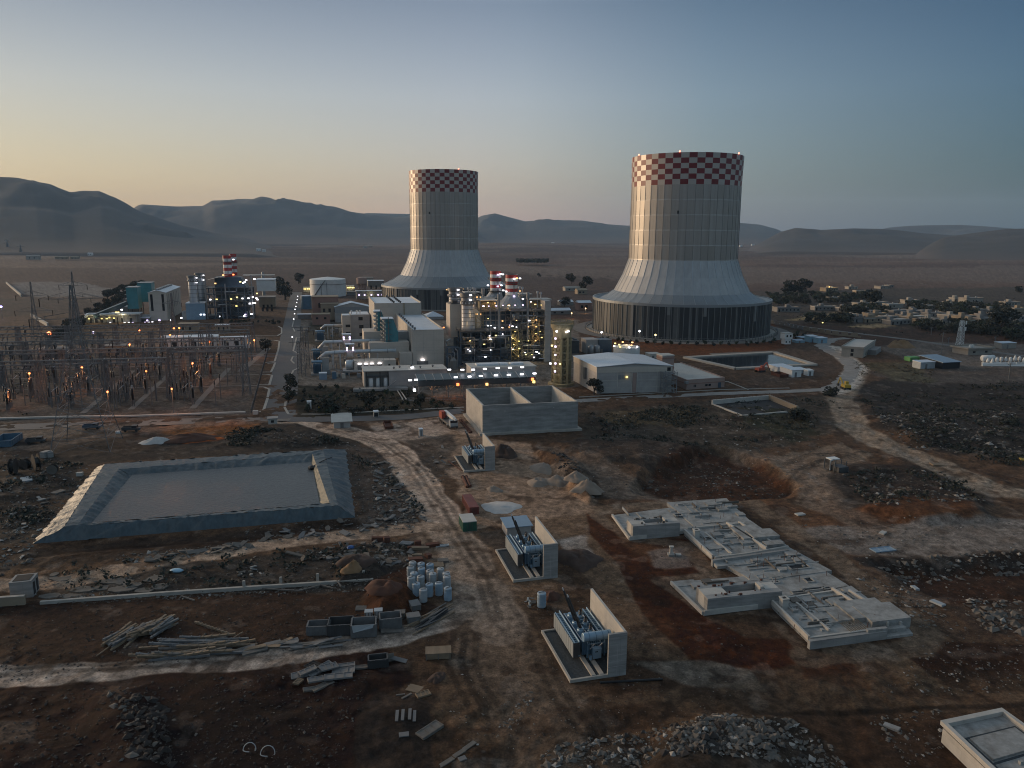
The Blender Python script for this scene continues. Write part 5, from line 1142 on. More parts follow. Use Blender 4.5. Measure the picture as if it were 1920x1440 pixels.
for u in (1108,1119.5):
 t=tg(u,665); p=PXW(u,665,t); z1=PX(u,646,t)[1]; T=thing('vessel','upright grey vessel in front of the grey box shed','vessel',(p.x,p.y,0),group='upright vessels behind the hall'); part(T,'shell','grey_steel',lambda q:q.lathe((p.x,p.y,0),[(1.3,.5),(1.5,1),(1.5,z1-1),(.9,z1-.3),(.1,z1)],14),True); part(T,'legs','mid_steel',lambda q:[q.bar((p.x+1.2*math.cos(k*PI/2),p.y+1.2*math.sin(k*PI/2),0),(p.x+1.2*math.cos(k*PI/2),p.y+1.2*math.sin(k*PI/2),1.2),.2) for k in range(4)])
for u,v0,v1 in ((1076,634,660),(1082,636,660)):
 T=thing('pipe','dark riser pipe bent at its top beside the ochre tower','pipe',G(u,v1),group='riser pipes by the ochre tower'); t=tg(u,v1); q=MB(); q.use('mid_steel'); q.tube([PXW(u,v1,t),PXW(u,v0+3,t),PXW(u-1.5,v0,t),PXW(u-5,v0,t),PXW(u-7,v0+4,t)],.5,10); q.build('pipe_run',parent=T)
                 # big concrete basin
a=G(905,815); b=G(1083,806); ex=(b-a).normalized(); w=(b-a).length; h=hgt(a,760.3); d=26.
T=thing('concrete_basin','large roofless grey concrete basin divided in two by a cross wall','basin',a)
P=lambda s,t,z=0:a+ex*s+D_*t+Vector((0,0,z))
th=.55
part(T,'wall','concrete',lambda q:pp(q,0,w,0,th,0,h)); part(T,'wall','concrete',lambda q:pp(q,0,w,d-th,d,0,h))
part(T,'wall','concrete_pale',lambda q:pp(q,0,th,th,d-th,0,h)); part(T,'wall','concrete_pale',lambda q:pp(q,w-th,w,th,d-th,0,h))  # left-facing walls paler than front ones: side light put into the colour
part(T,'divider','concrete_pale',lambda q:pp(q,w*.495,w*.495+th,th,d-th,0,h-.02)); part(T,'floor','concrete',lambda q:pp(q,th,w-th,th,d-th,.0,.8))
part(T,'plinth','kerb_pale',lambda q:(pp(q,-1.1,w+1.1,-1.1,-.003,-.1,.6),pp(q,-1.1,-.003,-.003,d,-.1,.6),pp(q,w+.003,w+1.1,-.003,d,-.1,.6)))
q=MB(); q.use('rust')
for i in range(20): p=P(w-.2,th+1+i*(d-2)/20,h); q.bar(p,p+Vector((0,0,.25)),.12)
q.build('rebar',parent=T)
q=MB(); q.use('concrete_pale')
for s,z in ((w*.23,h*.78),(w*.74,h*.83)): q.tube([P(s,-.06,z),P(s,.02,z)],.16,10)
q.build('wall_marks',parent=T)
                 # roads, kerbs and paths
def ribbon(name,pts,wl,m,z=.05,jit=0.,kerb=None,seed=1):
 """sheet following ground points; pts list of Vectors, wl = half widths"""
 rnd=random.Random(seed); P=[]
 for a,b in zip(pts,pts[1:]):
  n=max(1,int((b-a).length/3))
  for i in range(n): P.append(a.lerp(b,i/n))
 P.append(pts[-1]); wl=wl if isinstance(wl,(int,float)) else wl
 q=MB(); q.use(m); L=[];R=[]
 for i,p in enumerate(P):
  d=(P[min(i+2,len(P)-1)]-P[max(i-2,0)]); d.z=0; d.normalize(); o=Vector((d.y,-d.x,0)); w1=wl+rnd.uniform(-jit,jit); w2=wl+rnd.uniform(-jit,jit)
  a=p-o*w1; b=p+o*w2; a.z=z; b.z=z; L.append(a); R.append(b)
 n=q.pts(L+R); k=len(P)
 for i in range(k-1): q.face(n+i,n+k+i,n+k+i+1,n+i+1)
 tag(q.build(name),kind='structure')
 return L,R
def kerbline(pts,w=.5,h=.14,m='kerb_pale',z=.0):
 q=MB(); q.use(m)
 for a,b in zip(pts,pts[1:]):
  a=Vector(a); b=Vector(b); q.obox(((a+b)/2+Vector((0,0,z+h/2))),(b-a)/2,Vector((-(b-a).y,(b-a).x,0)).normalized()*w/2,(0,0,h/2))
 tag(q.build('kerb'),kind='structure')
RA=[G(520,786),G(529,740),G(536,690),G(543,640),G(549,600),G(553,570),G(556,548)]
ribbon('road',RA,5.6,'asphalt',.05)
ribbon('road',[G(-160,824),G(0,802),G(150,796),G(330,791),G(480,784),G(560,784)],4.0,'paved_dust',.045,.3)
ribbon('road',[G(545,786),G(640,786),G(760,782),G(870,770)],3.6,'asphalt',.06,.2)
ribbon('road',[G(1080,752),G(1200,745),G(1350,738),G(1480,734),G(1552,730)],2.6,'gravel_pale',.045,.3)
ribbon('road',[G(1552,731),G(1575,722),G(1592,704),G(1600,688),G(1585,672),G(1558,660),G(1540,648),G(1560,636),G(1590,634)],3.4,'gravel_pale',.05,.9)
ribbon('road',[G(1440,604),G(1500,612),G(1580,622),G(1700,636),G(1920,668)],2.6,'paved_dust',.05,.3)
def px(*p): return [G(u,v) for u,v in p]
for pts in (px((478,776),(494,770),(501,750),(505,730),(495,726),(482,726)),px((484,722),(505,722),(508,712),(510,704),(500,702),(488,702)),px((492,698),(508,698),(513,688),(516,680),(502,682)),px((498,680),(515,678),(522,655),(524,640),(514,638),(500,638)),
   px((440,632),(470,630),(520,630),(528,625),(528,615),(522,612))):
 kerbline(pts,.9,.15)
for pts in (px((555,588),(548,612),(553,622)),px((572,632),(556,633),(550,658),(560,664)),px((560,668),(549,669),(546,676),(552,682)),px((560,690),(550,695),(543,712),(540,730)),px((537,745),(534,765),(541,777),(600,777),(700,772),(870,764))):
 kerbline(pts,.8,.15)
for pts in (px((-120,792),(0,786),(120,783),(260,781),(460,774)),):
 kerbline(pts,1.1,.5,'concrete_pale')
kerbline(px((1086,745),(1200,739),(1350,731),(1480,728)),.5,.2)
kerbline(px((1340,716),(1365,716),(1403,731)),.5,.2)
                 # switchyard
SY0=tg(300,781)
yard=MB(); yard.use('paved_dust')
for a,b,w in ((G(361,766),G(430,690),1.1),(G(245,768),G(330,690),1.0),(G(155,775),G(250,695),1.0),(G(450,697),G(503,653),1.6)):
 k=(b-a).normalized(); o=Vector((-k.y,k.x,0))*w; n=yard.pts([p+Vector((0,0,.05)) for p in (a-o,a+o,b+o,b-o)]); yard.face(n,n+3,n+2,n+1)
for y in (728,707,688,672):
 a=G(-60,y+5); b=G(486 if y>700 else 496,y-5); o=D_*.7; n=yard.pts([p+Vector((0,0,.055)) for p in (a-o,b-o,b+o,a+o)]); yard.face(n,n+1,n+2,n+3)
tag(yard.build('path'),kind='structure')
def lattice(q,c,b0,b1,h,n,w=.16,rz=YAW):
 """four legged lattice shaft, base half width b0, top half width b1"""
 c=Vector(c); ex,ey=dirs(rz)
 def P(k,z):
  f=b0+(b1-b0)*z/h; sx,sy=((-1,-1),(1,-1),(1,1),(-1,1))[k]; return c+ex*sx*f+ey*sy*f+Vector((0,0,z))
 for k in range(4): q.bar(P(k,0),P(k,h),w*1.3)
 for i in range(n):
  z0=h*(1-(1-i/n)**1.15); z1=h*(1-(1-(i+1)/n)**1.15)
  for k in range(4):
   q.bar(P(k,z1),P((k+1)%4,z1),w*.7); q.bar(P(k,z0),P((k+1)%4,z1),w*.7)
   if b0>1: q.bar(P((k+1)%4,z0),P(k,z1),w*.7)
def pylon(label,uv,h,b0,arms,w=.22,name='transmission_pylon',rz=YAW,group=None):
 p=G(*uv); T=thing(name,label,'pylon',p,group=group)
 q=MB(); q.use('galvanised'); lattice(q,p,b0,b0*.16,h*.72,9,w,rz);
 lattice(q,p+Vector((0,0,h*.72)),b0*.16,.15,h*.28,5,w*.8,rz); q.build('mast',parent=T)
 ex,ey=dirs(rz)
 for z,L in arms:
  q=MB(); q.use('galvanised'); f=b0*.2
  for sg_ in (-1,1):
   tip=p+ex*sg_*L+Vector((0,0,h*z));
   for k in (-1,1): q.bar(p+ex*sg_*f+ey*k*f+Vector((0,0,h*z-.2)),tip,w*.7); q.bar(p+ex*sg_*f+ey*k*f+Vector((0,0,h*z+1.6)),tip,w*.6)
   for m_ in (.35,.65): q.bar(p+ex*sg_*L*m_+Vector((0,0,h*z-.1)),p+ex*sg_*L*m_+Vector((0,0,h*z+1.6*(1-m_))),w*.5)
  q.build('cross_arm',parent=T)
  for sg_ in (-1,1):
   q=MB(); q.use('porcelain_dark'); tip=p+ex*sg_*L+Vector((0,0,h*z)); q.tube([tip,tip-Vector((0,0,2.2))],.14,6); q.build('insulator',parent=T)
 return T
pylon('tallest lattice pylon, standing on spread legs in front of the switchyard',(165,838),46,7.5,((.66,9),(.8,11),(.92,8)),.12)
pylon('dark slender lattice pylon inside the left part of the switchyard',(152,674),42,3.2,((.7,7),(.85,6)),.16)
pylon('lattice pylon near the front left edge of the switchyard',(78,706),40,3.2,((.7,7),(.86,6)),.12)
pylon('far lattice pylon on the plain at the left edge',(16,476),42,5,((.7,9),(.88,7)),.7)
pylon('smaller far lattice pylon on the plain right of another',(40,478),30,4,((.75,8),),.6)
pylon('thin lattice pylon beside the long cable gantry, left of the road',(328,640),27,1.8,((.8,5),),.3)
def gantry_proto():
 T=thing('gantry','x','gantry',(0,0,0)); L=21.
 for s in (0,L):
  q=MB(); q.use('galvanised'); lattice(q,(s,0,0),1.1,.4,15,5,.13,0); q.build('column',parent=T)
 q=MB(); q.use('galvanised')
 for z in (13.6,15):
  for y in (-.5,.5): q.bar((0,y,z),(L,y,z),.3)
 for i in range(14):
  a=L*i/14; b=L*(i+1)/14
  for y in (-.5,.5): q.bar((a,y,13.6 if i%2 else 15),(b,y,15 if i%2 else 13.6),.13)
  q.bar((a,-.5,15),(b,.5,15),.12)
 q.build('beam',parent=T)
 for k in range(3):
  q=MB(); q.use('porcelain_dark'); x=L*(k+.5)/3; q.tube([(x,0,13.5),(x,-1.3,12.6),(x,-2.3,12.3)],.16,6); q.build('insulator',parent=T)
 return Proto(T)
GP=gantry_proto()
BAYS=[(436,742),(335,745),(228,748),(120,751),(8,755)]
ord_=['','second ','third ','fourth ','fifth ','sixth ']
rown=['front','second','middle','fourth','back']
s_base=[sg(u,v) for u,v in BAYS]; tF=tg(436,742)
for r_,(tt,nn) in enumerate(((tF,5),(tF+27,5),(tF+54,6),(tF+82,6),(tF+110,6))):
 for i in range(nn):
  s=sg(436,742)-21-22.*i
  GP.put(W(s,tt),math.radians(10.5),1.25 if i==0 and r_==0 else 1.0,label='%slattice gantry from the road in the %s row of the switchyard'%(ord_[i] if i else 'first ',rown[r_]),group='lattice gantries of the switchyard')
def post(name,label,cat,grp,h0,h1,r,disc):
 T=thing(name,label,cat,(0,0,0),group=grp)
 q=MB(); q.use('galvanised')
 for x in (-.35,.35):
  for y in (-.35,.35): q.bar((x,y,0),(x*.7,y*.7,h0),.16)
 q.bar((-.35,-.35,0),(.25,-.25,h0),.07); q.bar((.35,.35,0),(-.25,.25,h0),.07); q.bar((-.35,.35,0),(-.25,-.25,h0),.07); q.box(-.4,-.4,h0,.4,.4,h0+.15); q.build('stand',parent=T)
 q=MB(); q.use('porcelain_dark'); n=int((h1-h0)/.28); pr=[(r*.6,h0+.15)]
 for i in range(n): z=h0+.2+(h1-h0-.3)*i/n; pr+= [(disc,z),(r,z+.12)]
 pr.append((r*.6,h1)); q.lathe((0,0,0),pr,8); q.build('insulator',parent=T)
 q=MB(); q.use('grey_steel'); q.lathe((0,0,0),[(r*.5,h1),(r*1.1,h1+.1),(r*1.1,h1+.35),(.05,h1+.45)],8); q.build('cap',parent=T)
 return Proto(T)
PI_=post('post_insulator','thin dark post insulator on a lattice stand in a three-phase row','insulator','post insulators in rows across the switchyard',2.6,6.0,.2,.36)
BR=post('circuit_breaker','thick dark breaker pole on a lattice stand in the switchyard','circuit breaker','breaker poles in threes across the switchyard',2.2,6.2,.36,.58)
rows=[(3,'b'),(10,'p'),(17,'p'),(24,'b'),(33,'p'),(42,'p'),(52,'b'),(62,'p'),(72,'p'),(82,'b'),(94,'p'),(106,'p'),(120,'b'),(132,'p')]
cnt=0
for i in range(9):
 s0=sg(436,742)-6-20.*i
 for dt,kd in rows:
  for k in range(3):
   s=s0-6+(-1.2 if kd=='b' else 3.6)*k*.6+(-9 if kd=='p' else 0); t=tF-16+dt+k*(3.3 if kd=='b' else 2.6)
   if i>=7 and dt>90: continue
   u,v=proj(W(s,t))
   if u<-15 or v<634: continue
   (BR if kd=='b' else PI_).put(W(s,t),math.radians(10.5),random.uniform(.94,1.06)); cnt+=1
BP=thing('bus_support','thin grey steel pole carrying the busbars above the switchyard','pole',(0,0,0),group='thin poles all over the switchyard')
q=MB(); q.use('galvanised'); q.tube([(0,0,0),(0,0,9)],.17,5); q.build('pole',parent=BP); q=MB(); q.use('porcelain_dark'); q.lathe((0,0,9),[(.12,0),(.3,.2),(.18,1.3),(.3,1.5),(.1,1.9)],7); q.build('insulator',parent=BP); BP=Proto(BP)
rb=random.Random(61); k=0
while k<240:
 i=rb.randrange(19); j=rb.randrange(26); s=sg(436,742)-4-11.*i+rb.uniform(-.6,.6); t=tF-17+6.2*j; u,v=proj(W(s,t)); k+=1
 if u>-10 and v>634: BP.put(W(s,t),0,(1,1,rb.choice([.7,.85,1,1.25])))
q=MB()
T=thing('disconnector','pale open disconnector arm raised on two posts in the switchyard','disconnector',(0,0,0),group='disconnectors of the switchyard')
q=MB(); q.use('galvanised'); [q.bar((x,0,0),(x,0,3),.18) for x in (-1.6,1.6)]; q.bar((-1.9,0,3),(1.9,0,3),.25); q.build('stand',parent=T)
q=MB(); q.use('porcelain_dark'); [q.lathe((x,0,0),[(.2,3.1),(.3,3.4),(.18,4.6),(.1,4.8)],8) for x in (-1.6,1.6)]; q.build('insulator',parent=T)
q=MB(); q.use('bright_steel'); q.bar((-1.6,0,4.8),(.6,0,6.2),.16); q.build('arm',parent=T)
DS=Proto(T)
for i in range(7):
 for dt in (9,36,74,100):
  s=sg(436,742)-15-22.*i; t=tF-14+dt; u,v=proj(W(s,t))
  if u>-10 and v>632: DS.put(W(s,t),math.radians(60+random.uniform(-10,10)),1.0)
def wires(label,a,b,n,gap,sag,dirv,grp):
 for i in range(n):
  p=a+dirv*gap*i; q_=b+dirv*gap*i; pts=[p.lerp(q_,k/12)-Vector((0,0,sag*4*(k/12)*(1-k/12))) for k in range(13)]
  T=MB(); T.use('wire'); T.tube(pts,.05,4); o=T.build('conductor'); tag(o,label,'cable',grp)
x0,x1=W(sg(436,742),tF,15),W(sg(436,742)-215,tF,15)
wires('pale conductor of the bundle strung across the middle of the switchyard',W(sg(436,742)+2,tF+8,11.2),W(sg(436,742)-220,tF+8,11.2),4,1.1,1.0,Vector((0,0,1)),'conductors strung across the switchyard')
wires('thin conductor strung across the back of the switchyard',W(sg(436,742)+2,tF+70,12.5),W(sg(436,742)-200,tF+70,12.5),3,1.3,1.0,Vector((0,0,1)),'conductors at the back of the switchyard')
wires('conductor over the road to the transformers',W(sg(436,742),tF+20,12),PXW(592,655,tA),3,4,1.5,D_,'conductors across the plant road')
fe=thing('fence','dark rail fence along the road side of the switchyard','fence',G(471,778))
q=MB(); q.use('dark_steel'); A=G(471,778); B=G(504,654)
for i in range(60):
 p=A.lerp(B,i/59); q.bar(p,p+Vector((0,0,2.2)),.14)
q.bar(A+Vector((0,0,2.1)),B+Vector((0,0,2.1)),.12); q.bar(A+Vector((0,0,1.1)),B+Vector((0,0,1.1)),.1)
q.build('mesh',parent=fe)
T=thing('guard_booth','small pale block booth with a dark opening beside the road junction','booth',G(503,797)); a,ex,ey,w,f=foot(503,797,519.5,2.6); h=hgt(a,786)
q=MB(); q.use('concrete_pale'); q.prism([p[:2] for p in f],-.1,h); q.build('wall',parent=T); q=MB(); q.use('void_dark'); c=a+ex*w*.5; q.obox((c.x-.05*ey.x,c.y-.05*ey.y,h*.58),ex*w*.17,ey*.06,(0,0,h*.2)); q.build('opening',parent=T)
q=MB(); q.use('concrete'); q.prism([p[:2] for p in [a-ex*.3-ey*.3,a+ex*(w+.3)-ey*.3,a+ex*(w+.3)+ey*2.9,a-ex*.3+ey*2.9]],h+.003,h+.25); q.build('roof',parent=T)
T=thing('wall_block','short pale wall stub at the front corner of the switchyard fence','wall',G(478,778)); a,ex,ey,w,f=foot(474,779,484,1.4); q=MB(); q.use('concrete_pale'); q.prism([p[:2] for p in f],0,hgt(a,771)); q.build('wall',parent=T)
for (u0,v0,u1,vt,dp,m,r_,lab) in ((300,655,408,634,10,'white_paint','roof_pale','long white panelled wall at the back of the switchyard'),(410,654,468,634,6,'white_paint','roof_pale','shorter white panelled wall near the road side lamp'),(195,668,240,650,8,'house_tan','house_grey','tan relay house lit orange in the switchyard'),(75,672,130,655,8,'house_grey','house_grey','low grey relay house left of the dark pylon'),(240,664,262,652,6,'house_tan','house_tan','small orange lit hut behind the post rows'),(335,620,371,608,8,'house_tan','house_tan','plain tan wall block behind two amber lamps'),(404,622,430,610,5,'house_tan','roof_pale','small hut with a white roof by a conical tree')):
 a,ex,ey,w,f=foot(u0,v0,u1,dp,math.radians(10)); h=hgt(a,vt); T=thing('relay_house',lab,'building',a); q=MB(); q.use(m); q.prism([p[:2] for p in f],0,h); q.build('wall',parent=T)
 q=MB(); q.use(r_); q.prism([p[:2] for p in (a-ex*.3-ey*.3,a+ex*(w+.3)-ey*.3,a+ex*(w+.3)+ey*(dp+.3),a-ex*.3+ey*(dp+.3))],h+.003,h+.25); q.build('roof',parent=T)
 q=MB(); q.use('void_dark')
 for k in (.25,.6): c=a+ex*w*k; q.obox((c.x,c.y,h*.4),ex*min(1,w*.06),ey*.05,(0,0,h*.3))
 q.build('door',parent=T)
for (u,v,k,e,lab) in ((92,625,'lamp_flare',900,'brightest red-orange flood lamp left of the switchyard'),(175,623,'lamp_violet',120,'pinkish violet lamp behind the dark pylon'),(262,620,'lamp_orange',200,'amber lamp in front of the lit conveyor sheds'),(326,615.5,'lamp_orange',120,'left one of an amber lamp pair by the tan wall'),(336,615,'lamp_orange',120,'right one of an amber lamp pair by the tan wall'),(319,628,'lamp_orange',200,'amber lamp just below the amber lamp pair'),(243,646,'lamp_orange',700,'small amber lamp beside the orange lit relay house'),(393,640,'lamp_orange',500,'amber lamp before the long white panelled wall'),(476.5,638,'lamp_orange',500,'amber lamp nearest the road at the back of the yard'),(153.5,688.5,'lamp_orange',500,'amber lamp among the dark pylon legs'),(361,681,'lamp_orange',600,'amber lamp amid the middle gantry row'),(322,729,'lamp_orange',900,'amber lamp in the front right of the yard'),(201.5,734.5,'lamp_orange',900,'amber lamp in the front middle of the yard'),(2,575,'lamp_blue',200,'blue-violet lamp at the left picture edge'),(274,696,'lamp_orange',60,'faint amber lamp behind the conductor bundle'),(55,700,'lamp_orange',350,'small orange lamp low in the left of the yard')):
 p=G(u,v,8.5); T=thing('flood_lamp',lab,'lamp',(p.x,p.y,0))
 q=MB(); q.use('galvanised'); q.tube([(p.x,p.y,0),(p.x,p.y,8.2)],.12,6); q.build('pole',parent=T)
 r=.34*(1.9 if k=='lamp_flare' else 1)*max(.8,(p.length/280))
 q=MB(); q.use(k); q.lathe((p.x,p.y,8.5),[(.05,-r),(r*.8,-r*.5),(r,0),(r*.8,r*.5),(.05,r)],10); q.build('lamp_head',parent=T,smooth=True)
 plight((p.x+.8,p.y-2.4,7.8),(1,.36,.1) if k in('lamp_orange','lamp_flare') else (.6,.5,1),min(e,420)*2.0)
for u,v in ((60,655),(215,655),(300,668),(130,720),(420,712),(430,765),(300,770),(240,690),(390,690),(20,740)):
 p=G(u,v,5); plight((p.x,p.y,5.5),(1,.38,.14),420)
                 # farther power block on the left
Zb=lambda x,y:(x/4.8,420+y/4.8)
tL=tg(296,601)
T=thing('turbine_hall','far long pale turbine hall seen end-on, left of the dark boiler house','power plant hall',W(PX(280,600,tL)[0],tL))
s0=PX(279,570,tL)[0]; s1=PX(312,570,tL)[0]; z1=PX(312,549,tL)[1]; L=60.
for i in range(20,120):
 if proj(W(s1,tL+i,z1))[1]<523: L=i; break
gable_hall(T,W(s0,tL),E_,D_,s1-s0,L,z1,1.6,'beige_wall','roof_pale')
q=MB(); q.use('window_glass')
for k in (.18,.82):
 s=s0+(s1-s0)*k; sbox(q,s-.8,s+.8,tL-.08,tL-.003,z1*.35,z1*.95)
q.build('louvre',parent=T)
for i in range(9): part(T,'roof_vent','grey_steel',lambda q:sbox(q,(s0+s1)/2-1.2,(s0+s1)/2+1.2,tL+3+i*(L-6)/9,tL+6.5+i*(L-6)/9,z1+1.2,z1+2.7))
for i in range(8): q=MB(); q.use('void_dark'); sx=s1+.05; t=tL+4+i*(L-8)/8; q.quad(W(sx,t,z1*.35),W(sx,t+.9,z1*.35),W(sx,t+.9,z1*.92),W(sx,t,z1*.92)); q.build('side_louvre',parent=T)
q=MB(); q.use('grey_wall'); sbox(q,PX(261,590,tL-2)[0],s0-.1,tL-1,tL+8,0,PX(270,591,tL)[1]); q.build('annex',parent=T)
for (u0,u1,vt,vb,t,lab) in ((237.5,258.5,539.5,579,tL+3,'nearer teal air intake box on a steel stand at the far turbine hall'),(258.5,284.5,531,566,tL+26,'farther teal air intake box at the far turbine hall')):
 T=thing('air_intake',lab,'air intake',W(PX(u0,vb,t)[0],t)); q=MB(); q.use('teal_cladding'); a0,a1,zb,zt=pbox(q,t,12,u0,u1,vt,vb); q.build('housing',parent=T)
 part(T,'roof','skirt_metal',lambda q:sbox(q,a0-.3,a1+.3,t-.3,t+12.3,zt+.003,zt+.4)); part(T,'stand','dark_steel',lambda q:[sbox(q,x-.3,x+.3,y-.3,y+.3,0,zb) for x in (a0+.5,a1-.5) for y in (t+.5,t+11)])
 q=MB(); q.use('mid_steel')
 for k in range(5): z=zb+(zt-zb)*(k+.3)/5; sbox(q,a0-1.3,a0-.003,t,t+12,z,z+.3)
 q.build('louvre',parent=T)
for (u0,u1,vt,vm,vb,t,lab) in ((354.5,372.5,517,528,572,tL+6,'nearer grey bypass stack of the far power block'),(368,385,512,521,565,tL+26,'farther grey bypass stack of the far power block')): gas_stack(lab,t,u0,u1,vt,vm,vb,1.18)
t=tL+2; T=thing('equipment_block','pale blue-grey box block under the far bypass stacks','building',W(PX(348,600,t)[0],t)); q=MB(); q.use('trafo_light'); a0,a1,_,zt=pbox(q,t,14,349,385,569,602); q.build('wall',parent=T); part(T,'base','grey_wall',lambda q:sbox(q,a0-3,a0-.1,t+1,t+9,0,zt*.5)); part(T,'roof','roof_pale',lambda q:sbox(q,a0-.2,a1+.2,t-.2,t+14.2,zt+.003,zt+.3))
t=tL+4; T=thing('heat_recovery_boiler','far dark blue steel boiler house beneath two striped stacks','boiler house',W(PX(388,602,t)[0],t))
lv=[max(1,PX(430,v,t)[1]) for v in (592,576,566,552,540)]; a0=PX(388,570,t)[0]; a1=PX(474,570,t)[0]
steel_frame(T,a0,a1,t,t+14,lv,6,1,'blue_steel',.7,seed=31)
ztop=PX(430,520,t+8)[1]
part(T,'casing','navy_casing',lambda q:sbox(q,a0+6,a1-4,t+3,t+26,0,lv[-1]));
q=MB(); q.use('navy_casing'); b0,b1=PX(403,530,t+8)[0],PX(452,530,t+8)[0]; n=q.pts([W(a0+6,t+3,lv[-1]+.05),W(a1-4,t+3,lv[-1]+.05),W(a1-4,t+26,lv[-1]+.05),W(a0+6,t+26,lv[-1]+.05),W(b0,t+7,ztop),W(b1,t+7,ztop),W(b1,t+22,ztop),W(b0,t+22,ztop)])
for f in ((0,1,5,4),(1,2,6,5),(2,3,7,6),(3,0,4,7),(4,5,6,7)): q.face(*[n+i for i in f])
q.build('flue_hood',parent=T)
for i in range(3):
 q=MB(); q.use('grey_steel'); s=(a0,a0+(a1-a0)*.42,a1)[i]; sbox(q,s-.35,s+.35,t-1,t-.4,0,PX(430,(521,532,516)[i],t)[1]); q.build('tall_column',parent=T)
q=MB(); q.use('roof_sheet'); r0=PX(388,524,t)[0]; n=q.pts([W(r0,t,PX(388,525,t)[1]),W(r0+14,t,PX(388,516,t)[1]),W(r0+14,t+8,PX(388,516,t)[1]),W(r0,t+8,PX(388,525,t)[1])]); q.face(n,n+1,n+2,n+3); q.build('penthouse_roof',parent=T)
q=MB(); q.use('roof_sheet'); r0,zz=PX(455,517,t+8); sbox(q,r0,r0+22,t+8,t+16,zz,zz+.5); q.build('penthouse_roof',parent=T)
clutter(T,a0,a1,t-.8,t+8,lv,40,55)
Z2=lambda x,y:(360+x/4.8,420+y/4.8)
for i,(x,y,k) in enumerate(((435,520,'y'),(488,505,'w'),(475,520,'w'),(460,530,'w'),(562,495,'w'),(372,320,'w'),(280,460,'a'),(372,455,'f'),(210,535,'a'),(222,678,'y'),(405,660,'y'),(352,675,'y'),(455,670,'w'),(508,668,'w'),(548,658,'w'),(580,668,'w'),(590,680,'w'),(585,625,'y'),(520,715,'w'),(548,712,'w'),(567,712,'w'),(470,830,'w'),(480,815,'v'),(535,810,'w'),(255,832,'w'),(80,815,'w'),(110,815,'w'),(400,738,'y'),(165,680,'w'))):
 u,v=Z2(x,y); lamp(T,u,v,t-2,dict(KM,f='lamp_flare')[k],1.2,.8)
plight(PXW(440,530,t-5),(.7,.8,1),500); plight(PXW(440,560,t-5),WARM,300)
def far_stack(label,tt,uL,uR,vT,vB):
 S=banded_stack(label,tt,uL,uR,vT,vB,7,(493,),[]); return S
far_stack('nearer red and white striped stack on the far dark boiler house',t+14,418.5,434.5,479,519); far_stack('farther red and white striped stack on the far dark boiler house',t+34,431.5,444,476,516)
t5=tg(497,570); p=PXW(496,570,t5); T=thing('vent_stack','slender pale vent stack beside the far white hall','chimney',(p.x,p.y,0)); q=MB(); q.use('grey_steel'); q.lathe((p.x,p.y,0),[(2.0,0),(1.5,4),(1.2,PX(496,513,t5)[1]),(1.0,PX(496,510,t5)[1])],12); q.build('flue',parent=T); part(T,'platform','mid_steel',lambda q:q.lathe((p.x,p.y,0),[(1.4,PX(496,530,t5)[1]),(2.6,PX(496,530,t5)[1]),(2.6,PX(496,529,t5)[1]),(1.4,PX(496,529,t5)[1])],12))
FARB=[(481,546,515.5,525,tg(500,585)+6,20,'white_paint','roof_pale','far white hall right of the vent stack'),(486,576,516,558,tg(500,578),16,'house_tan','house_grey','tan concrete block under the far white hall'),
 (198,606,262,589,tL-8,10,'house_grey','roof_pale','low lit shed at the left end of the far power block'),(262,604,280,596,tL-5,8,'house_grey','roof_pale','low grey link shed next to the far turbine hall'),(160,607,200,590,tL-8,9,'house_grey','roof_pale','leftmost low shed of the far power block'),(215,585,258,575,tL+14,10,'house_grey','roof_pale','pale shed behind the conveyor below the teal boxes')]
for (u0,vb,u1,vt,t,dp,m,r_,lab) in FARB:
 T=thing('shed',lab,'building',W(PX(u0,vb,t)[0],t)); q=MB(); q.use(m); a0,a1,_,zt=pbox(q,t,dp,u0,u1,vt,vb); q.build('wall',parent=T); part(T,'roof',r_,lambda q:sbox(q,a0-.4,a1+.4,t-.4,t+dp+.4,zt+.003,zt+.4))
 q=MB(); q.use('void_dark')
 for k in (.2,.45,.7): sbox(q,a0+(a1-a0)*k,a0+(a1-a0)*k+1.6,t-.1,t-.003,0,min(3,zt*.6))
 q.build('door',parent=T)
 if 'lit' in lab or 'leftmost' in lab:
  for x,y,k in ((1095,772,'w'),(1045,795,'y'),(1065,795,'y'),(915,850,'y'),(800,852,'y'),(960,850,'y'),(985,842,'y'),(1025,845,'y'),(768,898,'w'),(800,898,'w'),(960,895,'w'),(993,893,'w'),(1025,895,'w'),(1122,890,'w'),(1160,890,'w'),(1195,890,'v'),(1305,888,'v'),(1340,888,'w'),(1372,885,'w'),(1325,868,'v'),(1435,866,'v'),(1540,866,'w'),(1632,845,'w'),(897,935,'g')):
   u,v=Zb(x,y)
   if ('leftmost' in lab)==(u<200): lamp(T,u,v,t-1,dict(KM,g='lamp_green')[k],1.1,.9)
  plight(W((a0+a1)/2,t-4,4),(1,.85,.5),500)
T=thing('conveyor','dark green inclined conveyor gallery rising to the nearer teal box','conveyor',W(PX(181,592,tL-10)[0],tL-10)); q=MB(); q.use('canopy_panel'); A=PXW(176,593,tL-10); B=PXW(238,568,tL+2); q.bar(A,B,3.4,2.6); q.build('gallery',parent=T)
for k in (.2,.5,.8): part(T,'support','mid_steel',lambda q:q.bar((A.lerp(B,k).x,A.lerp(B,k).y,0),A.lerp(B,k),.5))
T=thing('bus_duct','white horizontal duct along the low sheds of the far block','pipe',W(PX(158,597,tL-9)[0],tL-9)); part(T,'duct','white_pipe',lambda q:q.tube([PXW(157,597,tL-9),PXW(165,590,tL-9),PXW(262,588,tL-9)],.9,10))
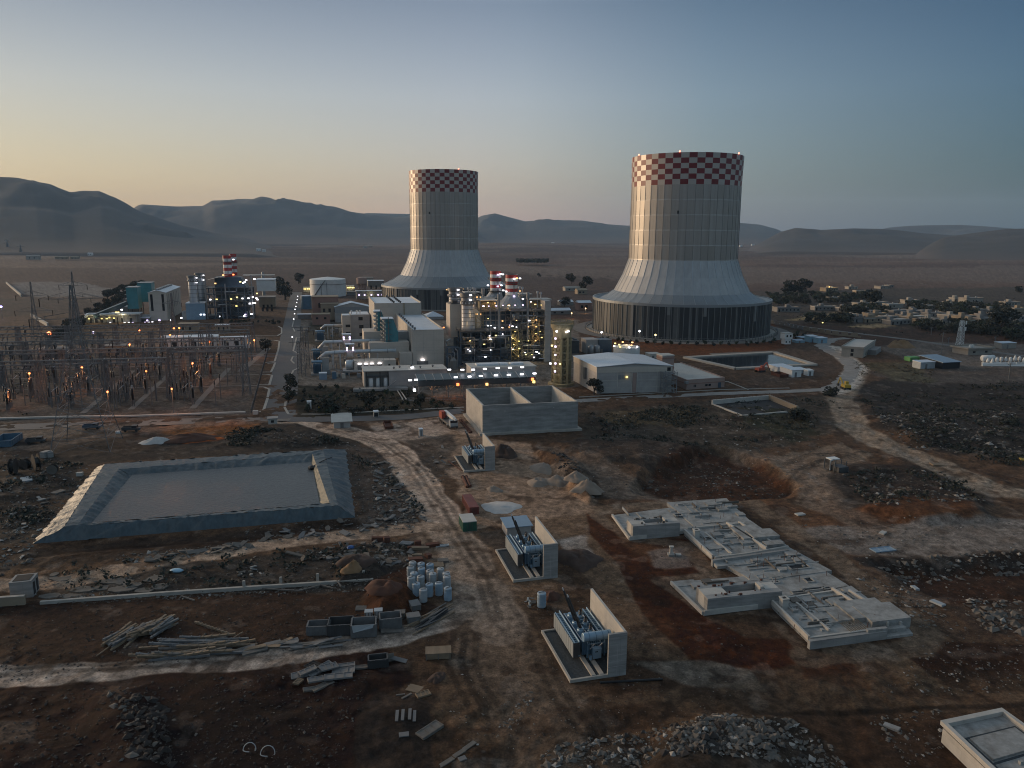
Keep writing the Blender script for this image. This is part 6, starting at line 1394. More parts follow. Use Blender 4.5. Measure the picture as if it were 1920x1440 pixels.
for u in (175,200,230,255): part(T,'support_post','grey_steel',lambda q:q.bar((PXW(u,588,tL-9).x,PXW(u,588,tL-9).y,0),PXW(u,589,tL-9),.4))
T=thing('perimeter_wall','dark perimeter wall with trees running from the switchyard to the far block','wall',G(95,640)); q=MB(); q.use('dark_soil'); A=G(95,641);B=G(230,560)
for i in range(26): a=A.lerp(B,i/26); b=A.lerp(B,(i+.93)/26); q.bar(a+Vector((0,0,1.2)),b+Vector((0,0,1.2)),.5,2.4)
q.build('wall',parent=T)
for (a,b,lab) in ((( 12,532),(40,556),'short tan wall running down at the far left edge'),((59,594),(90,612),'pale slanting wall strip left of the red lamp')):
 A=G(*a);B=G(*b); T=thing('boundary_wall',lab,'wall',A); part(T,'wall','concrete_pale',lambda q:q.bar(A+Vector((0,0,1)),B+Vector((0,0,1)),.8,2.2)); part(T,'coping','kerb_pale',lambda q:q.bar(A+Vector((0,0,2.2)),B+Vector((0,0,2.2)),1.2,.2))
                 # between the two blocks, left of the near tower
t6=tg(612,557); c,r,z0,z1=pcyl(MB(),t6,581,650,525,557); c=c+D_*r
T=thing('storage_tank','large white oil tank with a sloping stair, left of the slimmer tower','tank',(c.x,c.y,0))
q=MB(); q.use('white_paint'); q.lathe((c.x,c.y,0),[(r,0),(r,z1),(r*.97,z1+.2),(.2,z1+2.2)],48); q.build('shell',parent=T)
part(T,'wind_girder','mid_steel',lambda q:q.lathe((c.x,c.y,0),[(r+.02,z1*.72),(r+.5,z1*.72),(r+.5,z1*.74),(r+.02,z1*.74)],48,caps=(False,False)))
q=MB(); q.use('mid_steel'); pv=None
for i in range(14):
 a=math.radians(235+i*3.2); p=Vector((c.x+(r+.5)*math.cos(a),c.y+(r+.5)*math.sin(a),z1*i/13))
 if pv: q.bar(pv,p,.9,.5)
 pv=p
for a in (262,280): a=math.radians(a); q.bar((c.x+(r+.2)*math.cos(a),c.y+(r+.2)*math.sin(a),0),(c.x+(r+.2)*math.cos(a),c.y+(r+.2)*math.sin(a),z1*.85),.35)
q.build('stair',parent=T)
t7=tg(574,579); c,r,z0,z1=pcyl(MB(),t7,564,584,555,579); T=thing('storage_tank','dark blue-grey tank with a pale roof beside the plant road','tank',(c.x,c.y,0)); part(T,'shell','trafo_blue',lambda q:q.lathe((c.x,c.y,0),[(r,0),(r,z1)],24)); part(T,'roof','roof_pale',lambda q:q.lathe((c.x,c.y,0),[(r+.1,z1+.003),(r+.1,z1+.25),(.1,z1+.9)],24))
MIDB=[(585,606,634,557,tg(600,606)+16,12,'terracotta_wall','house_tan','tall brick-brown building left of the white shed',2),(601,600,634,570,tg(600,606)+8,7,'house_tan','house_tan','tan middle wing of the brick-brown building',3),(585,609,618.5,590,tg(600,609),9,'terracotta_wall','house_tan','low pinkish annex in front of the brick-brown building',2),
 (650,558,673,548,tg(660,558)+30,12,'house_grey','house_grey','long grey bund wall behind the white shed',0),(558,598,583,590,tg(570,598),5,'house_grey','roof_pale','open white carport roof beside the plant road',0),(569,548,582,539,tg(575,548),6,'house_wall','roof_sheet','yellow lit kiosk left of the white oil tank',1),(650,552,664,536,tg(655,552)+40,6,'house_wall','roof_sheet','yellow lit hut right of the white oil tank',1),
 (690,538,720,527,720.,14,'house_grey','roof_pale','grey-white shed behind the small water tower',3),(676,535,700,521,780.,14,'house_wall','house_grey','farther pale block behind the small water tower',2),(668,560,719,546,690.,10,'house_grey','roof_pale','long lit gallery right of the small water tower',0)]
for (u0,vb,u1,vt,t,dp,m,r_,lab,nw) in MIDB:
 T=thing('building',lab,'building',W(PX(u0,vb,t)[0],t)); q=MB(); q.use(m); a0,a1,_,zt=pbox(q,t,dp,u0,u1,vt,vb,um=vt); q.build('wall',parent=T); part(T,'roof',r_,lambda q:sbox(q,a0-.3,a1+.3,t-.3,t+dp+.3,zt+.003,zt+.35))
 for k in range(nw):
  s=a0+(a1-a0)*(k+.6)/(nw+.2); part(T,'window','window_glass',lambda q:sbox(q,s-.8,s+.8,t-.1,t-.003,zt*.55,zt*.75))
 if 'lit' in lab:
  for k in (.1,.3,.55,.8,.95): s=a0+(a1-a0)*k; part(T,'lamp','lamp_violet' if 'gallery' in lab else 'lamp_yellow',lambda q:sbox(q,s-.6,s+.6,t-.6,t-.2,zt*.6,zt*.6+.9))
  plight(W((a0+a1)/2,t-3,zt*.7),(1,.9,.45),250)
t8=tg(660,606)+6; a0=PX(628,590,t8)[0]; a1=PX(692,590,t8)[0]; z1=PX(630,576,t8)[1]; T=thing('gable_shed','white gabled shed left of the stepped beige hall','shed',W(a0,t8)); gable_hall(T,W(a0,t8),E_,D_,a1-a0,14,z1,2.8,'grey_wall','roof_pale')
part(T,'upper_wall','skirt_metal',lambda q:sbox(q,a0,a1,t8-.12,t8-.003,z1*.62,z1+.1))
t9=tg(678,562)+4; c,r,z0,z1=pcyl(MB(),t9,668.5,688,521,531.5); T=thing('water_tower','small brown water tower on legs left of the slimmer cooling tower','water tower',(c.x,c.y,0)); part(T,'tank','pink_wall',lambda q:q.lathe((c.x,c.y,0),[(r*.85,z0-.5),(r,z0),(r,z1),(.2,z1+1)],20))
for k in range(8): part(T,'leg','pink_wall',lambda q:q.bar((c.x+r*.7*math.cos(k*PI/4),c.y+r*.7*math.sin(k*PI/4),0),(c.x+r*.7*math.cos(k*PI/4),c.y+r*.7*math.sin(k*PI/4),z0-.4),.9))
for z in (.35,.68): part(T,'ring_beam','pink_wall',lambda q:q.lathe((c.x,c.y,0),[(r*.6,z0*z),(r*.82,z0*z),(r*.82,z0*z+.8),(r*.6,z0*z+.8)],8))
t10=tg(812,600)+10; p=PXW(812,598,t10); T=thing('pyramid_roof_house','white pyramid roofed house between turbine hall and boiler frames','building',(p.x,p.y,0)); w=6.5; zt=PX(812,592,t10)[1]; za=PX(812,583.5,t10)[1]
part(T,'wall','grey_wall',lambda q:q.prism([W(sg_x,tt)[:2] for sg_x,tt in [(PX(812,598,t10)[0]-w,t10-w),(PX(812,598,t10)[0]+w,t10-w),(PX(812,598,t10)[0]+w,t10+w),(PX(812,598,t10)[0]-w,t10+w)]],0,zt))
q=MB(); q.use('roof_pale'); s_=PX(812,598,t10)[0]; n=q.pts([W(s_-w-.4,t10-w-.4,zt+.01),W(s_+w+.4,t10-w-.4,zt+.01),W(s_+w+.4,t10+w+.4,zt+.01),W(s_-w-.4,t10+w+.4,zt+.01),W(s_,t10,za)])
for i in range(4): q.face(n+i,n+(i+1)%4,n+4)
q.build('roof',parent=T)
def plain_trafo(label,u0,u1,vt,vb,t):
 a0,z1=PX(u0,vt,t); a1,_=PX(u1,vt,t); T=thing('power_transformer',label,'transformer',W(a0,t)); w=a1-a0
 part(T,'tank','trafo_blue',lambda q:sbox(q,a0+w*.15,a1-w*.15,t+.6,t+4,.6,z1*.78)); part(T,'base','concrete',lambda q:sbox(q,a0-.5,a1+.5,t-1,t+5,0,.5))
 q=MB(); q.use('trafo_blue')
 for i in range(9): s=a0+w*i/8; sbox(q,s-.08,s+.08,t-.4,t+.55,1,z1*.7)
 q.build('radiator',parent=T)
 part(T,'conservator','trafo_light',lambda q:q.tube([W(a0,t+1,z1*.92),W(a1,t+1,z1*.92)],.6,12),True)
 for k in range(3): part(T,'bushing','porcelain_dark',lambda q:q.lathe(tuple(W(a0+w*(.25+.25*k),t+2.6,z1*.78)),[(.3,0),(.35,.4),(.14,2.6),(.05,2.8)],8))
for (u0,u1,vt,vb,lab) in ((591,609,620,640,'hindmost blue transformer at the end of the short bus duct'),(584,603,655,678,'middle blue transformer at the end of a bus duct'),(584,604,677,703,'nearest blue transformer by the plant road')): plain_trafo(lab,u0,u1,vt,vb,tg((u0+u1)/2,vb))
for (u0,u1,vt,vb,lab) in ((603.5,617,672,701,'nearest grey fire wall beside the blue transformers'),(602.5,616,651,677,'farther grey fire wall beside the blue transformers')):
 t=tg(u0,vb); T=thing('fire_wall',lab,'wall',W(PX(u0,vb,t)[0],t)); q=MB(); q.use('grey_wall'); a0,a1,_,zt=pbox(q,t,.8,u0,u1,vt,vb); q.build('wall',parent=T); part(T,'coping','concrete_pale',lambda q:sbox(q,a0-.1,a1+.1,t-.1,t+.9,zt+.003,zt+.2))
t=tg(606,712); T=thing('cabinet','pale blue cabinet at the kerb in front of the fire wall','cabinet',W(PX(598,712,t)[0],t)); q=MB(); q.use('blue_sheet'); a0,a1,_,zt=pbox(q,t,3,598.5,613,700.5,712); q.build('body',parent=T); part(T,'roof','roof_pale',lambda q:sbox(q,a0-.1,a1+.1,t-.1,t+3.1,zt+.003,zt+.2))
for (u,v,vt,lab) in ((570,706,612,'tallest lattice mast right of the plant road'),(562,700,640,'lattice mast nearest the plant road kerb'),(578,690,618,'lattice mast beside the blue transformers')):
 p=G(u,v); T=thing('lattice_mast',lab,'mast',p); q=MB(); q.use('galvanised'); h=hgt(p,vt); lattice(q,p,.8,.5,h,10,.16); q.build('shaft',parent=T); part(T,'cross_arm','galvanised',lambda q:q.bar(p+E_*-4+Vector((0,0,h-.3)),p+E_*4+Vector((0,0,h-.3)),.3)); part(T,'insulator','porcelain_dark',lambda q:q.tube([p+E_*3+Vector((0,0,h-.4)),p+E_*3+Vector((0,0,h-2.4))],.18,6))
for u,v in ((553,609),(554,600),(555.5,594),(557,586),(558,580),(559,573),(551.5,620),(549,657)):
 p=G(u,v-6); T=thing('street_lamp','small white lit lamp on a pole along the right side of the plant road','street lamp',(p.x,p.y,0),group='lamps along the plant road'); part(T,'pole','galvanised',lambda q:q.tube([(p.x,p.y,0),(p.x,p.y,5.5)],.12,6)); part(T,'lamp_head','lamp_white',lambda q:q.lathe((p.x,p.y,5.5),[(.1,-.3),(.42,0),(.1,.4)],8))
re_=random.Random(33)
for i in range(46):
 u=re_.uniform(606,690) if i%3 else re_.uniform(604,660); v=re_.choice([622,634,650,668,676,690,700,708])+re_.uniform(-3,3); p=G(u,v)
 T=thing('equipment_cabinet','small grey equipment cabinet among the ducts of the transformer yard','cabinet',p,group='cabinets of the transformer yard'); w=re_.uniform(.6,2.2); h=re_.uniform(1,3.2)
 part(T,'body',re_.choice(['grey_steel','mid_steel','beige_wall','trafo_blue','grey_wall']),lambda q:sbox(q,sg(u,v)-w/2,sg(u,v)+w/2,tg(u,v),tg(u,v)+w*.8,0,h)); part(T,'conduit','grey_steel',lambda q:q.tube([p+E_*w*.3+Vector((0,0,h)),p+E_*w*.3+Vector((0,0,h+1.2)),p+E_*(w*.3+2)+Vector((0,0,h+1.2)),p+E_*(w*.3+2)],.1,6))
                 # transformer bays in the foreground
def trafo_unit():
 """three things in one local frame: pad (bund), fire wall, transformer; x to the right, y away from the road"""
 pad=thing('transformer_pad','x','pad');
 part(pad,'gravel_bed','gravel_bed',lambda q:q.box(.3,.3,-.1,7.9,13.3,.22))
 def kerb(q):
  q.box(0,0,-.15,8.2,.297,.42); q.box(0,13.303,-.15,8.2,13.6,.42); q.box(0,.3,-.15,.297,13.3,.42)
 part(pad,'kerb','kerb_pale',kerb)
 for x in (3.25,4.45): part(pad,'rail_beam','kerb_pale',lambda q:q.box(x,.3,.225,x+.6,13.3,.5))
 wall=thing('fire_wall','x','wall')
 part(wall,'long_wall','concrete_pale',lambda q:q.box(7.85,0,-.1,8.2,13.4,6.45)); part(wall,'end_wall','concrete',lambda q:q.box(5.5,-.05,-.1,8.203,.3,6.453))  # lit long wall and shaded end wall painted as two concrete tones
 def jn(q):
  for z in (1.5,3.2,4.8): q.box(5.5,-.065,z,8.2,-.052,z+.05)
  q.box(6.8,-.064,.1,6.84,-.053,4.8)
 part(wall,'formwork_joint','grey_wall',jn)
 T=thing('power_transformer','x','transformer')
 part(T,'tank','trafo_blue',lambda q:(q.box(3.5,5.0,.75,6.1,13.2,2.75),q.box(3.4,4.9,2.75,6.2,13.3,2.9)))
 def ribs(q):
  for i in range(8): q.box(3.6+i*.32,4.9,.8,3.66+i*.32,4.995,2.7)
  for i in range(10): q.box(6.1,5.3+i*.8,.8,6.2,5.42+i*.8,2.7)
 part(T,'tank_ribs','trafo_light',ribs)
 for x0,x1 in ((2.1,3.05),(6.55,7.5)):
  for k in range(18):
   y=4.7+k*.5; b=MB(); b.use('trafo_blue'); b.box(x0,y,.7,x1,y+.28,3.0); b.build('radiator_panel',parent=T)
  def fr(q):
   q.box(x0-.02,4.62,3.0,x1+.02,13.66,3.06) if False else None
   q.box(x0+.1,4.6,3.005,x0+.25,13.7,3.09); q.box(x1-.2,4.6,3.005,x1-.05,13.7,3.12); q.tube([(x1-.12,4.5,3.2),(x1-.12,13.7,3.2)],.09,8); q.tube([(x1-.12,4.5,1.0),(x1-.12,13.7,1.0)],.09,8)
  part(T,'header_pipe','trafo_light',fr)
 def face(q):
  for k in range(9): q.box(2.03,4.72+k*1.0,.72,2.09,5.62+k*1.0,2.98)
 part(T,'radiator_cover','fin_face',face); part(T,'radiator_end','dark_steel',lambda q:q.box(2.1,4.55,.7,3.05,4.66,3.0))
 b=MB(); b.use('trafo_light'); b.tube([(3.2,4.0,4.1),(3.25,4.0,4.1),(7.35,4.0,4.1),(7.4,4.0,4.1)],0,20,radii=[.55,.64,.64,.55]); CN=b.build('conservator',parent=T,smooth=False)
 for x in (4.0,5.0,6.0,6.9): part(CN,'conservator_band','trafo_blue',lambda q:q.tube([(x,4,4.1),(x+.08,4,4.1)],.66,20))
 part(T,'conservator_stand','trafo_blue',lambda q:(q.bar((4.0,4.1,.8),(4.0,4.0,3.5),.2),q.bar((6.6,4.1,.8),(6.6,4.0,3.5),.2),q.bar((4.0,4.1,2.8),(6.6,4.1,2.8),.15)))
 CC=part(T,'control_cabinet','trafo_light',lambda q:(q.box(4.75,3.6,.75,5.95,4.3,2.2),q.box(4.7,3.55,2.203,6.0,4.35,2.27)))
 part(CC,'cabinet_window','window_glass',lambda q:q.box(5.0,3.57,1.75,5.4,3.597,1.9)); part(T,'small_box','trafo_light',lambda q:q.box(4.25,3.7,.55,4.6,4.1,1.1))
 part(T,'relay_pipe','trafo_light',lambda q:(q.tube([(4.4,4.0,3.5),(4.4,4.6,3.3),(4.4,5.2,3.3)],.12,8),q.tube([(5.9,4.2,3.4),(6.1,4.2,2.5),(6.1,4.4,1.0)],.1,8)))
 part(T,'tap_changer','bright_steel',lambda q:(q.bar((4.3,3.9,2.2),(4.9,3.7,3.0),.1),q.bar((4.9,3.9,2.4),(4.4,3.7,3.1),.1),q.bar((5.6,3.8,2.5),(6.1,3.7,3.0),.12)))
 def dome(x,y,z,r,h): part(T,'turret','trafo_light',lambda q:q.lathe((x,y,z),[(r,0),(r,h*.6),(r*.8,h*.8),(r*.85,h*.82),(r*.85,h)],12))
 for y in (7.4,9.6,11.8):
  dome(4.1,y,2.9,.5,.75); a=Vector((4.1,y,3.6)); tip=a+Vector((-1.45,1.5,4.3))
  if y<11:
   b=MB(); b.use('black_paint'); n=10; pts=[a.lerp(tip,i/n) for i in range(n+1)]; b.tube(pts,0,10,radii=[.25-.012*i+(.04 if i%2 else 0) for i in range(n+1)]); BU=b.build('bushing',parent=T); part(BU,'bushing_terminal','bright_steel',lambda q:q.tube([tip,tip+(tip-a).normalized()*.45],.09,8))
  dome(5.5,y-.4,2.9,.42,.55); part(T,'bushing','porcelain_dark',lambda q:q.lathe((5.5,y-.4,3.45),[(.18,0),(.3,.12),(.16,.3),(.28,.42),(.14,.6),(.1,.95)],10))
 part(T,'top_pipe','bright_steel',lambda q:(q.tube([(4.8,5,3.05),(4.8,13,3.05)],.09,8),q.tube([(3.45,5,3.05),(3.45,13,3.05)],.08,8),q.tube([(6.15,5,3.0),(6.15,13,3.0)],.08,8)))
 def bits(q):
  rnd=random.Random(5)
  for i in range(26): x=rnd.uniform(4.5,6.0); y=rnd.uniform(5.3,13); q.box(x,y,2.903,x+rnd.uniform(.1,.4),y+rnd.uniform(.1,.5),2.9+rnd.uniform(.1,.45))
 part(T,'cover_fitting','trafo_blue',bits); part(T,'wheel_base','dark_steel',lambda q:(q.box(3.7,5.2,.5,3.95,13,.75),q.box(5.6,5.2,.5,5.85,13,.75)))
 return Proto(pad),Proto(wall),Proto(T)
PP,PW,PT=trafo_unit()
for (u,v,dz,lp,lw,lt) in ((1068.6,1280.8,0,'nearest dark gravel transformer pad with two pale rails','nearest pale L-shaped fire wall, in the foreground','nearest blue transformer, in the foreground bay'),
 (962.3,1092.3,0,'middle dark gravel transformer pad with two pale rails','middle pale L-shaped fire wall of the three','middle blue transformer with a shed behind it'),
 (870,885.8,0,'farthest dark gravel transformer pad near the concrete basin','farthest pale L-shaped fire wall, close to the concrete basin','farthest blue transformer, close to the concrete basin')):
 p=G(u,v)
 for P_,l in ((PP,lp),(PW,lw),(PT,lt)): P_.put(p,YAW,1.0,label=l,group='transformer bays')
def simple_shed(name,label,cat,uL,vL,uR,depth,vtop,wm,rm,ovh=.3,slope=0.,door=None,yaw=YAW,grp=None):
 a,ex,ey,w,f=foot(uL,vL,uR,depth,yaw,YAW); h=hgt(a,vtop); T=thing(name,label,cat,a,group=grp)
 q=MB(); q.use(wm); q.prism([p[:2] for p in f],-.1,h,top=[h,h,h+slope,h+slope]); q.build('wall',parent=T)
 q=MB(); q.use(rm); F=[a-ex*ovh-ey*ovh,a+ex*(w+ovh)-ey*ovh,a+ex*(w+ovh)+ey*(depth+ovh),a-ex*ovh+ey*(depth+ovh)]; n=q.pts([(p.x,p.y,z) for p,z in zip(F,(h+.01,h+.01,h+slope+.01,h+slope+.01))]+[(p.x,p.y,z) for p,z in zip(F,(h+.16,h+.16,h+slope+.16,h+slope+.16))])
 for k in ((0,3,2,1),(4,5,6,7),(0,1,5,4),(1,2,6,5),(2,3,7,6),(3,0,4,7)): q.face(*[n+i for i in k])
 q.build('roof',parent=T)
 q=MB(); q.use(wm if door=='ribs' else 'mid_steel')
 if door=='ribs':
  m=max(4,int(w/.5))
  for i in range(m): c=a+ex*(w*(i+.5)/m)-ey*.03; q.obox(c+Vector((0,0,h*.5)),ex*.05,ey*.03,(0,0,h*.48))
  q.build('corrugation',parent=T)
 elif door: c=a+ex*(w*door)-ey*.04; q.obox(c+Vector((0,0,min(1.05,h*.42))),ex*min(.5,w*.15),ey*.04,(0,0,min(1.05,h*.42))); q.build('door',parent=T)
 return T,a,ex,ey,w,h
simple_shed('shed','grey-blue sheet metal shed with a light roof behind the middle transformer','shed',951,1007,996,4.5,990,'grey_wall','blue_sheet',slope=.3,door='ribs')
                 # containers, trucks and small huts by the central track
def container(label,uL,vL,uR,dep,vtop,m,rm):
 T,a,ex,ey,w,h=simple_shed('container',label,'container',uL,vL,uR,dep,vtop,m,rm,.03,0,'ribs')
 q=MB(); q.use(m)
 for i in range(14): c=a+ey*(dep*(i+.5)/14)-ex*.03; q.obox(c+Vector((0,0,h*.5)),ey*.09,ex*.03,(0,0,h*.46))
 q.build('side_ribs',parent=T); q=MB(); q.use('dark_steel')
 for k in (.3,.45,.55,.7): c=a+ex*w*k-ey*.07; q.obox(c+Vector((0,0,h*.5)),ex*.025,ey*.025,(0,0,h*.45))
 q.build('lock_rods',parent=T); return T
container('green container with a pale ribbed roof beside the central track',868.5,997,894,4.6,980.5,'container_green','roof_sheet')
container('faded red container just behind the green one',880.5,965.5,898,8.5,953,'container_red','container_red')
simple_shed('hut','small grey hut with a pale corrugated roof at the track junction','hut',626,803,657,4.2,791.5,'grey_wall','roof_sheet',ovh=.7,slope=1.4,door=.5)
for (u0,v0,u1,vt,d,m,lab,cat,nm) in ((786.5,818,793,805.5,1.6,'drum_white','pale upright tank standing alone in the sandy yard','tank','water_tank'),(576,766,584,753.5,1.5,'white_paint','white cabinet beside the garden near the yellow sign','cabinet','cabinet'),(701,783,710,772.5,2.0,'concrete_pale','pale block with a black opening on the front road kerb','block','culvert_block'),(566,905,0,0,0,'',None,None,None)):
 if not lab: continue
 T,a,ex,ey,w,h=simple_shed(nm,lab,cat,u0,v0,u1,d,vt,m,'roof_pale',.08,0,None if 'block' in lab else .5)
 if 'block' in lab: q=MB(); q.use('void_dark'); c=a+ex*w*.5-ey*.03; q.obox(c+Vector((0,0,h*.5)),ex*w*.4,ey*.03,(0,0,h*.35)); q.build('opening',parent=T)
p=G(598,771); T=thing('sign','yellow leaf-shaped sign on a post at the garden edge','sign',p); ex,ey=dirs(); part(T,'post','galvanised',lambda q:q.bar(p,p+Vector((0,0,2.9)),.12)); q=MB(); q.use('yellow_paint'); pts=[p+ex*x+Vector((0,0,z))-ey*.1 for x,z in ((-.15,.9),(.9,1.3),(1.1,2.1),(.7,2.9),(-.15,3.1))]; n=q.pts(pts+[a_+ey*.08 for a_ in pts]); q.face(0,1,2,3,4); q.face(9,8,7,6,5)
for i in range(5): q.face(i,5+i,5+(i+1)%5,(i+1)%5)
q.build('board',parent=T)
p=G(840,796); T=thing('crane_truck','white mobile crane truck with a red cab parked left of the basin','truck',p)
ex,ey=dirs(math.radians(22)); B=lambda x,y,z:p+ex*x+ey*y+Vector((0,0,z))
def bx(q,x0,x1,y0,y1,z0,z1): q.obox(B((x0+x1)/2,(y0+y1)/2,(z0+z1)/2),ex*(x1-x0)/2,ey*(y1-y0)/2,(0,0,(z1-z0)/2))
part(T,'chassis','mid_steel',lambda q:bx(q,-1.3,1.3,-5,6,.9,1.5)); part(T,'driver_cab','drum_white',lambda q:(bx(q,-1.25,1.25,-6.6,-5,.7,2.1),bx(q,-1.2,1.2,-6.3,-5,2.1,2.9)))
part(T,'windscreen','window_glass',lambda q:bx(q,-1.1,1.1,-6.66,-6.3,2.1,2.8)); part(T,'bumper','dark_steel',lambda q:bx(q,-1.3,1.3,-6.8,-6.6,.6,1.0))
part(T,'crane_cab','orange_paint',lambda q:(bx(q,-1.5,-.3,1.8,4.4,1.6,3.9),bx(q,-1.3,1.2,4.4,5.8,1.5,3.0))); part(T,'turntable','dark_steel',lambda q:q.lathe(tuple(B(0,2.5,1.5)),[(1.1,0),(1.1,.4)],16))
part(T,'boom','white_paint',lambda q:(q.bar(B(.4,4.5,3.4),B(.4,-5.5,3.1),.9),q.bar(B(.4,-5.5,3.1),B(.4,-6.8,3.05),.6)))
part(T,'outrigger','drum_white',lambda q:(bx(q,-1.8,1.8,-4.6,-4.2,1.0,1.3),bx(q,-1.8,1.8,5.2,5.6,1.0,1.3)))
for x in (-1.15,1.15):
 for y in (-5.5,-3.4,1.6,3.2,4.9): part(T,'wheel','black_paint',lambda q:q.tube([B(x-.2,y,.55),B(x+.2,y,.55)],.55,14))
def skip(label,uv,w,d,h,m,rz,name='skip',cat='skip'):
 p=G(*uv); p.z=gz(p.x,p.y); T=thing(name,label,cat,p); ex,ey=dirs(rz); t=.08
 def bb(q,x0,x1,y0,y1,z0,z1): q.obox(p+ex*(x0+x1)/2+ey*(y0+y1)/2+Vector((0,0,(z0+z1)/2)),ex*(x1-x0)/2,ey*(y1-y0)/2,(0,0,(z1-z0)/2))
 part(T,'floor',m,lambda q:bb(q,-w/2,w/2,-d/2,d/2,.05,.15))
 for a in (-1,1): part(T,'side',m,lambda q:bb(q,a*w/2-t,a*w/2+t,-d/2,d/2,.153,h)); part(T,'end',m,lambda q:bb(q,-w/2+t+.003,w/2-t-.003,a*d/2-t,a*d/2+t,.153,h))
 def rb(q):
  for i in range(5):
   x=-w/2+w*(i+.5)/5; bb(q,x-.06,x+.06,-d/2-t-.1,-d/2-t-.003,.1,h)
   y=-d/2+d*(i+.5)/5; bb(q,-w/2-t-.1,-w/2-t-.003,y-.06,y+.06,.1,h); bb(q,w/2+t+.003,w/2+t+.1,y-.06,y+.06,.1,h)
 part(T,'rib',m,rb); return T
skip('long dark open skip in the sandy yard near the front road',(728,799),2.4,7.5,.9,'rust',YAW)
for i,(a,b,lab) in enumerate((((862,789),(881,812),'left rusty pipe of a pair lying beside the basin'),((866,788),(884,811),'right rusty pipe of a pair lying beside the basin'),((868,896),(876,915),'dark pipe stub by the pad of the farthest transformer'),((874,896),(882,914),'second dark pipe stub by the pad of the farthest transformer'),((1125,1281),(1242,1275),'long black pipe lying in front of the nearest fire wall'),((841,865),(866,883),'thin rusty bar lying left of the farthest transformer pad'))):
 A=Gz(*a); B_=Gz(*b); r=.3 if i<2 else (.35 if i<4 else (.16 if i==4 else .12)); q=MB(); q.use('rust' if i!=4 else 'black_paint'); q.tube([A+Vector((0,0,r)),B_+Vector((0,0,r))],r,10); q.tube([A+Vector((0,0,r)),A.lerp(B_,.03)+Vector((0,0,r))],r*1.25,10); o=q.build('pipe'); tag(o,lab,'pipe')
                 # water tank drums
def drum_proto(m):
 T=thing('drum','x','drum'); q=MB(); q.use(m); q.lathe((0,0,0),[(.62,0),(.66,.08),(.66,.7),(.69,.76),(.66,.82),(.66,1.5),(.69,1.56),(.66,1.62),(.66,2.1),(.6,2.18),(.45,2.2),(.45,2.12),(.1,2.1)],20); q.build('shell',parent=T,smooth=False)
 part(T,'lid','drum_white',lambda q:q.lathe((0,0,0),[(.44,2.125),(.44,2.2),(.3,2.22),(.05,2.24)],14)); part(T,'lifting_bar','galvanised',lambda q:q.bar((-.45,.05,2.28),(.45,.05,2.28),.09)); return Proto(T)
DB=drum_proto('drum_blue'); DW=drum_proto('drum_white')
Z8=lambda x,y:(440+x/4.3636,1000+y/4.3636)
for i,(x,y,k,l) in enumerate(((1457,335,'w','white drum at the far left corner of the drum cluster'),(1528,345,'b','blue drum right of the far left white drum'),(1600,352,'b','blue drum third from the left in the far row of drums'),(1530,385,'b','blue drum in the middle of the second row of drums'),(1600,405,'w','white drum in the middle of the drum cluster'),(1685,388,'w','white drum alone at the far right of the drum cluster'),(1470,425,'b','blue drum behind the near left white drum'),(1524,455,'w','white drum in the middle left of the drum cluster'),(1622,430,'w','white drum behind the near blue row'),(1733,425,'w','white drum at the right edge behind the last blue one'),(1447,500,'w','near left white drum of the drum cluster'),(1488,520,'b','blue drum second from the left in the near row'),(1545,565,'w','whitish drum nearest the camera in the drum cluster'),(1594,520,'b','blue drum right of the nearest whitish drum'),(1672,510,'b','blue drum second from the right in the near row'),(1738,455,'w','white drum behind the near right blue drum'),(1745,552,'b','near right blue drum of the drum cluster'),(1440,378,'w','pale drum at the left edge behind the blue ones'))):
 u,v=Z8(x,y); p=G(u,v-2); p.z=max(0,gz(p.x,p.y)-.05); (DB if k=='b' else DW).put(p,random.uniform(0,6),1.0,label=l,group='drums clustered beside the track')
DB.put(G(1015.5,1137),.4,1.12,label='single pale blue drum standing between two transformer bays')
                 # lined pond
WL=1.4
inner=[G(248,890,WL),G(584,866.5,WL),G(600,945,WL),G(172,980,WL)]
crest_in=[G(222,880,2.3),G(586,851,2.3),G(618,944,2.3),G(146,984,2.3)]
crest=[G(196,870,2.4),G(606,844,2.4),G(634,948,2.4),G(120,988,2.4)]
foot_=[G(178,877),G(650,842),G(668,970),G(58,1020)]
T=thing('pond_liner','large grey-blue sheet lined pond embankment left of the central track','pond',foot_[0])
def sheet(m,A,B,nA,seed,name,nu=90,nv=7,amp=.2):
 rnd=random.Random(seed); q=MB(); q.use(m); P=[]
 for j in range(nv+1):
  for i in range(nu+1):
   p=A[0].lerp(A[1],i/nu).lerp(B[0].lerp(B[1],i/nu),j/nv); L=(A[1]-A[0]).length*i/nu
   f=math.sin(j/nv*PI); w=math.sin(L*.9+2.6*math.sin(L*.23+seed)+j*.25); p=p+Vector((0,0,amp*(max(0,w)**5*1.9+.5*math.sin(L*2.7+j)+rnd.uniform(-.6,.6))*(.45+.55*f))); P.append(p)
 n=q.pts(P)
 for j in range(nv):
  for i in range(nu): a=n+j*(nu+1)+i; q.face(a,a+1,a+nu+2,a+nu+1)
 return q.build(name,parent=T,smooth=True)
for i in range(4):
 j=(i+1)%4; m_='liner_sand' if i==1 else 'liner_blue'
 sheet(m_,(crest_in[i],crest_in[j]),(inner[i]-Vector((0,0,.35)),inner[j]-Vector((0,0,.35))),0,i+1,'inner_slope')
 sheet('liner_blue',(crest[i],crest[j]),(crest_in[i],crest_in[j]),0,i+11,'crest',nv=4,amp=.14)
 sheet('liner_blue',(foot_[i]-Vector((0,0,.2)),foot_[j]-Vector((0,0,.2))),(crest[i],crest[j]),0,i+21,'outer_slope',amp=.26)
q=MB(); q.use('liner_sand');
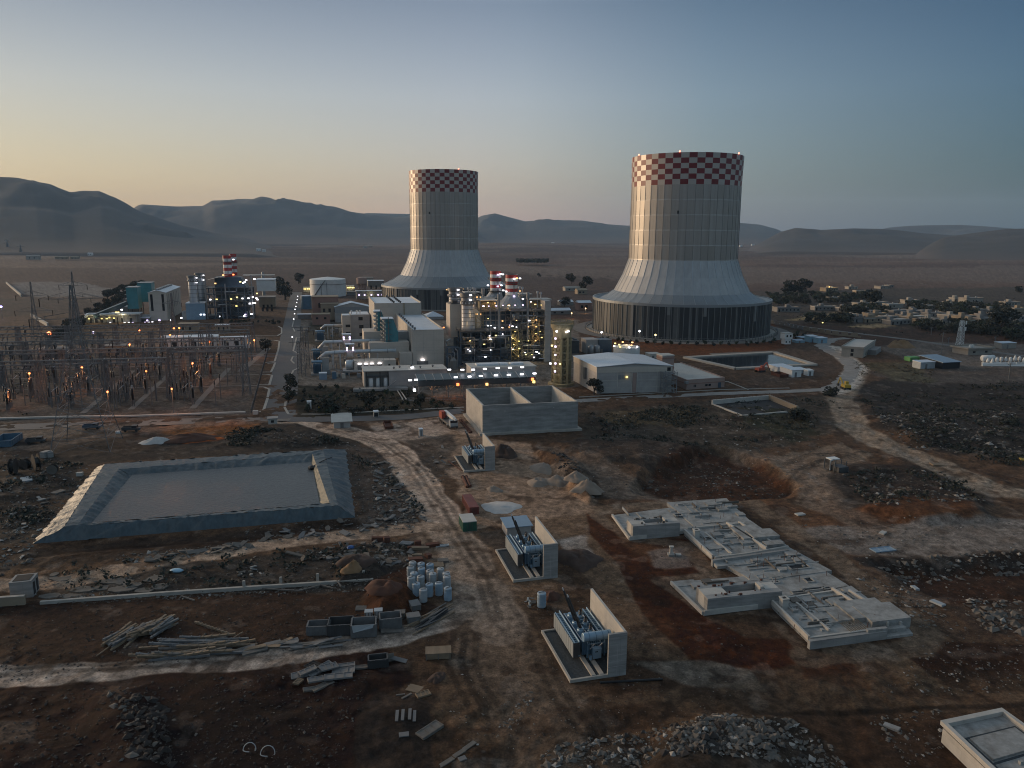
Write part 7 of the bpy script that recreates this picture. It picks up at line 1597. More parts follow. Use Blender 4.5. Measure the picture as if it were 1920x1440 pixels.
mat('pond_water',(.028,.040,.050),.36,var=.3,scale=1.5,bump=1.0,detail=5,stretch=(.6,1.4,1),dirt=(.045,.058,.068),dirt_amt=.5)
q=MB(); q.use('pond_water'); n=q.pts(inner); q.face(n,n+3,n+2,n+1); tag(q.build('water'),kind='structure')
T=thing('pump','small dark floating pump with a pale float in the far right pond corner','pump',G(586,877,WL)); p=G(585,879,WL); part(T,'body','black_paint',lambda q:q.lathe(tuple(p),[(.1,0),(.9,.05),(1.0,.5),(.3,.9)],10)); part(T,'float','drum_white',lambda q:q.lathe(tuple(p+Vector((1.4,1.2,0))),[(.1,0),(.7,.05),(.7,.5),(.2,.7)],10)); part(T,'hose','black_paint',lambda q:q.tube([p+Vector((0,0,.5)),p+Vector((2,3,1.2)),p+Vector((4,5,1.6))],.12,6))
                 # foundation complex on the right
def fbox(q,pts,z0,z1): q.prism([p[:2] for p in pts],z0,z1)
EF=(G(1450,1128)-G(1320,1142)).normalized()      # picture-right direction of the long walls
DF=(G(1720,1190)-G(1380,935)).normalized()*-1     # away direction of the right edge
DETF=EF.x*DF.y-EF.y*DF.x
def fs(u,v,z=0):
 p=G(u,v,z); return ((p.x*DF.y-p.y*DF.x)/DETF,(EF.x*p.y-EF.y*p.x)/DETF)
def FW_(s,t,z=0): return Vector((s*EF.x+t*DF.x,s*EF.y+t*DF.y,z))
T=thing('foundation','large pale concrete foundation slab of sunken rooms, low walls and raised boxes','foundation',G(1440,1080))
def quadpx(q,pts,z0,z1): fbox(q,[G(u,v,z1) for u,v in pts],z0,z1)
def fb(name,m,u0,v0,u1,v1,z0,z1):
 """block whose top runs from near-left (u0,v0) to far-right (u1,v1) at height z1"""
 s0,t0=fs(u0,v0,z1); s1,t1_=fs(u1,v1,z1); q=MB(); q.use(m)
 fbox(q,[FW_(min(s0,s1),min(t0,t1_)),FW_(max(s0,s1),min(t0,t1_)),FW_(max(s0,s1),max(t0,t1_)),FW_(min(s0,s1),max(t0,t1_))],z0,z1); return q.build(name,parent=T),(min(s0,s1),max(s0,s1),min(t0,t1_),max(t0,t1_))
def slabq(name,m,pts,z0,z1):
 q=MB(); q.use(m); quadpx(q,pts,z0,z1); return q.build(name,parent=T)
slabq('slab','slab_concrete',[(1143,968),(1196,1008),(1300,990),(1520,1128),(1700,1190),(1460,1050),(1370,936),(1250,942),(1256,958)],-.3,.35) if False else None
slabq('slab','slab_concrete',[(1148,966),(1180,1010),(1310,994),(1270,950)],-.3,.4)
slabq('slab','slab_concrete',[(1250,942),(1275,962),(1385,957),(1362,934)],-.3,.75)
slabq('slab','slab_concrete',[(1272,962),(1300,985),(1405,975),(1386,957)],-.3,.65)
slabq('slab','slab_concrete',[(1283,996),(1340,1046),(1478,1024),(1406,975),(1300,985)],-.3,.9)
slabq('slab','slab_concrete',[(1340,1048),(1398,1080),(1410,1090),(1560,1070),(1480,1026)],-.3,.7)
slabq('slab','slab_concrete',[(1258,1092),(1320,1150),(1460,1132),(1400,1080)],-.3,.45)
slabq('slab','slab_concrete',[(1400,1092),(1450,1122),(1592,1098),(1548,1071)],-.3,.6)
slabq('slab','slab_concrete',[(1448,1130),(1520,1198),(1700,1176),(1596,1098)],-.3,1.0)
slabq('slab','slab_concrete',[(1515,1205),(1522,1212),(1712,1188),(1704,1178)],-.3,.35)
def court(u0,v0,u1,v1,h,fx0,fx1,fy0,fy1,lab):
 s0,t0=fs(u0,v0,h); s1,t1_=fs(u1,v1,h); W_=s1-s0; D=t1_-t0
 def bb(q,a,b,c,d,z0,z1): fbox(q,[FW_(s0+a,t0+c),FW_(s0+b,t0+c),FW_(s0+b,t0+d),FW_(s0+a,t0+d)],z0,z1)
 part(T,'box_wall','concrete',lambda q:bb(q,0,W_,0,D*fy0,-.2,h)); part(T,'box_wall','concrete',lambda q:bb(q,0,W_,D*fy1,D,-.2,h))
 part(T,'box_wall','concrete_pale',lambda q:bb(q,0,W_*fx0,D*fy0+.003,D*fy1-.003,-.2,h)); part(T,'box_wall','concrete_pale',lambda q:bb(q,W_*fx1,W_,D*fy0+.003,D*fy1-.003,-.2,h))  # paler side walls: light from the left painted in by concrete tone
 part(T,'court_floor','slab_concrete',lambda q:bb(q,W_*fx0,W_*fx1,D*fy0,D*fy1,-.1,.5)); part(T,'inner_box','concrete_pale',lambda q:bb(q,W_*(fx1-.06),W_*(fx1-.01),D*fy0+.2,D*fy1-.2,.5,h+.35))
 part(T,'inner_wall','concrete',lambda q:bb(q,W_*(fx0+.05),W_*(fx1-.1),D*(fy0+.1),D*(fy0+.14),.5,h*.75))
 def deb(q):
  r=random.Random(int(u0))
  for i in range(22): a=r.uniform(0,W_*.95); c=r.choice([r.uniform(0,D*fy0*.9),r.uniform(D*fy1,D*.97)]); w=r.uniform(.1,.5); bb(q,a,a+w,c,c+w*.6,h,h+r.uniform(.08,.4))
 part(T,'debris','rust' if u0>1300 else 'rock',deb)
court(1187,987,1262,967,2.9,.30,.78,.30,.78,0); court(1327,1123,1442,1086,2.8,.30,.82,.30,.80,0)
rnd=random.Random(77)
def wallline(a,b,z,h,w=.35,m='concrete_pale'):
 A=G(*a,z);B=G(*b,z); q=MB(); q.use(m); k=(B-A).normalized(); o=Vector((-k.y,k.x,0))*w/2; fbox(q,[A-o,B-o,B+o,A+o],z-.3,z+h); q.build('low_wall',parent=T)
for a,b,z,h in (((1283,996),(1336,1045),.9,.5),((1448,1130),(1517,1198),1.0,.5),((1290,992),(1395,982),.9,.3),((1452,1126),(1560,1110),1.0,.3),((1322,1001),(1372,1040),.9,.35),((1492,1132),(1555,1184),1.0,.4),((1362,984),(1437,1032),.9,.7),((1560,1108),(1665,1174),1.0,.7),((1385,981),(1458,1026),.9,.5),((1592,1110),(1690,1172),1.0,.5),((1340,1046),(1395,1040),.9,.3),((1395,1040),(1478,1026),.9,.3),((1517,1198),(1640,1182),1.0,.3),((1148,966),(1180,1010),.4,.3),((1258,1092),(1318,1150),.45,.3),((1180,1010),(1280,998),.4,.5),((1320,1150),(1420,1138),.45,.5)):
 wallline(a,b,z,h)
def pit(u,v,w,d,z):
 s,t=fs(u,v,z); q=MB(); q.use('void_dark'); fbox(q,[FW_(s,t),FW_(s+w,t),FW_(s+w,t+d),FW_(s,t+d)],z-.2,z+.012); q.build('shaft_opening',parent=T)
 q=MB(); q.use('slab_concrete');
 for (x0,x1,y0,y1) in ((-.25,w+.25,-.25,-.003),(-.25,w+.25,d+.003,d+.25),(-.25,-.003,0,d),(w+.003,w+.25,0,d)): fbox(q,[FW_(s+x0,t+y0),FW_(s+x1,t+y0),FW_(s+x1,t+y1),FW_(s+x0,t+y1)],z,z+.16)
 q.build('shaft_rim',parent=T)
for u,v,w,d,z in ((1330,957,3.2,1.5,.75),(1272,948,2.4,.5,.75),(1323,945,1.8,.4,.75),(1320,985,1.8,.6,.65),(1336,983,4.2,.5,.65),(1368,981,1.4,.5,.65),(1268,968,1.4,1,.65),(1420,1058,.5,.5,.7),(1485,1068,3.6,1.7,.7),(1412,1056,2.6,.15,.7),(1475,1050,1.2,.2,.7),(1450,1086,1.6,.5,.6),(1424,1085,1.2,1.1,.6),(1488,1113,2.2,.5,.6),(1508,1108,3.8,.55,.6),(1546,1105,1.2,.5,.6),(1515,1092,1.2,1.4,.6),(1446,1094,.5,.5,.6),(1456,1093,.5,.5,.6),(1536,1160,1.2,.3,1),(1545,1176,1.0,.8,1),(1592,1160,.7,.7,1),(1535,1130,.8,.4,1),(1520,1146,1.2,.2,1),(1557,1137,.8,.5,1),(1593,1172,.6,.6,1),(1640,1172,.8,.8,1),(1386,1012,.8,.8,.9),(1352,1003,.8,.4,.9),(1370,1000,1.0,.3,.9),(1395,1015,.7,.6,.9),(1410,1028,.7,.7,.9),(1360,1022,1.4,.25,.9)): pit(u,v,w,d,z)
for u0,v0,u1,v1,z in ((1512,1140,1545,1128,1.3),(1556,1124,1590,1116,1.35),(1500,1178,1560,1168,1.25),(1572,1164,1608,1132,1.5),(1602,1160,1640,1120,1.8),(1636,1166,1668,1128,1.9),(1628,1182,1660,1174,1.7),(1330,1030,1355,1022,1.2),(1362,1008,1386,1000,1.2),(1395,1010,1412,984,1.6),(1414,1008,1444,990,1.8),(1438,1022,1462,1012,1.6),(1345,1062,1368,1050,.75),(1440,1050,1478,1042,.8),(1466,1060,1486,1054,.95),(1350,1042,1375,1036,1.1),(1265,1100,1300,1086,.6),(1460,1140,1480,1120,1.2),(1490,1124,1520,1116,1.2),(1540,1160,1560,1140,1.25)):
 fb('raised_slab','slab_concrete',u0,v0,u1,v1,.2,z)
r=random.Random(19)
for (pu,zz,nn) in (([(1292,996),(1340,1040),(1470,1022),(1400,980)],.9,34),([(1460,1132),(1522,1194),(1685,1174),(1590,1104)],1.0,46),([(1345,1050),(1405,1088),(1550,1068),(1475,1030)],.7,22),([(1275,945),(1300,980),(1395,972),(1360,938)],.75,16),([(1270,1092),(1322,1140),(1400,1130),(1380,1086)],.45,14),([(1155,966),(1185,1002),(1290,990),(1260,955)],.4,12)):
 xs=[p[0] for p in pu]; ys=[p[1] for p in pu]; k=0
 while k<nn:
  u,v=r.uniform(min(xs),max(xs)),r.uniform(min(ys),max(ys))
  if float(sdf_poly(np.array([u]),np.array([v]),pu)[0])<3: continue
  k+=1; s,t=fs(u,v,zz); w,d=r.choice([(r.uniform(.3,1.2),r.uniform(.2,.8)),(r.uniform(2,5),.22),(.22,r.uniform(2,5)),(r.uniform(1.5,3),r.uniform(.8,2))]); hh=r.uniform(.06,.45)
  q=MB(); q.use(r.choice(['slab_concrete','slab_concrete','concrete','rock'])); fbox(q,[FW_(s,t),FW_(s+w,t),FW_(s+w,t+d),FW_(s,t+d)],zz-.1,zz+hh); q.build('low_block',parent=T)
for u,v,z in ((1305,1007,.9),(1469,1138,1.0)):
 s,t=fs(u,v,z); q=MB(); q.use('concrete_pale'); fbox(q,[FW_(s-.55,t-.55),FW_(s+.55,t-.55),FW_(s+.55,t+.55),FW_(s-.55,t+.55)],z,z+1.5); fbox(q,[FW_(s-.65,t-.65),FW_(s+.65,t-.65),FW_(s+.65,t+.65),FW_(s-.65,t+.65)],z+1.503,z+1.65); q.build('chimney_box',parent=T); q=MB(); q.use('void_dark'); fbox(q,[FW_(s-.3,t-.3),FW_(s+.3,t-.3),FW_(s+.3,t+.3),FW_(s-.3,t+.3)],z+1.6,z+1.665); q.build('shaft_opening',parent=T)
for a,b,z0,z1 in (((1335,1050),(1478,1030),0,1.2),((1517,1201),(1660,1182),0,1.3)):
 A=G(*a,z1);B=G(*b,z1); k=(B-A).normalized(); o=Vector((-k.y,k.x,0))*.3; q=MB(); q.use('concrete'); fbox(q,[A-o,B-o,B+o,A+o],-.2,z1); q.build('retaining_wall',parent=T)
q=MB(); q.use('wood')
for i in range(9): A=G(1598+i*4,1186-i*.8,1.2); q.bar(A,A+EF*-1.2+DF*1.6+Vector((0,0,.9)),.09)
q.build('prop_timber',parent=T)
r=random.Random(3)
for i in range(60):
 q=MB(); q.use('rust')
 u,v=r.choice([(r.uniform(1290,1470),r.uniform(985,1040)),(r.uniform(1460,1690),r.uniform(1110,1190)),(r.uniform(1260,1390),r.uniform(940,975)),(r.uniform(1400,1570),r.uniform(1040,1095))]); A=G(u,v,.9); q.bar(A,A+Vector((r.uniform(-.1,.1),r.uniform(-.1,.1),r.uniform(.4,1.3))),.06); q.build('rebar',parent=T)
p=G(1258,1041); T=thing('post','pale concrete stub column with a cap in the red soil','post',p); part(T,'column','concrete_pale',lambda q:(q.box(p.x-.25,p.y-.25,0,p.x+.25,p.y+.25,1.6),q.box(p.x-.4,p.y-.3,1.603,p.x+.45,p.y+.3,1.85))); part(T,'footing','slab_concrete',lambda q:(q.box(p.x-.6,p.y-.6,-.1,p.x+.6,p.y+.6,.35),q.box(p.x+.9,p.y-.5,-.1,p.x+1.9,p.y+.4,.3)))
T=thing('slab_building','low unfinished building with a grey roof slab cut by dark seams','building',G(1755,1375))
z=2.2; R=[G(1770,1361,z),G(1880,1340,z),G(2010,1440,z),G(1900,1490,z)]
R=[G(1772,1362,z),G(1879,1339,z),G(2040,1455,z),G(1918,1500,z)]
q=MB(); q.use('slab_concrete'); fbox(q,R,z-.35,z); q.build('roof_slab',parent=T)
cR=sum(R,Vector())/4; q=MB(); q.use('concrete_pale'); fbox(q,[cR+(p-cR)*1.03 for p in R],-.2,z-.353); q.build('wall',parent=T)
ea=(R[1]-R[0]); eb=(R[3]-R[0])
def RP(a,b,zz=0): return R[0]+ea*a+eb*b*(1-a)+(R[2]-R[1])*b*a+Vector((0,0,zz))
q=MB(); q.use('concrete_pale')
for (a0,a1,b0,b1) in ((-.04,1.04,-.04,.02),(-.04,.02,.02,1),(.98,1.04,.02,1)): fbox(q,[RP(a0,b0),RP(a1,b0),RP(a1,b1),RP(a0,b1)],z+.003,z+.55)
q.build('parapet',parent=T)
for (a0,a1,b0,b1) in ((.07,.95,.2,.225),(.07,.95,.56,.585),(.07,.11,.226,.559),(.91,.95,.226,.559),(.07,.11,.59,.95)): part(T,'roof_seam','gravel_bed',lambda q:fbox(q,[RP(a0,b0),RP(a1,b0),RP(a1,b1),RP(a0,b1)],z+.004,z+.03))
part(T,'raised_roof','slab_concrete',lambda q:fbox(q,[RP(.13,.24),RP(.89,.24),RP(.89,.545),RP(.13,.545)],z+.003,z+.28))
for a,b in ((.5,.66),(.58,.7),(.4,.64),(.66,.63)): part(T,'roof_block','slab_concrete',lambda q:fbox(q,[RP(a,b),RP(a+.05,b),RP(a+.05,b+.03),RP(a,b+.03)],z+.003,z+.4))
                 # loose material in the foreground
def on(u,v,dz=0.):
 p=Gz(u,v); p.z+=dz; return p
def plank_pile(grp,label,cat,name,base,n,L,w,h,m,spread,az,azj,seed,rise=.0,mats=None,rough=True):
 """n loose boards lying on the ground around base (world), each its own object sharing one mesh per kind"""
 rnd=random.Random(seed); protos=[]
 for k in range(3):
  q=MB(); q.use((mats or [m])[k%len(mats or [m])]); l=L*(.75+.25*k)
  q.box(-l/2,-w/2,0,l/2,w/2,h)
  if rough:
   for i in range(int(l/1.2)): x=-l/2+.4+i*1.2; q.box(x,-w*.7,h*.15,x+.12,w*.7,h*1.25)
  o=q.build(name); protos.append(o)
 for i in range(n):
  o=protos[i] if i<3 else protos[i%3].copy()
  if i>=3: COL.objects.link(o)
  x=rnd.uniform(-1,1)*spread[0]; y=rnd.uniform(-1,1)*spread[1]; ex,ey=dirs(az); p=base+ex*x+ey*y
  f=max(0,1-(abs(x)/spread[0]*.6+abs(y)/spread[1]*.6)); z=gz(p.x,p.y)+.02+rise*f*rnd.random()+.004*i
  o.location=(p.x,p.y,z); o.rotation_euler=(rnd.uniform(-.1,.1),rnd.uniform(-.16,.16) if rise else rnd.uniform(-.02,.02),az+rnd.uniform(-azj,azj)); tag(o,label,cat,grp)
for (u,v,n,L,sp,az,aj,rise,sd,lab) in ((235,1195,16,5.0,(.9,1.6),1.35,.12,1.0,1,'grey beam in the steep left stack of the timber pile'),(272,1185,16,4.2,(1.8,1.4),.9,.7,.9,2,'short tangled beam in the middle of the timber pile'),(295,1180,14,4.6,(1.4,1.6),1.15,.25,1.3,3,'grey beam leaning in the tall middle of the timber pile'),(370,1215,26,9.0,(3.0,2.6),.16,.1,.9,4,'long grey beam in the flat right part of the timber pile'),(340,1232,10,7.0,(3.0,.7),.12,.12,.5,5,'long beam along the near edge of the timber pile')):
 plank_pile('beams of the timber pile',lab,'beam','beam',G(u,v),n,L,.34,.28,'wood_grey',sp,az+YAW*0,aj,sd,rise,['wood_grey','panel_grey','wood'])
for i,(a,b,lab) in enumerate((((366,1168),(432,1192),'ribbed tan beam lying apart behind the timber pile'),((404,1218),(455,1187),'thin pole sticking out right of the timber pile'),((181,1232),(205,1215),'thin pole lying left of the timber pile'))):
 A=on(*a,.2);B_=on(*b,.25); q=MB(); q.use('wood'); q.bar(A,B_,.28 if i==0 else .14);
 if i==0: [q.bar(A.lerp(B_,k/10)+Vector((0,0,-.2)),A.lerp(B_,k/10)+Vector((0,0,.25)),.34,.2) for k in range(1,10)]
 o=q.build('beam'); tag(o,lab,'beam')
def panel(label,u,v,w,d,h,m,az,tilt=0.,rollx=0.,name='panel',cat='panel',grp=None,frame=True,dz=0.):
 p=on(u,v,.03+dz); q=MB(); q.use(m); q.box(-w/2,-d/2,0,w/2,d/2,h)
 if frame:
  for x in (-w/2,-w/6,w/6,w/2-.12): q.box(x,-d/2,h+.002,x+.12,d/2,h+.09)
  for y in (-d/2,d/2-.1): q.box(-w/2,y,h+.002,w/2,y+.1,h+.085)
 o=q.build(name); o.location=p; o.rotation_euler=(rollx,tilt,az); tag(o,label,cat,grp); return o
rnd=random.Random(21)
PG='formwork panels heaped by the lower track'
for i,(x,y,w,d,az,m) in enumerate(((540,1150,2.6,1.4,.2,'panel_grey'),(650,1090,1.8,2.2,.9,'void_dark'),(700,1115,3.8,1.3,.75,'panel_grey'),(770,1105,2.6,1.5,.5,'panel_grey'),(885,1080,3.4,1.0,.15,'panel_grey'),(890,1130,3.2,1.6,.05,'panel_grey'),(850,1195,3.8,1.6,.12,'panel_grey'),(690,1210,3.0,1.3,.3,'panel_grey'),(720,1250,3.0,1.2,.6,'wood_grey'),(640,1270,2.6,.8,.3,'wood_grey'),(520,1220,1.4,.9,1.2,'wood'),(600,1140,2.4,1.2,.5,'panel_grey'),(1060,1085,3.0,1.0,.1,'wood_grey'))):
 u,v=Z8(x,y); panel('grey ribbed formwork panel in the heap below the lower track',u,v,w,d,.14,m,az+.1,rnd.uniform(-.12,.12),rnd.uniform(-.14,.14),grp=PG,dz=.12*(i%4))
def bin_(label,x,y,w,d,h,m,rz): u,v=Z8(x,y); return skip(label,(u,v-4),w,d,h,m,rz,'bin','bin')
bin_('leftmost open dark bin with strutted sides along the lower track',690,825,3.2,2.0,1.6,'panel_grey',.1); bin_('dark bin second from the left along the lower track',870,820,3.6,2.6,1.9,'dark_steel',.12); bin_('dark bin with a draped pale sheet along the lower track',1060,835,3.6,2.6,2.1,'panel_grey',.14); bin_('grey bin at the right end of the bin row',1275,775,3.2,2.2,1.9,'panel_grey',.2)
u,v=Z8(1060,830); T=thing('tarpaulin','pale sheet draped over the front of a dark bin','tarpaulin',on(u,v)); p=on(u,v-4); ex,ey=dirs(.14); q=MB(); q.use('drum_white'); n=q.pts([p+ex*(-1.7)-ey*1.6+Vector((0,0,2.2)),p+ex*1.6-ey*1.6+Vector((0,0,2.25)),p+ex*1.4-ey*1.75+Vector((0,0,1.7)),p-ey*1.8+Vector((0,0,1.45)),p-ex*1.5-ey*1.75+Vector((0,0,1.1))]); q.face(n,n+1,n+2,n+3,n+4); o=q.build('sheet',parent=T)
sm=o.modifiers.new('thick','SOLIDIFY'); sm.thickness=.05
def crate(label,u,v,w,d,h,m,az,grp=None):
 p=on(u,v); T=thing('crate',label,'crate',p,az,grp); q=MB(); q.use(m);
 b=MB(); b.use(m); b.box(-w/2,-d/2,.1,w/2,d/2,h); o=b.build('body'); o.parent=T
 b=MB(); b.use('wood_grey'); [b.box(x,-d/2-.05,0,x+.12,d/2+.05,.098) for x in (-w/2,-.06,w/2-.12)]; [b.box(-w/2-.03,y,h*.15,-w/2-.002,y+.12,h*.95) for y in (-d/2+.05,d/2-.2)]; [b.box(x,-d/2-.04,h*.12,x+.12,-d/2-.003,h*.95) for x in (-w/2+.05,w/2-.2,-.06)]; o=b.build('battens'); o.parent=T
 b=MB(); b.use(m); b.box(-w/2-.06,-d/2-.06,h+.003,w/2+.06,d/2+.06,h+.09); o=b.build('lid'); o.parent=T; return T
crate('stack of tan boards bound as a low crate right of the lower track',822,1230,3.6,1.9,.95,'wood',.1)
crate('grey wooden crate at the near left foot of the drum cluster',778,1140,1.5,2.0,.9,'panel_grey',.4); crate('grey crate below the drums beside the bin row',775,1165,2.0,1.6,1.1,'panel_grey',.3); crate('pale crate just left of the grey crate by the bins',750,1158,1.6,1.2,1.0,'wood_grey',.1)
crate('small pale crate behind the bins',692,1163,1.2,1.0,1.2,'drum_white',.1); crate('second small pale crate behind the bins',710,1163,1.2,1.0,1.3,'drum_white',.15)
for i,(x,y,w,d,m,az,h,lab) in enumerate(((1405,85,1.6,2.4,'skirt_metal',1.3,.2,'tilted pale grey sheet behind the drum cluster'),(1520,130,.7,3.4,'wood',1.75,.5,'upright orange-brown box profile behind the drums'),(1470,120,.5,2.6,'rust',1.9,.4,'rusty narrow profile left of the orange-brown one'),(1500,95,1.2,.8,'rust',.2,.9,'rusty box farthest behind the drums'),(1620,105,1.0,2.6,'rust',1.9,.6,'long rusty box near the track behind the drums'),(1700,105,2.6,.9,'drum_white',.15,.15,'flat pale panel lying on the track edge'),(1490,190,1.9,.9,'wood',.2,.5,'tan board box lying behind the drums'),(1480,235,2.6,1.4,'rust',.3,.8,'large rusty box touching the drums'),(1580,200,1.0,1.0,'rust',.8,.8,'small rusty box right of the tan board box'),(1665,265,2.0,1.8,'wood',.2,.35,'tan board stack right behind the drums'),(1705,230,2.0,1.2,'wood_grey',.2,.4,'grey board stack by the track behind the drums'),(1440,180,.9,1.4,'dark_steel',1.0,.7,'dark box left of the tan board box'),(1170,60,2.4,.9,'rust',.15,.8,'rusty trough beside the upper track'),(1240,70,1.2,1.0,'rust',.4,1.1,'rusty open box at the right end of the trough'))):
 u,v=Z8(x,y); panel(lab,u,v,w,d,h,m,az,rnd.uniform(-.1,.1),rnd.uniform(-.1,.1),'scrap_box','scrap metal',None,h<.3)
plank_pile('long beams beside the drums','long dark beam in the bundle below the drums','beam','beam',G(*Z8(1630,690)),14,7.5,.22,.2,'wood_grey',(1.6,1.5),.92,.1,11,.5,['wood_grey','dark_steel','wood'],False)
plank_pile('bent beams along the lower track','grey bent board on the verge of the lower track','board','board',G(*Z8(700,905)),14,6.0,.4,.1,'panel_grey',(2.6,1.0),.22,.12,12,.4,['panel_grey','wood_grey','panel_grey'],False)
plank_pile('boards at the left of the lower track','pale board left of the bent boards on the verge','board','board',G(*Z8(250,930)),14,2.8,.7,.1,'wood_grey',(3.8,.7),.35,.5,13,.5,['wood_grey','panel_grey','wood'],False)
for i,(x,y,w,d,az,lab) in enumerate(((165,965,3.6,1.1,.5,'pale tilted board at the left end of the verge boards'),(310,900,2.4,.9,.45,'pale board leaning on the verge heap'),(1290,800,3.6,1.4,.25,'grey slab stack below the bin row'),(1230,150,1.4,1.0,.3,'pale plate on the dark soil above the drums'),(1040,620,2.0,1.2,.1,'round pale plate lying behind the bin row'),(800,205,2.2,1.0,.3,'pale plate near the low rubble wall'),(945,150,2.4,.8,.3,'grey plate beside a blue sheet'))):
 u,v=Z8(x,y); panel(lab,u,v,w,d,.22,'panel_grey' if i%2 else 'wood_grey',az,rnd.uniform(-.12,.12),rnd.uniform(-.1,.1),'board','board',None,False)
DSTR=[([(700,862),(740,868),(790,965),(760,975),(705,930)],34,'broken concrete slab in the heap between pond and central track','slabs heaped between pond and track','panel_grey',.6,2.2),
 ([(470,1000),(560,985),(790,962),(800,975),(640,1006),(480,1014)],30,'scrap board in the strip below the right pond foot','scrap boards below the pond','panel_grey',.6,2.6),
 ([(530,1040),(640,1012),(760,1010),(760,1040),(700,1062),(600,1060)],30,'scrap slab on the dark soil above the low wall','scrap slabs above the low wall','rock',.5,2.0),
 ([(200,1062),(330,1040),(470,1018),(470,1026),(300,1056)],24,'splintered board on the verge of the upper track','splintered boards on the upper verge','wood_grey',.5,2.4),
 ([(440,1070),(480,1062),(490,1078),(450,1084)],10,'pale rubble block in a small heap on the dark soil','rubble blocks in a small heap','concrete',.5,1.1),
 ([(0,960),(90,930),(120,945),(30,1000)],14,'pale slab fragment on the slope left of the pond','slab fragments left of the pond','concrete',.4,1.4),
 ([(980,1118),(1002,1116),(1008,1132),(990,1142)],7,'pale block near the single blue drum','blocks near the single drum','concrete_pale',.5,1.0),
 ([(760,815),(850,830),(860,870),(800,880)],12,'scrap sheet on the dark ground left of the farthest transformer','scrap sheets near the farthest transformer','panel_grey',.5,1.6),
 ([(700,1060),(770,1030),(775,1055),(720,1075)],14,'flat grey slab in the debris behind the red heap','flat slabs behind the red heap','panel_grey',.6,2.0)]
for poly,n,lab,grp,m,s0,s1 in DSTR:
 xs=[p[0] for p in poly]; ys=[p[1] for p in poly]; k=0; pr=[]
 for j in range(4):
  q=MB(); q.use([m,'rock','wood_grey',m][j]); a_=[(math.cos(i*PI/2.5)*rnd.uniform(.4,.62),math.sin(i*PI/2.5)*rnd.uniform(.25,.45)) for i in range(5)] if j%2 else [(-.5,-.25),(.5,-.22),(.48,.25),(-.5,.22)]
  q.prism(a_,0,.14); pr.append(q.build('slab_piece'))
 while k<n:
  u,v=rnd.uniform(min(xs),max(xs)),rnd.uniform(min(ys),max(ys))
  if float(sdf_poly(np.array([u]),np.array([v]),poly)[0])<0: continue
  o=pr[k] if k<4 else pr[k%4].copy()
  if k>=4: COL.objects.link(o)
  o.location=on(u,v,.03+.25*rnd.random()); s_=rnd.uniform(s0,s1); o.scale=(s_*rnd.uniform(1,1.8),s_,rnd.uniform(.8,2)); o.rotation_euler=(rnd.gauss(0,.22),rnd.gauss(0,.22),rnd.uniform(0,6)); tag(o,lab,'debris',grp); k+=1
skip('dark open tray box right of the panel heap',(709,1246),2.6,1.6,1.4,'dark_steel',.2,'bin','bin')
for x,y,w,d,az,rx,lab in ((1260,1035,1.6,1.4,.3,1.2,'pale sheet leaning against the dark tray box'),(1345,1045,2.6,.6,-.4,.5,'dark board sliding off the dark tray box'),(1055,1085,2.4,.9,.2,.0,'board lying flat left of the dark tray box')): u,v=Z8(x,y); panel(lab,u,v,w,d,.1,'panel_grey' if x>1300 else 'wood_grey',az,0,rx,'board','board',None,False,.3 if rx else 0)
ZC=lambda x,y:(600+x/2.2857,1200+y/2.2857)
for x,y,w,d,az,m,lab in ((405,208,1.5,2.0,1.2,'wood','tan board standing at a slant on the lower soil'),(442,238,1.9,1.1,.5,'wood','open tan frame box on the lower soil'),(372,243,1.6,.3,.8,'wood_grey','broken lath beside the open tan frame box'),(345,235,1.2,.2,.2,'wood_grey','thin lath left of the broken lath'),(383,205,.2,1.2,.3,'wood_grey','upright splinter beside the slanting tan board'),(470,388,3.4,1.5,.85,'wood_grey','large pale board stack low in the centre'),(360,412,1.2,.8,.2,'panel_grey','small grey tray below the scattered boards'),(640,450,1.9,.6,.85,'wood_grey','upper plank of three in a line at the bottom'),(597,484,1.7,.6,.8,'wood_grey','middle plank of three in a line at the bottom'),(540,520,2.2,.6,.78,'wood_grey','lower plank of three in a line at the bottom'),(610,508,.9,.7,.5,'panel_grey','grey offcut below the middle plank')):
 u,v=ZC(x,y); panel(lab,u,v,w,d,.3 if w>3 else .12,m,az,0,0,'board','board',None,w>1.6 and d>1)
for i,(x,y,m) in enumerate(((330,335,'panel_grey'),(355,330,'panel_grey'),(385,325,'panel_grey'),(405,330,'panel_grey'))): u,v=ZC(x,y); panel('pale paving strip in a row of four on the dark soil',u,v,.4,2.2,.08,m,.1,0,0,'paving_strip','paving','paving strips in a row',False)
T=thing('low_wall','long low unfinished wall with pale stub posts above the red soil','wall',G(80,1132)); A=[G(76,1133),G(300,1116),G(480,1104),G(700,1090)]
q=MB(); q.use('kerb_pale')
for a,b in zip(A,A[1:]): q.bar(a+Vector((0,0,.25)),b+Vector((0,0,.25)),.5,.6)
q.build('beam',parent=T)
for u,v in ((458,1105),(527,1098),(596,1091.5),(458+140*1.6,1086)):
 p=G(u,v); part(T,'stub_post','kerb_pale',lambda q:q.bar(p,p+Vector((0,0,1.6)),.4))
q=MB(); q.use('wood_grey')
for a,b in (((492,1106),(560,1110)),((560,1110),(600,1100)),((600,1099),(625,1106)),((340,1120),(365,1128)),((380,1112),(388,1106)),((640,1103),(632,1094))): q.bar(on(*a,.3),on(*b,.3),.2)
q.build('loose_timber',parent=T)
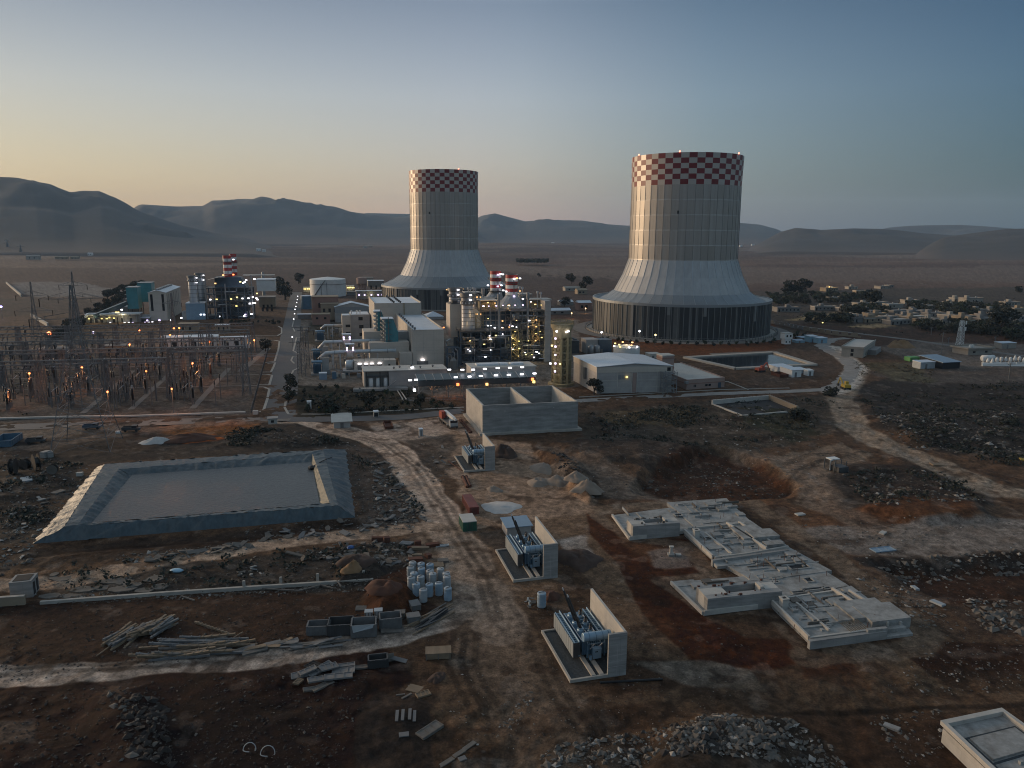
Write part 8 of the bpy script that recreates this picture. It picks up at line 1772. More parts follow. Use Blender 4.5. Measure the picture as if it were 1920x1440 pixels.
T,a,ex,ey,w,h=simple_shed('concrete_box','small open concrete box with dark insides at the left edge','box',20,1123,62,3.2,1095,'concrete','concrete',.02,0,None); q=MB(); q.use('void_dark'); c=a+ex*w*.5+ey*1.6; q.obox(c+Vector((0,0,h+.2)),ex*w*.38,ey*1.2,(0,0,.02)); q.build('opening',parent=T)
q=MB(); q.use('void_dark');
for k in (.3,.75): c=a+ex*(w+.02)+ey*3.2*k; q.obox(c+Vector((0,0,h*.45)),ex*.03,ey*.4,(0,0,h*.4))
q.build('side_opening',parent=T)
T=thing('low_wall','short tan wall stub at the left picture edge','wall',G(-10,1137)); part(T,'wall','house_tan',lambda q:q.bar(G(-40,1139)+Vector((0,0,.75)),G(48,1133)+Vector((0,0,.75)),.5,1.5)); part(T,'coping','kerb_pale',lambda q:q.bar(G(-40,1139)+Vector((0,0,1.55)),G(48,1133)+Vector((0,0,1.55)),.6,.1))
ST='paving slabs sunk in the left soil'
for i,(x,y,w,d) in enumerate(((775,180,5.5,1.3),(840,192,4.2,1.2),(560,235,4.5,1.5),(700,222,4.6,1.2),(900,215,3.6,1.3),(1040,175,3.4,1.6),(820,240,5.2,1.3),(970,245,4,1.2),(1085,222,3.2,1.5),(340,278,4.0,1.2),(470,280,3.4,.9),(365,130,1.6,1.0),(360,150,1.6,.7),(420,165,3.6,1.2))):
 u,v=x/3.6,1040+y/3.6; p=G(u,v); q=MB(); q.use('rock'); r=random.Random(i); k=7; q.prism([(math.cos(j*2*PI/k)*w*.5*r.uniform(.75,1.1),math.sin(j*2*PI/k)*d*.9*r.uniform(.75,1.1)) for j in range(k)],-.1,.09); o=q.build('paving_slab'); o.location=(p.x,p.y,gz(p.x,p.y)+.05); o.rotation_euler=(0,0,.12); tag(o,'irregular pale slab sunk in the soil left below the pond','paving slab',ST)
q=MB(); q.use('plastic_blue'); q.lathe((0,0,0),[(.1,0),(.9,.1),(1.1,.5),(.7,.9),(.1,1.0)],12); o=q.build('plastic_tank',smooth=True); o.location=on(331,1073); o.scale=(1.2,.6,.6); tag(o,'pale blue plastic tank lying alone below the pond','tank')
q=MB(); q.use('blue_steel'); q.lathe((0,0,0),[(.1,0),(.8,.05),(.6,.3),(.1,.45)],9); o=q.build('sheet'); o.location=on(657,1026.5); MATS['blue_steel']; o.data.materials[0]=mat('tarp_blue',(.02,.09,.28),.5); tag(o,'small crumpled blue sheet by the upper track','sheet')
for i,(u,v,r,lab) in enumerate(((27,893,2.0,'largest dark cable reel at the left edge'),(70,886,2.1,'dark cable reel right of the largest one'),(48,880,1.4,'small dark cable reel between two larger ones'),(100,893,1.2,'cable reel with a pale flange nearest the pond'))):
 p=on(u,v); T=thing('cable_reel',lab,'cable reel',p); ex,ey=dirs(.3+.5*i); ax=ex
 for sg_ in (-.55,.55): part(T,'flange','rock' if i==3 and sg_<0 else 'rock_dark',lambda q:q.tube([p+ax*(sg_-.06)+Vector((0,0,r)),p+ax*(sg_+.06)+Vector((0,0,r))],r,20))
 part(T,'core','black_paint',lambda q:q.tube([p-ax*.5+Vector((0,0,r)),p+ax*.5+Vector((0,0,r))],r*.62,16))
T=skip('blue-grey open container half out of the left picture edge',(14,832),5,9,1.9,'trafo_blue',YAW,'skip','skip')
def pickup(label,u,v,rz,m):
 p=on(u,v,.0); T=thing('parked_truck',label,'truck',p,rz); o=lambda n,mm,f:(lambda b:(b.use(mm),f(b),setattr(b.build(n),'parent',T)))(MB())
 def put(n,mm,f): b=MB(); b.use(mm); f(b); x=b.build(n); x.parent=T
 put('body',m,lambda b:(b.box(-2.6,-1,.55,2.6,1,1.1),b.box(.2,-.95,1.103,1.7,.95,1.9),b.box(-2.6,-1,1.103,-2.5,1,1.5),b.box(-2.5,-1,1.103,.1,-.9,1.5),b.box(-2.5,.9,1.103,.1,1,1.5)))
 put('window','window_glass',lambda b:(b.box(.35,-.97,1.35,1.55,.97,1.75),b.box(1.65,-.8,1.3,1.72,.8,1.8)))
 for x in (-1.6,1.6):
  for y in (-.95,.95): put('wheel','black_paint',lambda b:b.tube([(x,y-.1,.4),(x,y+.1,.4)],.4,12))
pickup('dark truck parked behind the tall pylon',174,806,.25,'blue_steel'); pickup('small dark truck left of the white heap',247,809,.2,'dark_steel'); pickup('dark wrecked truck left of the tall pylon',68,829,.3,'dark_steel')
for i,(u,v,w,h,m,lab) in enumerate(((222,812,1.4,.7,'white_paint','small white barrel-like lump beside the parked trucks'),(86,857,2.2,1.6,'concrete','left concrete cube by the pylon foot'),(94,856,2.0,1.5,'concrete','right concrete cube by the pylon foot'),(150,892,1.4,.9,'concrete_pale','pale block at the foot of the pond slope'),(110,926,2.6,.3,'wood_grey','pale board on the dark soil left of the pond'),(50,905,3.6,.3,'drum_white','white sheet among the cable reels'))):
 panel(lab,u,v,w,w*.7,h,m,.3+i,0,0,'block','block',None,False)
p=on(489,1410); q=MB(); q.use('white_paint')
for i,(u,v,r) in enumerate(((468,1408,.75),(502,1416,.85))):
 c=on(u,v,.1); q=MB(); q.use('drum_white'); q.tube([c+Vector((math.cos(a)*r,math.sin(a)*r*.5,.12+math.sin(a)*r*.9 if math.sin(a)>0 else .1)) for a in [k*PI/9-.4 for k in range(16)]],.055,6); o=q.build('hoop'); tag(o,('left ','right ')[i]+'pale bent hoop lying at the bottom of the picture','hoop')
def heap(name,label,cat,u,v,rx,ry,h,m,az=0.,seed=1,kind=None,ridgy=0.):
 p=Gz(u,v); rnd=random.Random(seed); q=MB(); q.use(m); nr,na=10,30; pts=[]; off=seed*13.7
 for j in range(nr):
  f=j/(nr-1)
  for k in range(na):
   a=2*PI*k/na; x=math.cos(a)*f; y=math.sin(a)*f; n_=float(fbm(np.array([x*2+off]),np.array([y*2]),1.,3,seed)[0])-.5; rr=1+.75*(float(fbm(np.array([math.cos(a)*1.5+off]),np.array([math.sin(a)*1.5]),1.,2,seed+5)[0])-.5)
   z=h*(1-f*f)**1.15*(1+1.7*n_)+.16*h*(vnoise(np.array([x*9.+off]),np.array([y*9.]),seed)[0]-.5)*(1-f)+ (ridgy*abs(n_)*h*(1-f)); pts.append((x*rr*rx,y*rr*ry,z-.15*(f>.98)))
 q.pts(pts)
 for j in range(nr-1):
  for k in range(na): q.face(j*na+k,j*na+(k+1)%na,(j+1)*na+(k+1)%na,(j+1)*na+k)
 o=q.build(name,smooth=True); ex,ey=dirs(az); o.location=p; o.rotation_euler=(0,0,az); tag(o,label,cat); return o
heap('powder_heap','flat heap of white powder beside the red container','heap',942,952,4.6,3.9,.35,'white_powder',.2,3)
heap('powder_heap','white powder heap next to the orange soil heap left','heap',290,828,5.2,3.0,1.0,'white_powder',.2,4); heap('soil_heap','bright orange-red soil heap beside the white heap','heap',352,823,10,3.6,1.1,'red_soil',.15,5)
for i,(u,v,rx,ry,h,m,lab) in enumerate(((722,1122,3.0,2.4,1.1,'red_soil','red soil heap left of the drum cluster'),(672,1068,3.6,2.6,1.2,'dark_soil','dark soil heap above the low rubble wall'),(660,1082,2.2,1.6,1.2,'ochre_heap','small ochre heap at the end of the low wall'),(1045,905,3.0,3.8,1.6,'sand_heap','sand heap in the middle of the sandy yard'),(1080,918,2.6,3.2,1.5,'sand_heap','sand heap right of the middle sand heap'),(1100,928,2.2,4.2,1.9,'sand_heap','rightmost sand heap at the end of the ridge'),(1010,905,3.4,3.0,1.3,'sand_heap','left sand heap of the sandy yard'),(1020,880,5,3.0,1.2,'sand_heap','hindmost sand heap of the sandy yard'),(925,918,2.6,1.6,.9,'sand_heap','small sand heap behind the white powder'),(945,852,3.8,4.0,2.2,'dark_soil','dark earth heap against the farthest fire wall'),(968,1045,0,0,0,'',''),(1085,1050,4.6,5,1.6,'dark_soil','dark earth heap behind the middle fire wall'),(1690,650,9,7,3.2,'ochre_heap','ochre earth heap beside the unfinished house'),(1262,560,0,0,0,'',''),(820,1270,1.6,1.1,.5,'dark_soil','small dark heap below the tan crate'),(1030,1120,2.2,1.6,.7,'red_soil','low red heap between two transformer bays'))):
 if rx: heap('soil_heap',lab,'heap',u,v,rx,ry,h,m,.3*i,30+i)
                 # houses and yards on the right
ZR=lambda x,y:(1380+x/3.5556,500+y/3.5556)
HP='houses of the village on the right'
def house(label,cx,by,wpx,hpx,m='house_wall',stair=True,yaw=YAW,storeys=1,seed=1,grp=HP,name='house'):
 rnd=random.Random(seed); u0,v=ZR(cx-wpx/2,by); u1,_=ZR(cx+wpx/2,by); _,vt=ZR(cx,by-hpx)
 vt=max(vt,0); depth=rnd.uniform(7,10); a,ex,ey,w,f=foot(u0,v,u1,depth,yaw,yaw);
 h=hgt(a,vt); h=max(2.8,h*.72)
 T=thing(name,label,'house',a,group=grp); q=MB(); q.use(m); q.prism([p[:2] for p in f],-.2,h); WL_=q.build('wall',parent=T)
 def bb(q,x0,x1,y0,y1,z0,z1): c=a+ex*(x0+x1)/2+ey*(y0+y1)/2; q.obox((c.x,c.y,(z0+z1)/2),ex*(x1-x0)/2,ey*(y1-y0)/2,(0,0,(z1-z0)/2))
 RF_=part(T,'roof','roof_sheet' if rnd.random()<.5 else 'house_grey',lambda q:bb(q,-.35,w+.35,-.35,depth+.35,h+.003,h+.3))
 part(RF_,'parapet',m,lambda q:(bb(q,-.3,w+.3,-.33,-.1,h+.303,h+.75),bb(q,-.3,-.1,-.1,depth,h+.303,h+.75),bb(q,w+.1,w+.3,-.1,depth,h+.303,h+.75)))
 n=max(2,int(w/3))
 for s_ in range(storeys if h<5 else 2):
  z=h*(.35 if (h<5 and storeys==1) else (.2+.5*s_))
  for i in range(n):
   if rnd.random()<.8:
    x=w*(i+.5)/n; part(WL_,'window' if i else 'door','window_glass',lambda q:bb(q,x-.55,x+.55,-.06,-.003,z if i else .05,z+1.2))
 if stair and rnd.random()<.6: x=rnd.uniform(.1,.6)*w; part(RF_,'stairhead',m,lambda q:bb(q,x,x+3,depth*.4,depth*.4+3,h+.303,h+2.5))
 if rnd.random()<.7: x=rnd.uniform(.2,.85)*w; part(RF_,'roof_tank','grey_steel',lambda q:q.lathe(tuple(a+ex*x+ey*depth*.6+Vector((0,0,h+.303))),[(.6,0),(.6,1.1),(.1,1.3)],10))
 return T
HS=[(640,165,80,28,'house_tan','yellow-lit house at the far left of the village'),(780,152,60,16,'house_wall','far low house between two brighter far ones'),(995,150,64,22,'house_wall','farthest pale house in the middle of the village'),(1035,142,30,14,'house_grey','tiny house beside the farthest pale house'),(840,180,78,20,'house_tan','far tan house above the dark olive grove'),(665,228,78,28,'house_wall','pale house alone in the left olive grove'),(350,303,150,36,'house_grey','long grey shed nearest the large cooling tower'),(600,292,150,30,'house_grey','wide ruined house right of the long grey shed'),(848,272,78,36,'house_wall','two-step pale house left of the village centre'),(965,262,90,24,'house_grey','flat house behind the village centre'),(1065,277,95,32,'house_wall','bright house with roof tank in the village centre'),(1172,247,92,20,'house_wall','pale low house behind the central olive trees'),(1110,328,120,42,'house_grey','grey house before the bright central house'),(945,347,130,42,'house_tan','tan house in the front left of the village'),(835,372,95,28,'house_grey','low grey house at the village front edge'),(780,347,60,22,'house_wall','small pale house beside the front tan house'),(1215,367,132,40,'house_tan','broad tan house in the village front centre'),(1340,337,120,30,'house_grey','long grey house right of the broad tan one'),(1425,387,100,36,'house_wall','pale house with dark windows near the white mast'),(1555,367,122,46,'house_tan','tall tan house behind the white lattice mast'),(1590,243,112,42,'house_wall','bright two-step house on the rise at right'),(1845,262,96,32,'house_wall','pale house near the right picture edge'),(1895,307,80,36,'house_tan','tan house at the right picture edge'),(1690,377,122,38,'house_grey','grey house among the right olive trees'),(1820,362,110,40,'house_grey','big grey house right of the tree group'),(1610,422,92,28,'house_grey','low grey house in front of the tall tan one'),(1712,447,64,32,'house_tan','small tan house beside the tall dark tree'),(1890,392,72,34,'house_grey','grey house low at the right picture edge'),(1475,232,40,12,'house_wall','tiny far white house left of the rise'),(1446,262,40,14,'house_wall','tiny pale house below the far white one'),(1060,390,60,24,'house_grey','small grey house at the lower village edge'),(1395,305,60,20,'house_wall','small pale house in the middle olive belt'),(720,300,50,22,'house_grey','small grey house left of the two-step house'),(1270,318,60,20,'house_wall','small pale house right of the grey central house'),(1765,340,60,28,'house_grey','narrow grey house left of the big grey one')]
rh=random.Random(71); PV=[(740,290),(1100,255),(1500,290),(1920,320),(1920,400),(1500,410),(1200,390),(760,375)]; k=0; used=[(a[0],a[1]) for a in HS]
def inpoly(x,y,poly):
 c=False; n=len(poly)
 for i in range(n):
  a=poly[i];b=poly[(i+1)%n]
  if (a[1]>y)!=(b[1]>y) and x<(b[0]-a[0])*(y-a[1])/(b[1]-a[1])+a[0]: c=not c
 return c
for it in range(900):
 x,y=rh.uniform(740,1920),rh.uniform(255,410)
 if k<26 and inpoly(x,y,PV) and all(abs(x-a)>38 or abs(y-b)>17 for a,b in used): used.append((x,y)); HS.append((x,y,rh.uniform(40,84),rh.uniform(16,26),rh.choice(['house_wall','house_grey','house_grey','house_tan']),'small flat roofed village house among the olive trees')); k+=1
for i,(x,y,w,h,m,l) in enumerate(HS): house(l,x,y,w,h,m,seed=i,yaw=math.radians(8+random.uniform(-8,14)))
p=PXW(1540,528,tg(1552,545)) if False else G(*ZR(620,160)); plight((p.x,p.y-6,5),(1,.7,.3),1500)
a=G(1577,668); b=G(1618,671); c3=G(1640,655); ex=(b-a).normalized(); w=(b-a).length; ey=(c3-b); d=ey.length; ey.normalize(); h=hgt(a,651)
T=thing('unfinished_house','unfinished pale block house with a flat roof above the gravel road bend','house',a)
def bb(q,x0,x1,y0,y1,z0,z1): c=a+ex*(x0+x1)/2+ey*(y0+y1)/2; q.obox((c.x,c.y,(z0+z1)/2),ex*(x1-x0)/2,ey*(y1-y0)/2,(0,0,(z1-z0)/2))
part(T,'wall','house_wall',lambda q:bb(q,0,w,0,d,-.1,h)); part(T,'roof','roof_sheet',lambda q:bb(q,-.2,w+.2,-.2,d+.2,h+.003,h+.3)); part(T,'parapet','house_wall',lambda q:(bb(q,-.2,w+.2,-.25,-.003,h-.4,h+.7),bb(q,-.2,0,.0,d,h+.303,h+.8),bb(q,w,w+.2,0,d,h+.303,h+.8)))
for z in (.3,h*.5): part(T,'window','void_dark',lambda q:bb(q,w*.42,w*.55,-.05,-.003,z+.3,z+1.7))
for y in (.2,.5,.75): part(T,'opening','void_dark',lambda q:bb(q,w+.003,w+.05,d*y,d*y+1.2,.3,2.2))
part(T,'annex','house_grey',lambda q:bb(q,w+.2,w+4,d*.35,d*.8,0,h*.55))
a,ex,ey,w,f=foot(1470.5,646,1485,4.2); T=thing('watch_tower','small white two-storey guard tower at the foot of the cooling tower','tower',a); h=hgt(a,626);
def bb(q,x0,x1,y0,y1,z0,z1): c=a+ex*(x0+x1)/2+ey*(y0+y1)/2; q.obox((c.x,c.y,(z0+z1)/2),ex*(x1-x0)/2,ey*(y1-y0)/2,(0,0,(z1-z0)/2))
part(T,'shaft','white_paint',lambda q:bb(q,w*.12,w*.88,.4,3.8,0,h*.5)); part(T,'cabin','white_paint',lambda q:bb(q,0,w,0,4.2,h*.503,h)); part(T,'roof','roof_sheet',lambda q:bb(q,-.2,w+.2,-.2,4.4,h+.003,h+.3))
for x in (.2,.65): part(T,'window','window_glass',lambda q:bb(q,w*x,w*x+1,-.05,-.003,h*.68,h*.88)); part(T,'window','window_glass',lambda q:bb(q,w*x+.1,w*x+.8,.35,.397,h*.15,h*.3))
CB=[(490,505,545,466,'blue_cabin','roof_pale',5,'left pale blue cabin by the guard tower'),(548,512,607,478,'blue_cabin','roof_pale',5,'right pale blue cabin by the guard tower'),(400,508,460,495,'blue_cabin','blue_sheet',4,'low blue roofed cabin nearest the guard tower'),(440,492,495,476,'house_grey','blue_sheet',6,'grey cabin behind the pale blue ones'),
 (275,705,372,672,'white_paint','roof_pale',7,'large white container office beside the reservoir'),(372,738,434,692,'white_paint','roof_pale',9,'front white container office with a tall side'),(434,712,480,690,'blue_sheet','roof_pale',6,'pale grey container behind the front white one'),(478,728,515,694,'white_paint','white_paint',3,'small white box right of the white container offices'),
 (1228,682,1325,640,'drum_white','roof_pale',5,'pale container beside the blue roofed shed'),(1770,548,1866,512,'house_wall','roof_pale',5,'small white hut near the right picture edge')]
for x0,y,x1,yt,m,r_,dp,l in CB:
 u0,v=ZR(x0,y);u1,_=ZR(x1,y);_,vt=ZR(x0,yt); simple_shed('cabin',l,'cabin',u0,v,u1,dp,vt,m,r_,.2,.2,.4)
T,a,ex,ey,w,h=simple_shed('container','lime green container in front of the blue roofed shed','container',*ZR(1160,632),ZR(1228,0)[0],4,ZR(0,608)[1],'lime_green','lime_green',.03,0,'ribs')
q=MB(); q.use('white_paint')
for i in range(7): c=a+ex*(w*(.25+.07*i))-ey*.07; q.obox(c+Vector((0,0,h*.55)),ex*.1,ey*.01,(0,0,h*.12))
q.build('lettering',parent=T)
u0,v=ZR(1375,683); u1,_=ZR(1490,683); T,a,ex,ey,w,h=simple_shed('open_shed','open shed with a sloping blue-grey roof and a dark front','shed',u0,v,u1,14,ZR(0,640)[1],'void_dark','blue_sheet',.5,1.2,None)
u0,v=ZR(1545,590); u1,_=ZR(1705,596); T,a,ex,ey,w,h=simple_shed('house','pale bungalow with a wide flat roof by the white pipework','house',u0,v,u1,10,ZR(0,553)[1],'house_wall','house_wall',.9,0,None);
q=MB(); q.use('house_wall'); F=[a-ex*.9-ey*.9,a+ex*(w+.9)-ey*.9,a+ex*(w+.9)+ey*10.9,a-ex*.9+ey*10.9];
for A,B in zip(F,F[1:]+F[:1]): q.bar(A+Vector((0,0,h+.55)),B+Vector((0,0,h+.55)),.3,.7)
q.build('parapet',parent=T)
for k in (.25,.75): part(T,'window','window_glass',lambda q:q.obox(tuple(a+ex*w*k-ey*.03+Vector((0,0,h*.5))),ex*.8,ey*.03,(0,0,.5)))
for k in (.4,.5): part(T,'roof_tank','white_paint',lambda q:q.lathe(tuple(a+ex*w*k+ey*5+Vector((0,0,h+.2))),[(.7,0),(.7,1.3),(.1,1.5)],10))
T=thing('pipework','white pipework station of tanks and valves at the right picture edge','pipework',G(*ZR(1640,660)))
rnd=random.Random(8)
for j in range(3): y=ZR(0,640+j*9)[1]; part(T,'pipe','white_paint',lambda q:q.tube([G(ZR(1640,0)[0],y,1.3+.5*j),G(ZR(1990,0)[0],y+1.5,1.3+.5*j)],.4,8))
for i in range(12): u,v=ZR(1645+i*30,660+rnd.uniform(-14,6)); p=G(u,v); part(T,'valve','white_paint',lambda q:q.lathe((p.x,p.y,0),[(.3,0),(.3,1.5),(.75,1.7),(.75,rnd.uniform(2.3,3.4)),(.2,rnd.uniform(3.5,4.2))],10))
for i in range(6): u,v=ZR(1650+i*55,664); p=G(u,v); part(T,'support','white_paint',lambda q:(q.bar(p,p+Vector((0,0,2.2)),.25),q.bar(p+E_*2,p+E_*2+Vector((0,0,1.8)),.25),q.bar(p+Vector((0,0,1.7)),p+E_*2+Vector((0,0,1.7)),.25)))
p=G(*ZR(1640,640)); part(T,'tank','white_paint',lambda q:q.tube([p+Vector((0,0,2.2)),p+E_*6+Vector((0,0,2.2))],1.5,14),True)
p=G(*ZR(1490,528)); T=thing('lattice_mast','white lattice mast standing before the village','mast',p); h=hgt(p,ZR(0,360)[1]); q=MB(); q.use('white_paint'); lattice(q,p,1.4,.8,h,9,.15); q.build('shaft',parent=T); part(T,'antenna','white_paint',lambda q:[q.box(p.x+x-.3,p.y-1.6,h*z,p.x+x+.3,p.y-1.2,h*z+2) for x in (-1.4,1.4) for z in (.62,.86)]); part(T,'top_rod','galvanised',lambda q:q.bar(p+Vector((0,0,h)),p+Vector((0,0,h+3)),.15))
for i,(x,y,yt,l) in enumerate(((1365,598,440,'tallest pole left of the white lattice mast'),(1415,520,470,'short pole left of the white lattice mast'),(1815,770,640,'pole in front of the white pipework'),(1725,520,462,'pole behind the pale bungalow'),(1300,455,400,'thin pole at the village edge'))):
 p=G(*ZR(x,y)); h=hgt(p,ZR(0,yt)[1]); T=thing('utility_pole',l,'pole',p); part(T,'pole','galvanised',lambda q:q.tube([p,p+Vector((0,0,h))],.17,6)); part(T,'cross_arm','galvanised',lambda q:(q.bar(p+E_*-1.2+Vector((0,0,h-.6)),p+E_*1.2+Vector((0,0,h-.6)),.16),q.bar(p+E_*-1.2+Vector((0,0,h-.6)),p+Vector((0,0,h-1.8)),.1)))
T=thing('ruin_wall','long roofless ruin wall with window holes below the village','ruin',G(*ZR(540,470)))
pts=[ZR(x,y) for x,y in ((200,372),(330,398),(450,425),(560,440),(640,455),(830,474))]
for a_,b_ in zip(pts,pts[1:]):
 A=G(*a_);B=G(*b_); L=(B-A).length; k=(B-A).normalized(); n=max(2,int(L/5))
 q=MB(); q.use('house_grey' if a_[0]<1500 else 'house_tan')
 for i in range(n):
  c=A+k*(L*(i+.35)/n); q.bar(A+k*(L*i/n)+Vector((0,0,1.3)),A+k*(L*(i+.68)/n)+Vector((0,0,1.3)),.5,2.6); q.bar(A+k*(L*(i+.68)/n)+Vector((0,0,.5)),A+k*(L*(i+1)/n)+Vector((0,0,.5)),.5,1.0)
 q.build('wall',parent=T)
p=G(*ZR(575,405)); part(T,'lamp','lamp_yellow',lambda q:q.lathe((p.x,p.y,2.8),[(.1,0),(.6,.4),(.1,.8)],8))
P4=[G(1335,758),G(1442,749),G(1495,771),G(1392,780)]
T=thing('concrete_pit','open concrete trench pit with pale walls beside the gravel road','pit',P4[0])
part(T,'back_wall','concrete_pale',lambda q:q.bar(P4[0]+Vector((0,0,.6)),P4[1]+Vector((0,0,.6)),.8,2.0)); part(T,'right_wall','house_tan',lambda q:q.bar(P4[1]+Vector((0,0,.7)),P4[2]+Vector((0,0,.7)),.8,2.2)); part(T,'front_wall','concrete_pale',lambda q:q.bar(P4[2]+Vector((0,0,.1)),P4[3]+Vector((0,0,.1)),.6,.5)); part(T,'left_wall','concrete_pale',lambda q:q.bar(P4[3]+Vector((0,0,.1)),P4[0]+Vector((0,0,.1)),.6,.5))
q=MB(); q.use('void_dark'); n=q.pts([p+Vector((0,0,.03)) for p in P4]); q.face(n,n+3,n+2,n+1); q.build('floor',parent=T)
q=MB(); q.use('rust')
for i in range(26): p=(P4[0].lerp(P4[1],i/13) if i<13 else P4[1].lerp(P4[2],(i-13)/13)); q.bar(p+Vector((0,0,1.5)),p+Vector((0,0,2.5)),.1)
q.build('rebar',parent=T)
p=on(1573,882); T=thing('wrecked_machine','dark gutted machine cab with a white roof in the dirt yard','machine',p); ex,ey=dirs(.3)
def bb(q,x0,x1,y0,y1,z0,z1): c=p+ex*(x0+x1)/2+ey*(y0+y1)/2; q.obox(c+Vector((0,0,(z0+z1)/2)),ex*(x1-x0)/2,ey*(y1-y0)/2,(0,0,(z1-z0)/2))
part(T,'body','dark_steel',lambda q:bb(q,-1.6,1.4,-1.8,1.2,.3,1.9)); part(T,'roof','white_paint',lambda q:bb(q,-1.6,1.2,1.3,3.4,3.0,3.25)); part(T,'frame','galvanised',lambda q:[q.bar(p+ex*x+ey*y,p+ex*x+ey*y+Vector((0,0,3)),.2) for x in (-1.9,1.7) for y in (-.5,1.3,3.4)]); part(T,'pipe','drum_white',lambda q:q.tube([p+ex*-2+ey*1+Vector((0,0,.5)),p+ex*-2+ey*1+Vector((0,0,3)),p+ex*-1+ey*1+Vector((0,0,3.3))],.2,8)); part(T,'track','black_paint',lambda q:(bb(q,-1.8,-1.2,-2,2,0,.6),bb(q,1,1.6,-2,2,0,.6)))
def digger(label,u,v,rz,m):
 p=on(u,v); T=thing('digger',label,'digger',p); ex,ey=dirs(rz)
 def bb(q,x0,x1,y0,y1,z0,z1): c=p+ex*(x0+x1)/2+ey*(y0+y1)/2; q.obox(c+Vector((0,0,(z0+z1)/2)),ex*(x1-x0)/2,ey*(y1-y0)/2,(0,0,(z1-z0)/2))
 part(T,'track','black_paint',lambda q:(bb(q,-2,2,-1.4,-.8,0,.8),bb(q,-2,2,.8,1.4,0,.8))); part(T,'body','%s'%m,lambda q:bb(q,-2,1.4,-1.3,1.3,.85,1.9)); part(T,'cab',m,lambda q:bb(q,0,1.4,-1.2,0,1.903,3)); part(T,'window','window_glass',lambda q:bb(q,1.403,1.45,-1.1,-.1,2.1,2.8)); part(T,'arm',m,lambda q:(q.bar(p+ex*1.2+ey*.5+Vector((0,0,1.6)),p+ex*4+ey*.5+Vector((0,0,4)),.4),q.bar(p+ex*4+ey*.5+Vector((0,0,4)),p+ex*5.4+ey*.5+Vector((0,0,1.2)),.35))); part(T,'bucket','dark_steel',lambda q:bb(q,5,5.9,.1,.9,.3,1.2))
digger('yellow digger beside the bend of the gravel road',1585,729,1.6,'yellow_paint'); digger('orange machine among scrap in front of the reservoir',1425,697,.4,'orange_paint')
skip('dark rusty trailer bed in front of the white container offices',(1462,705),4,7,1.4,'rust',.2,'trailer','trailer')
panel('pale grey sheet lying on the pale ground right of the foundation',1655,1031,4.6,2.0,.12,'blue_sheet',.25,0,0,'sheet','sheet')
for i,(u,v,w,m,l) in enumerate(((1760,870,4,'wood','pale tan board on dark ground by the right track'),(1500,965,2.2,'concrete_pale','pale boulder-like block right of the foundation'),(1655,1000,2,'concrete_pale','white block on the pale strip'),(1917,862,2.4,'yellow_paint','pale yellow crate at the right picture edge'),(1716,1101,1.6,'drum_white','white slab on the red soil right of the foundation'),(1758,1132,2.2,'drum_white','small white board on the dark soil at right'),(1672,1363,1.8,'concrete','grey plate near the slab building'))): panel(l,u,v,w,w*.5,.3,m,.4*i,.05,.04,'block','block',None,False)
                 # trees, scrub and stones
def crown_mesh(name,m,blobs,n,size,seed):
 """leaf clumps: many small faces through the volume of several overlapping blobs"""
 rnd=random.Random(seed); q=MB(); q.use(m)
 for i in range(n):
  b=rnd.choice(blobs);
  while True:
   v=Vector((rnd.uniform(-1,1),rnd.uniform(-1,1),rnd.uniform(-1,1)))
   if .25<v.length<1: break
  v=v.normalized()*(v.length**.4)*rnd.uniform(.75,1.12); c=Vector(b[0])+Vector((v.x*b[1],v.y*b[1],v.z*b[2]))
  a=Vector((rnd.uniform(-1,1),rnd.uniform(-1,1),rnd.uniform(-.6,.6))).normalized(); b2=a.cross(Vector((rnd.uniform(-1,1),rnd.uniform(-1,1),rnd.uniform(-1,1)))).normalized(); s=size*rnd.uniform(.5,1.2)
  k=q.pts([c-a*s,c+b2*s*.7,c+a*s,c-b2*s*.6]); q.face(k,k+1,k+2,k+3)
 return q
def tree_proto(label,cat,m,blobs,n,size,trunk_h,tr,seed,name='tree',grp=None):
 T=thing(name,label,cat,group=grp); o=crown_mesh('crown',m,blobs,n,size,seed).build('crown',parent=T)
 q=MB(); q.use('bark'); q.tube([(0,0,-.2),(.05,.02,trunk_h*.5),(0,.05,trunk_h)],0,7,radii=[tr*1.3,tr,tr*.6]); rnd=random.Random(seed)
 for b in blobs[:5]: c=Vector(b[0]); q.tube([Vector((0,0,trunk_h*.7)),Vector((0,0,trunk_h*.8)).lerp(c,.5),c],0,5,radii=[tr*.6,tr*.35,tr*.12])
 q.build('trunk',parent=T); return Proto(T)
rt=random.Random(44)
def blobset(r,h,n,seed,flat=.7):
 r_=random.Random(seed); return [((r_.uniform(-.8,.8)*r,r_.uniform(-.8,.8)*r,h+r_.uniform(-.55,.5)*r*flat),r*r_.uniform(.3,.58),r*flat*r_.uniform(.3,.55)) for _ in range(n)]
OL=[tree_proto('olive tree in the groves between the village houses','tree',('leaf_olive','leaf','leaf_olive','leaf_dark')[k],blobset(2.6+.3*k,2.7,6,100+k),520,.42,1.6,.22,k) for k in range(4)]
DKT=[tree_proto('dark bushy tree','tree','leaf_dark',blobset(3.4,4.2,8,200+k,1.0),900,.42,2.4,.28,50+k) for k in range(2)]
CY=tree_proto('conical tree','tree','leaf_dark',[((0,0,1.4+i*.9),1.7-.2*i,.9) for i in range(8)],700,.36,1.2,.2,70)
SH=[tree_proto('small dark shrub planted in rows on the garden slope','shrub',('leaf_dark','leaf')[k],blobset(.8,.8,4,300+k,1.0),120,.28,.4,.07,90+k,'shrub') for k in range(2)]
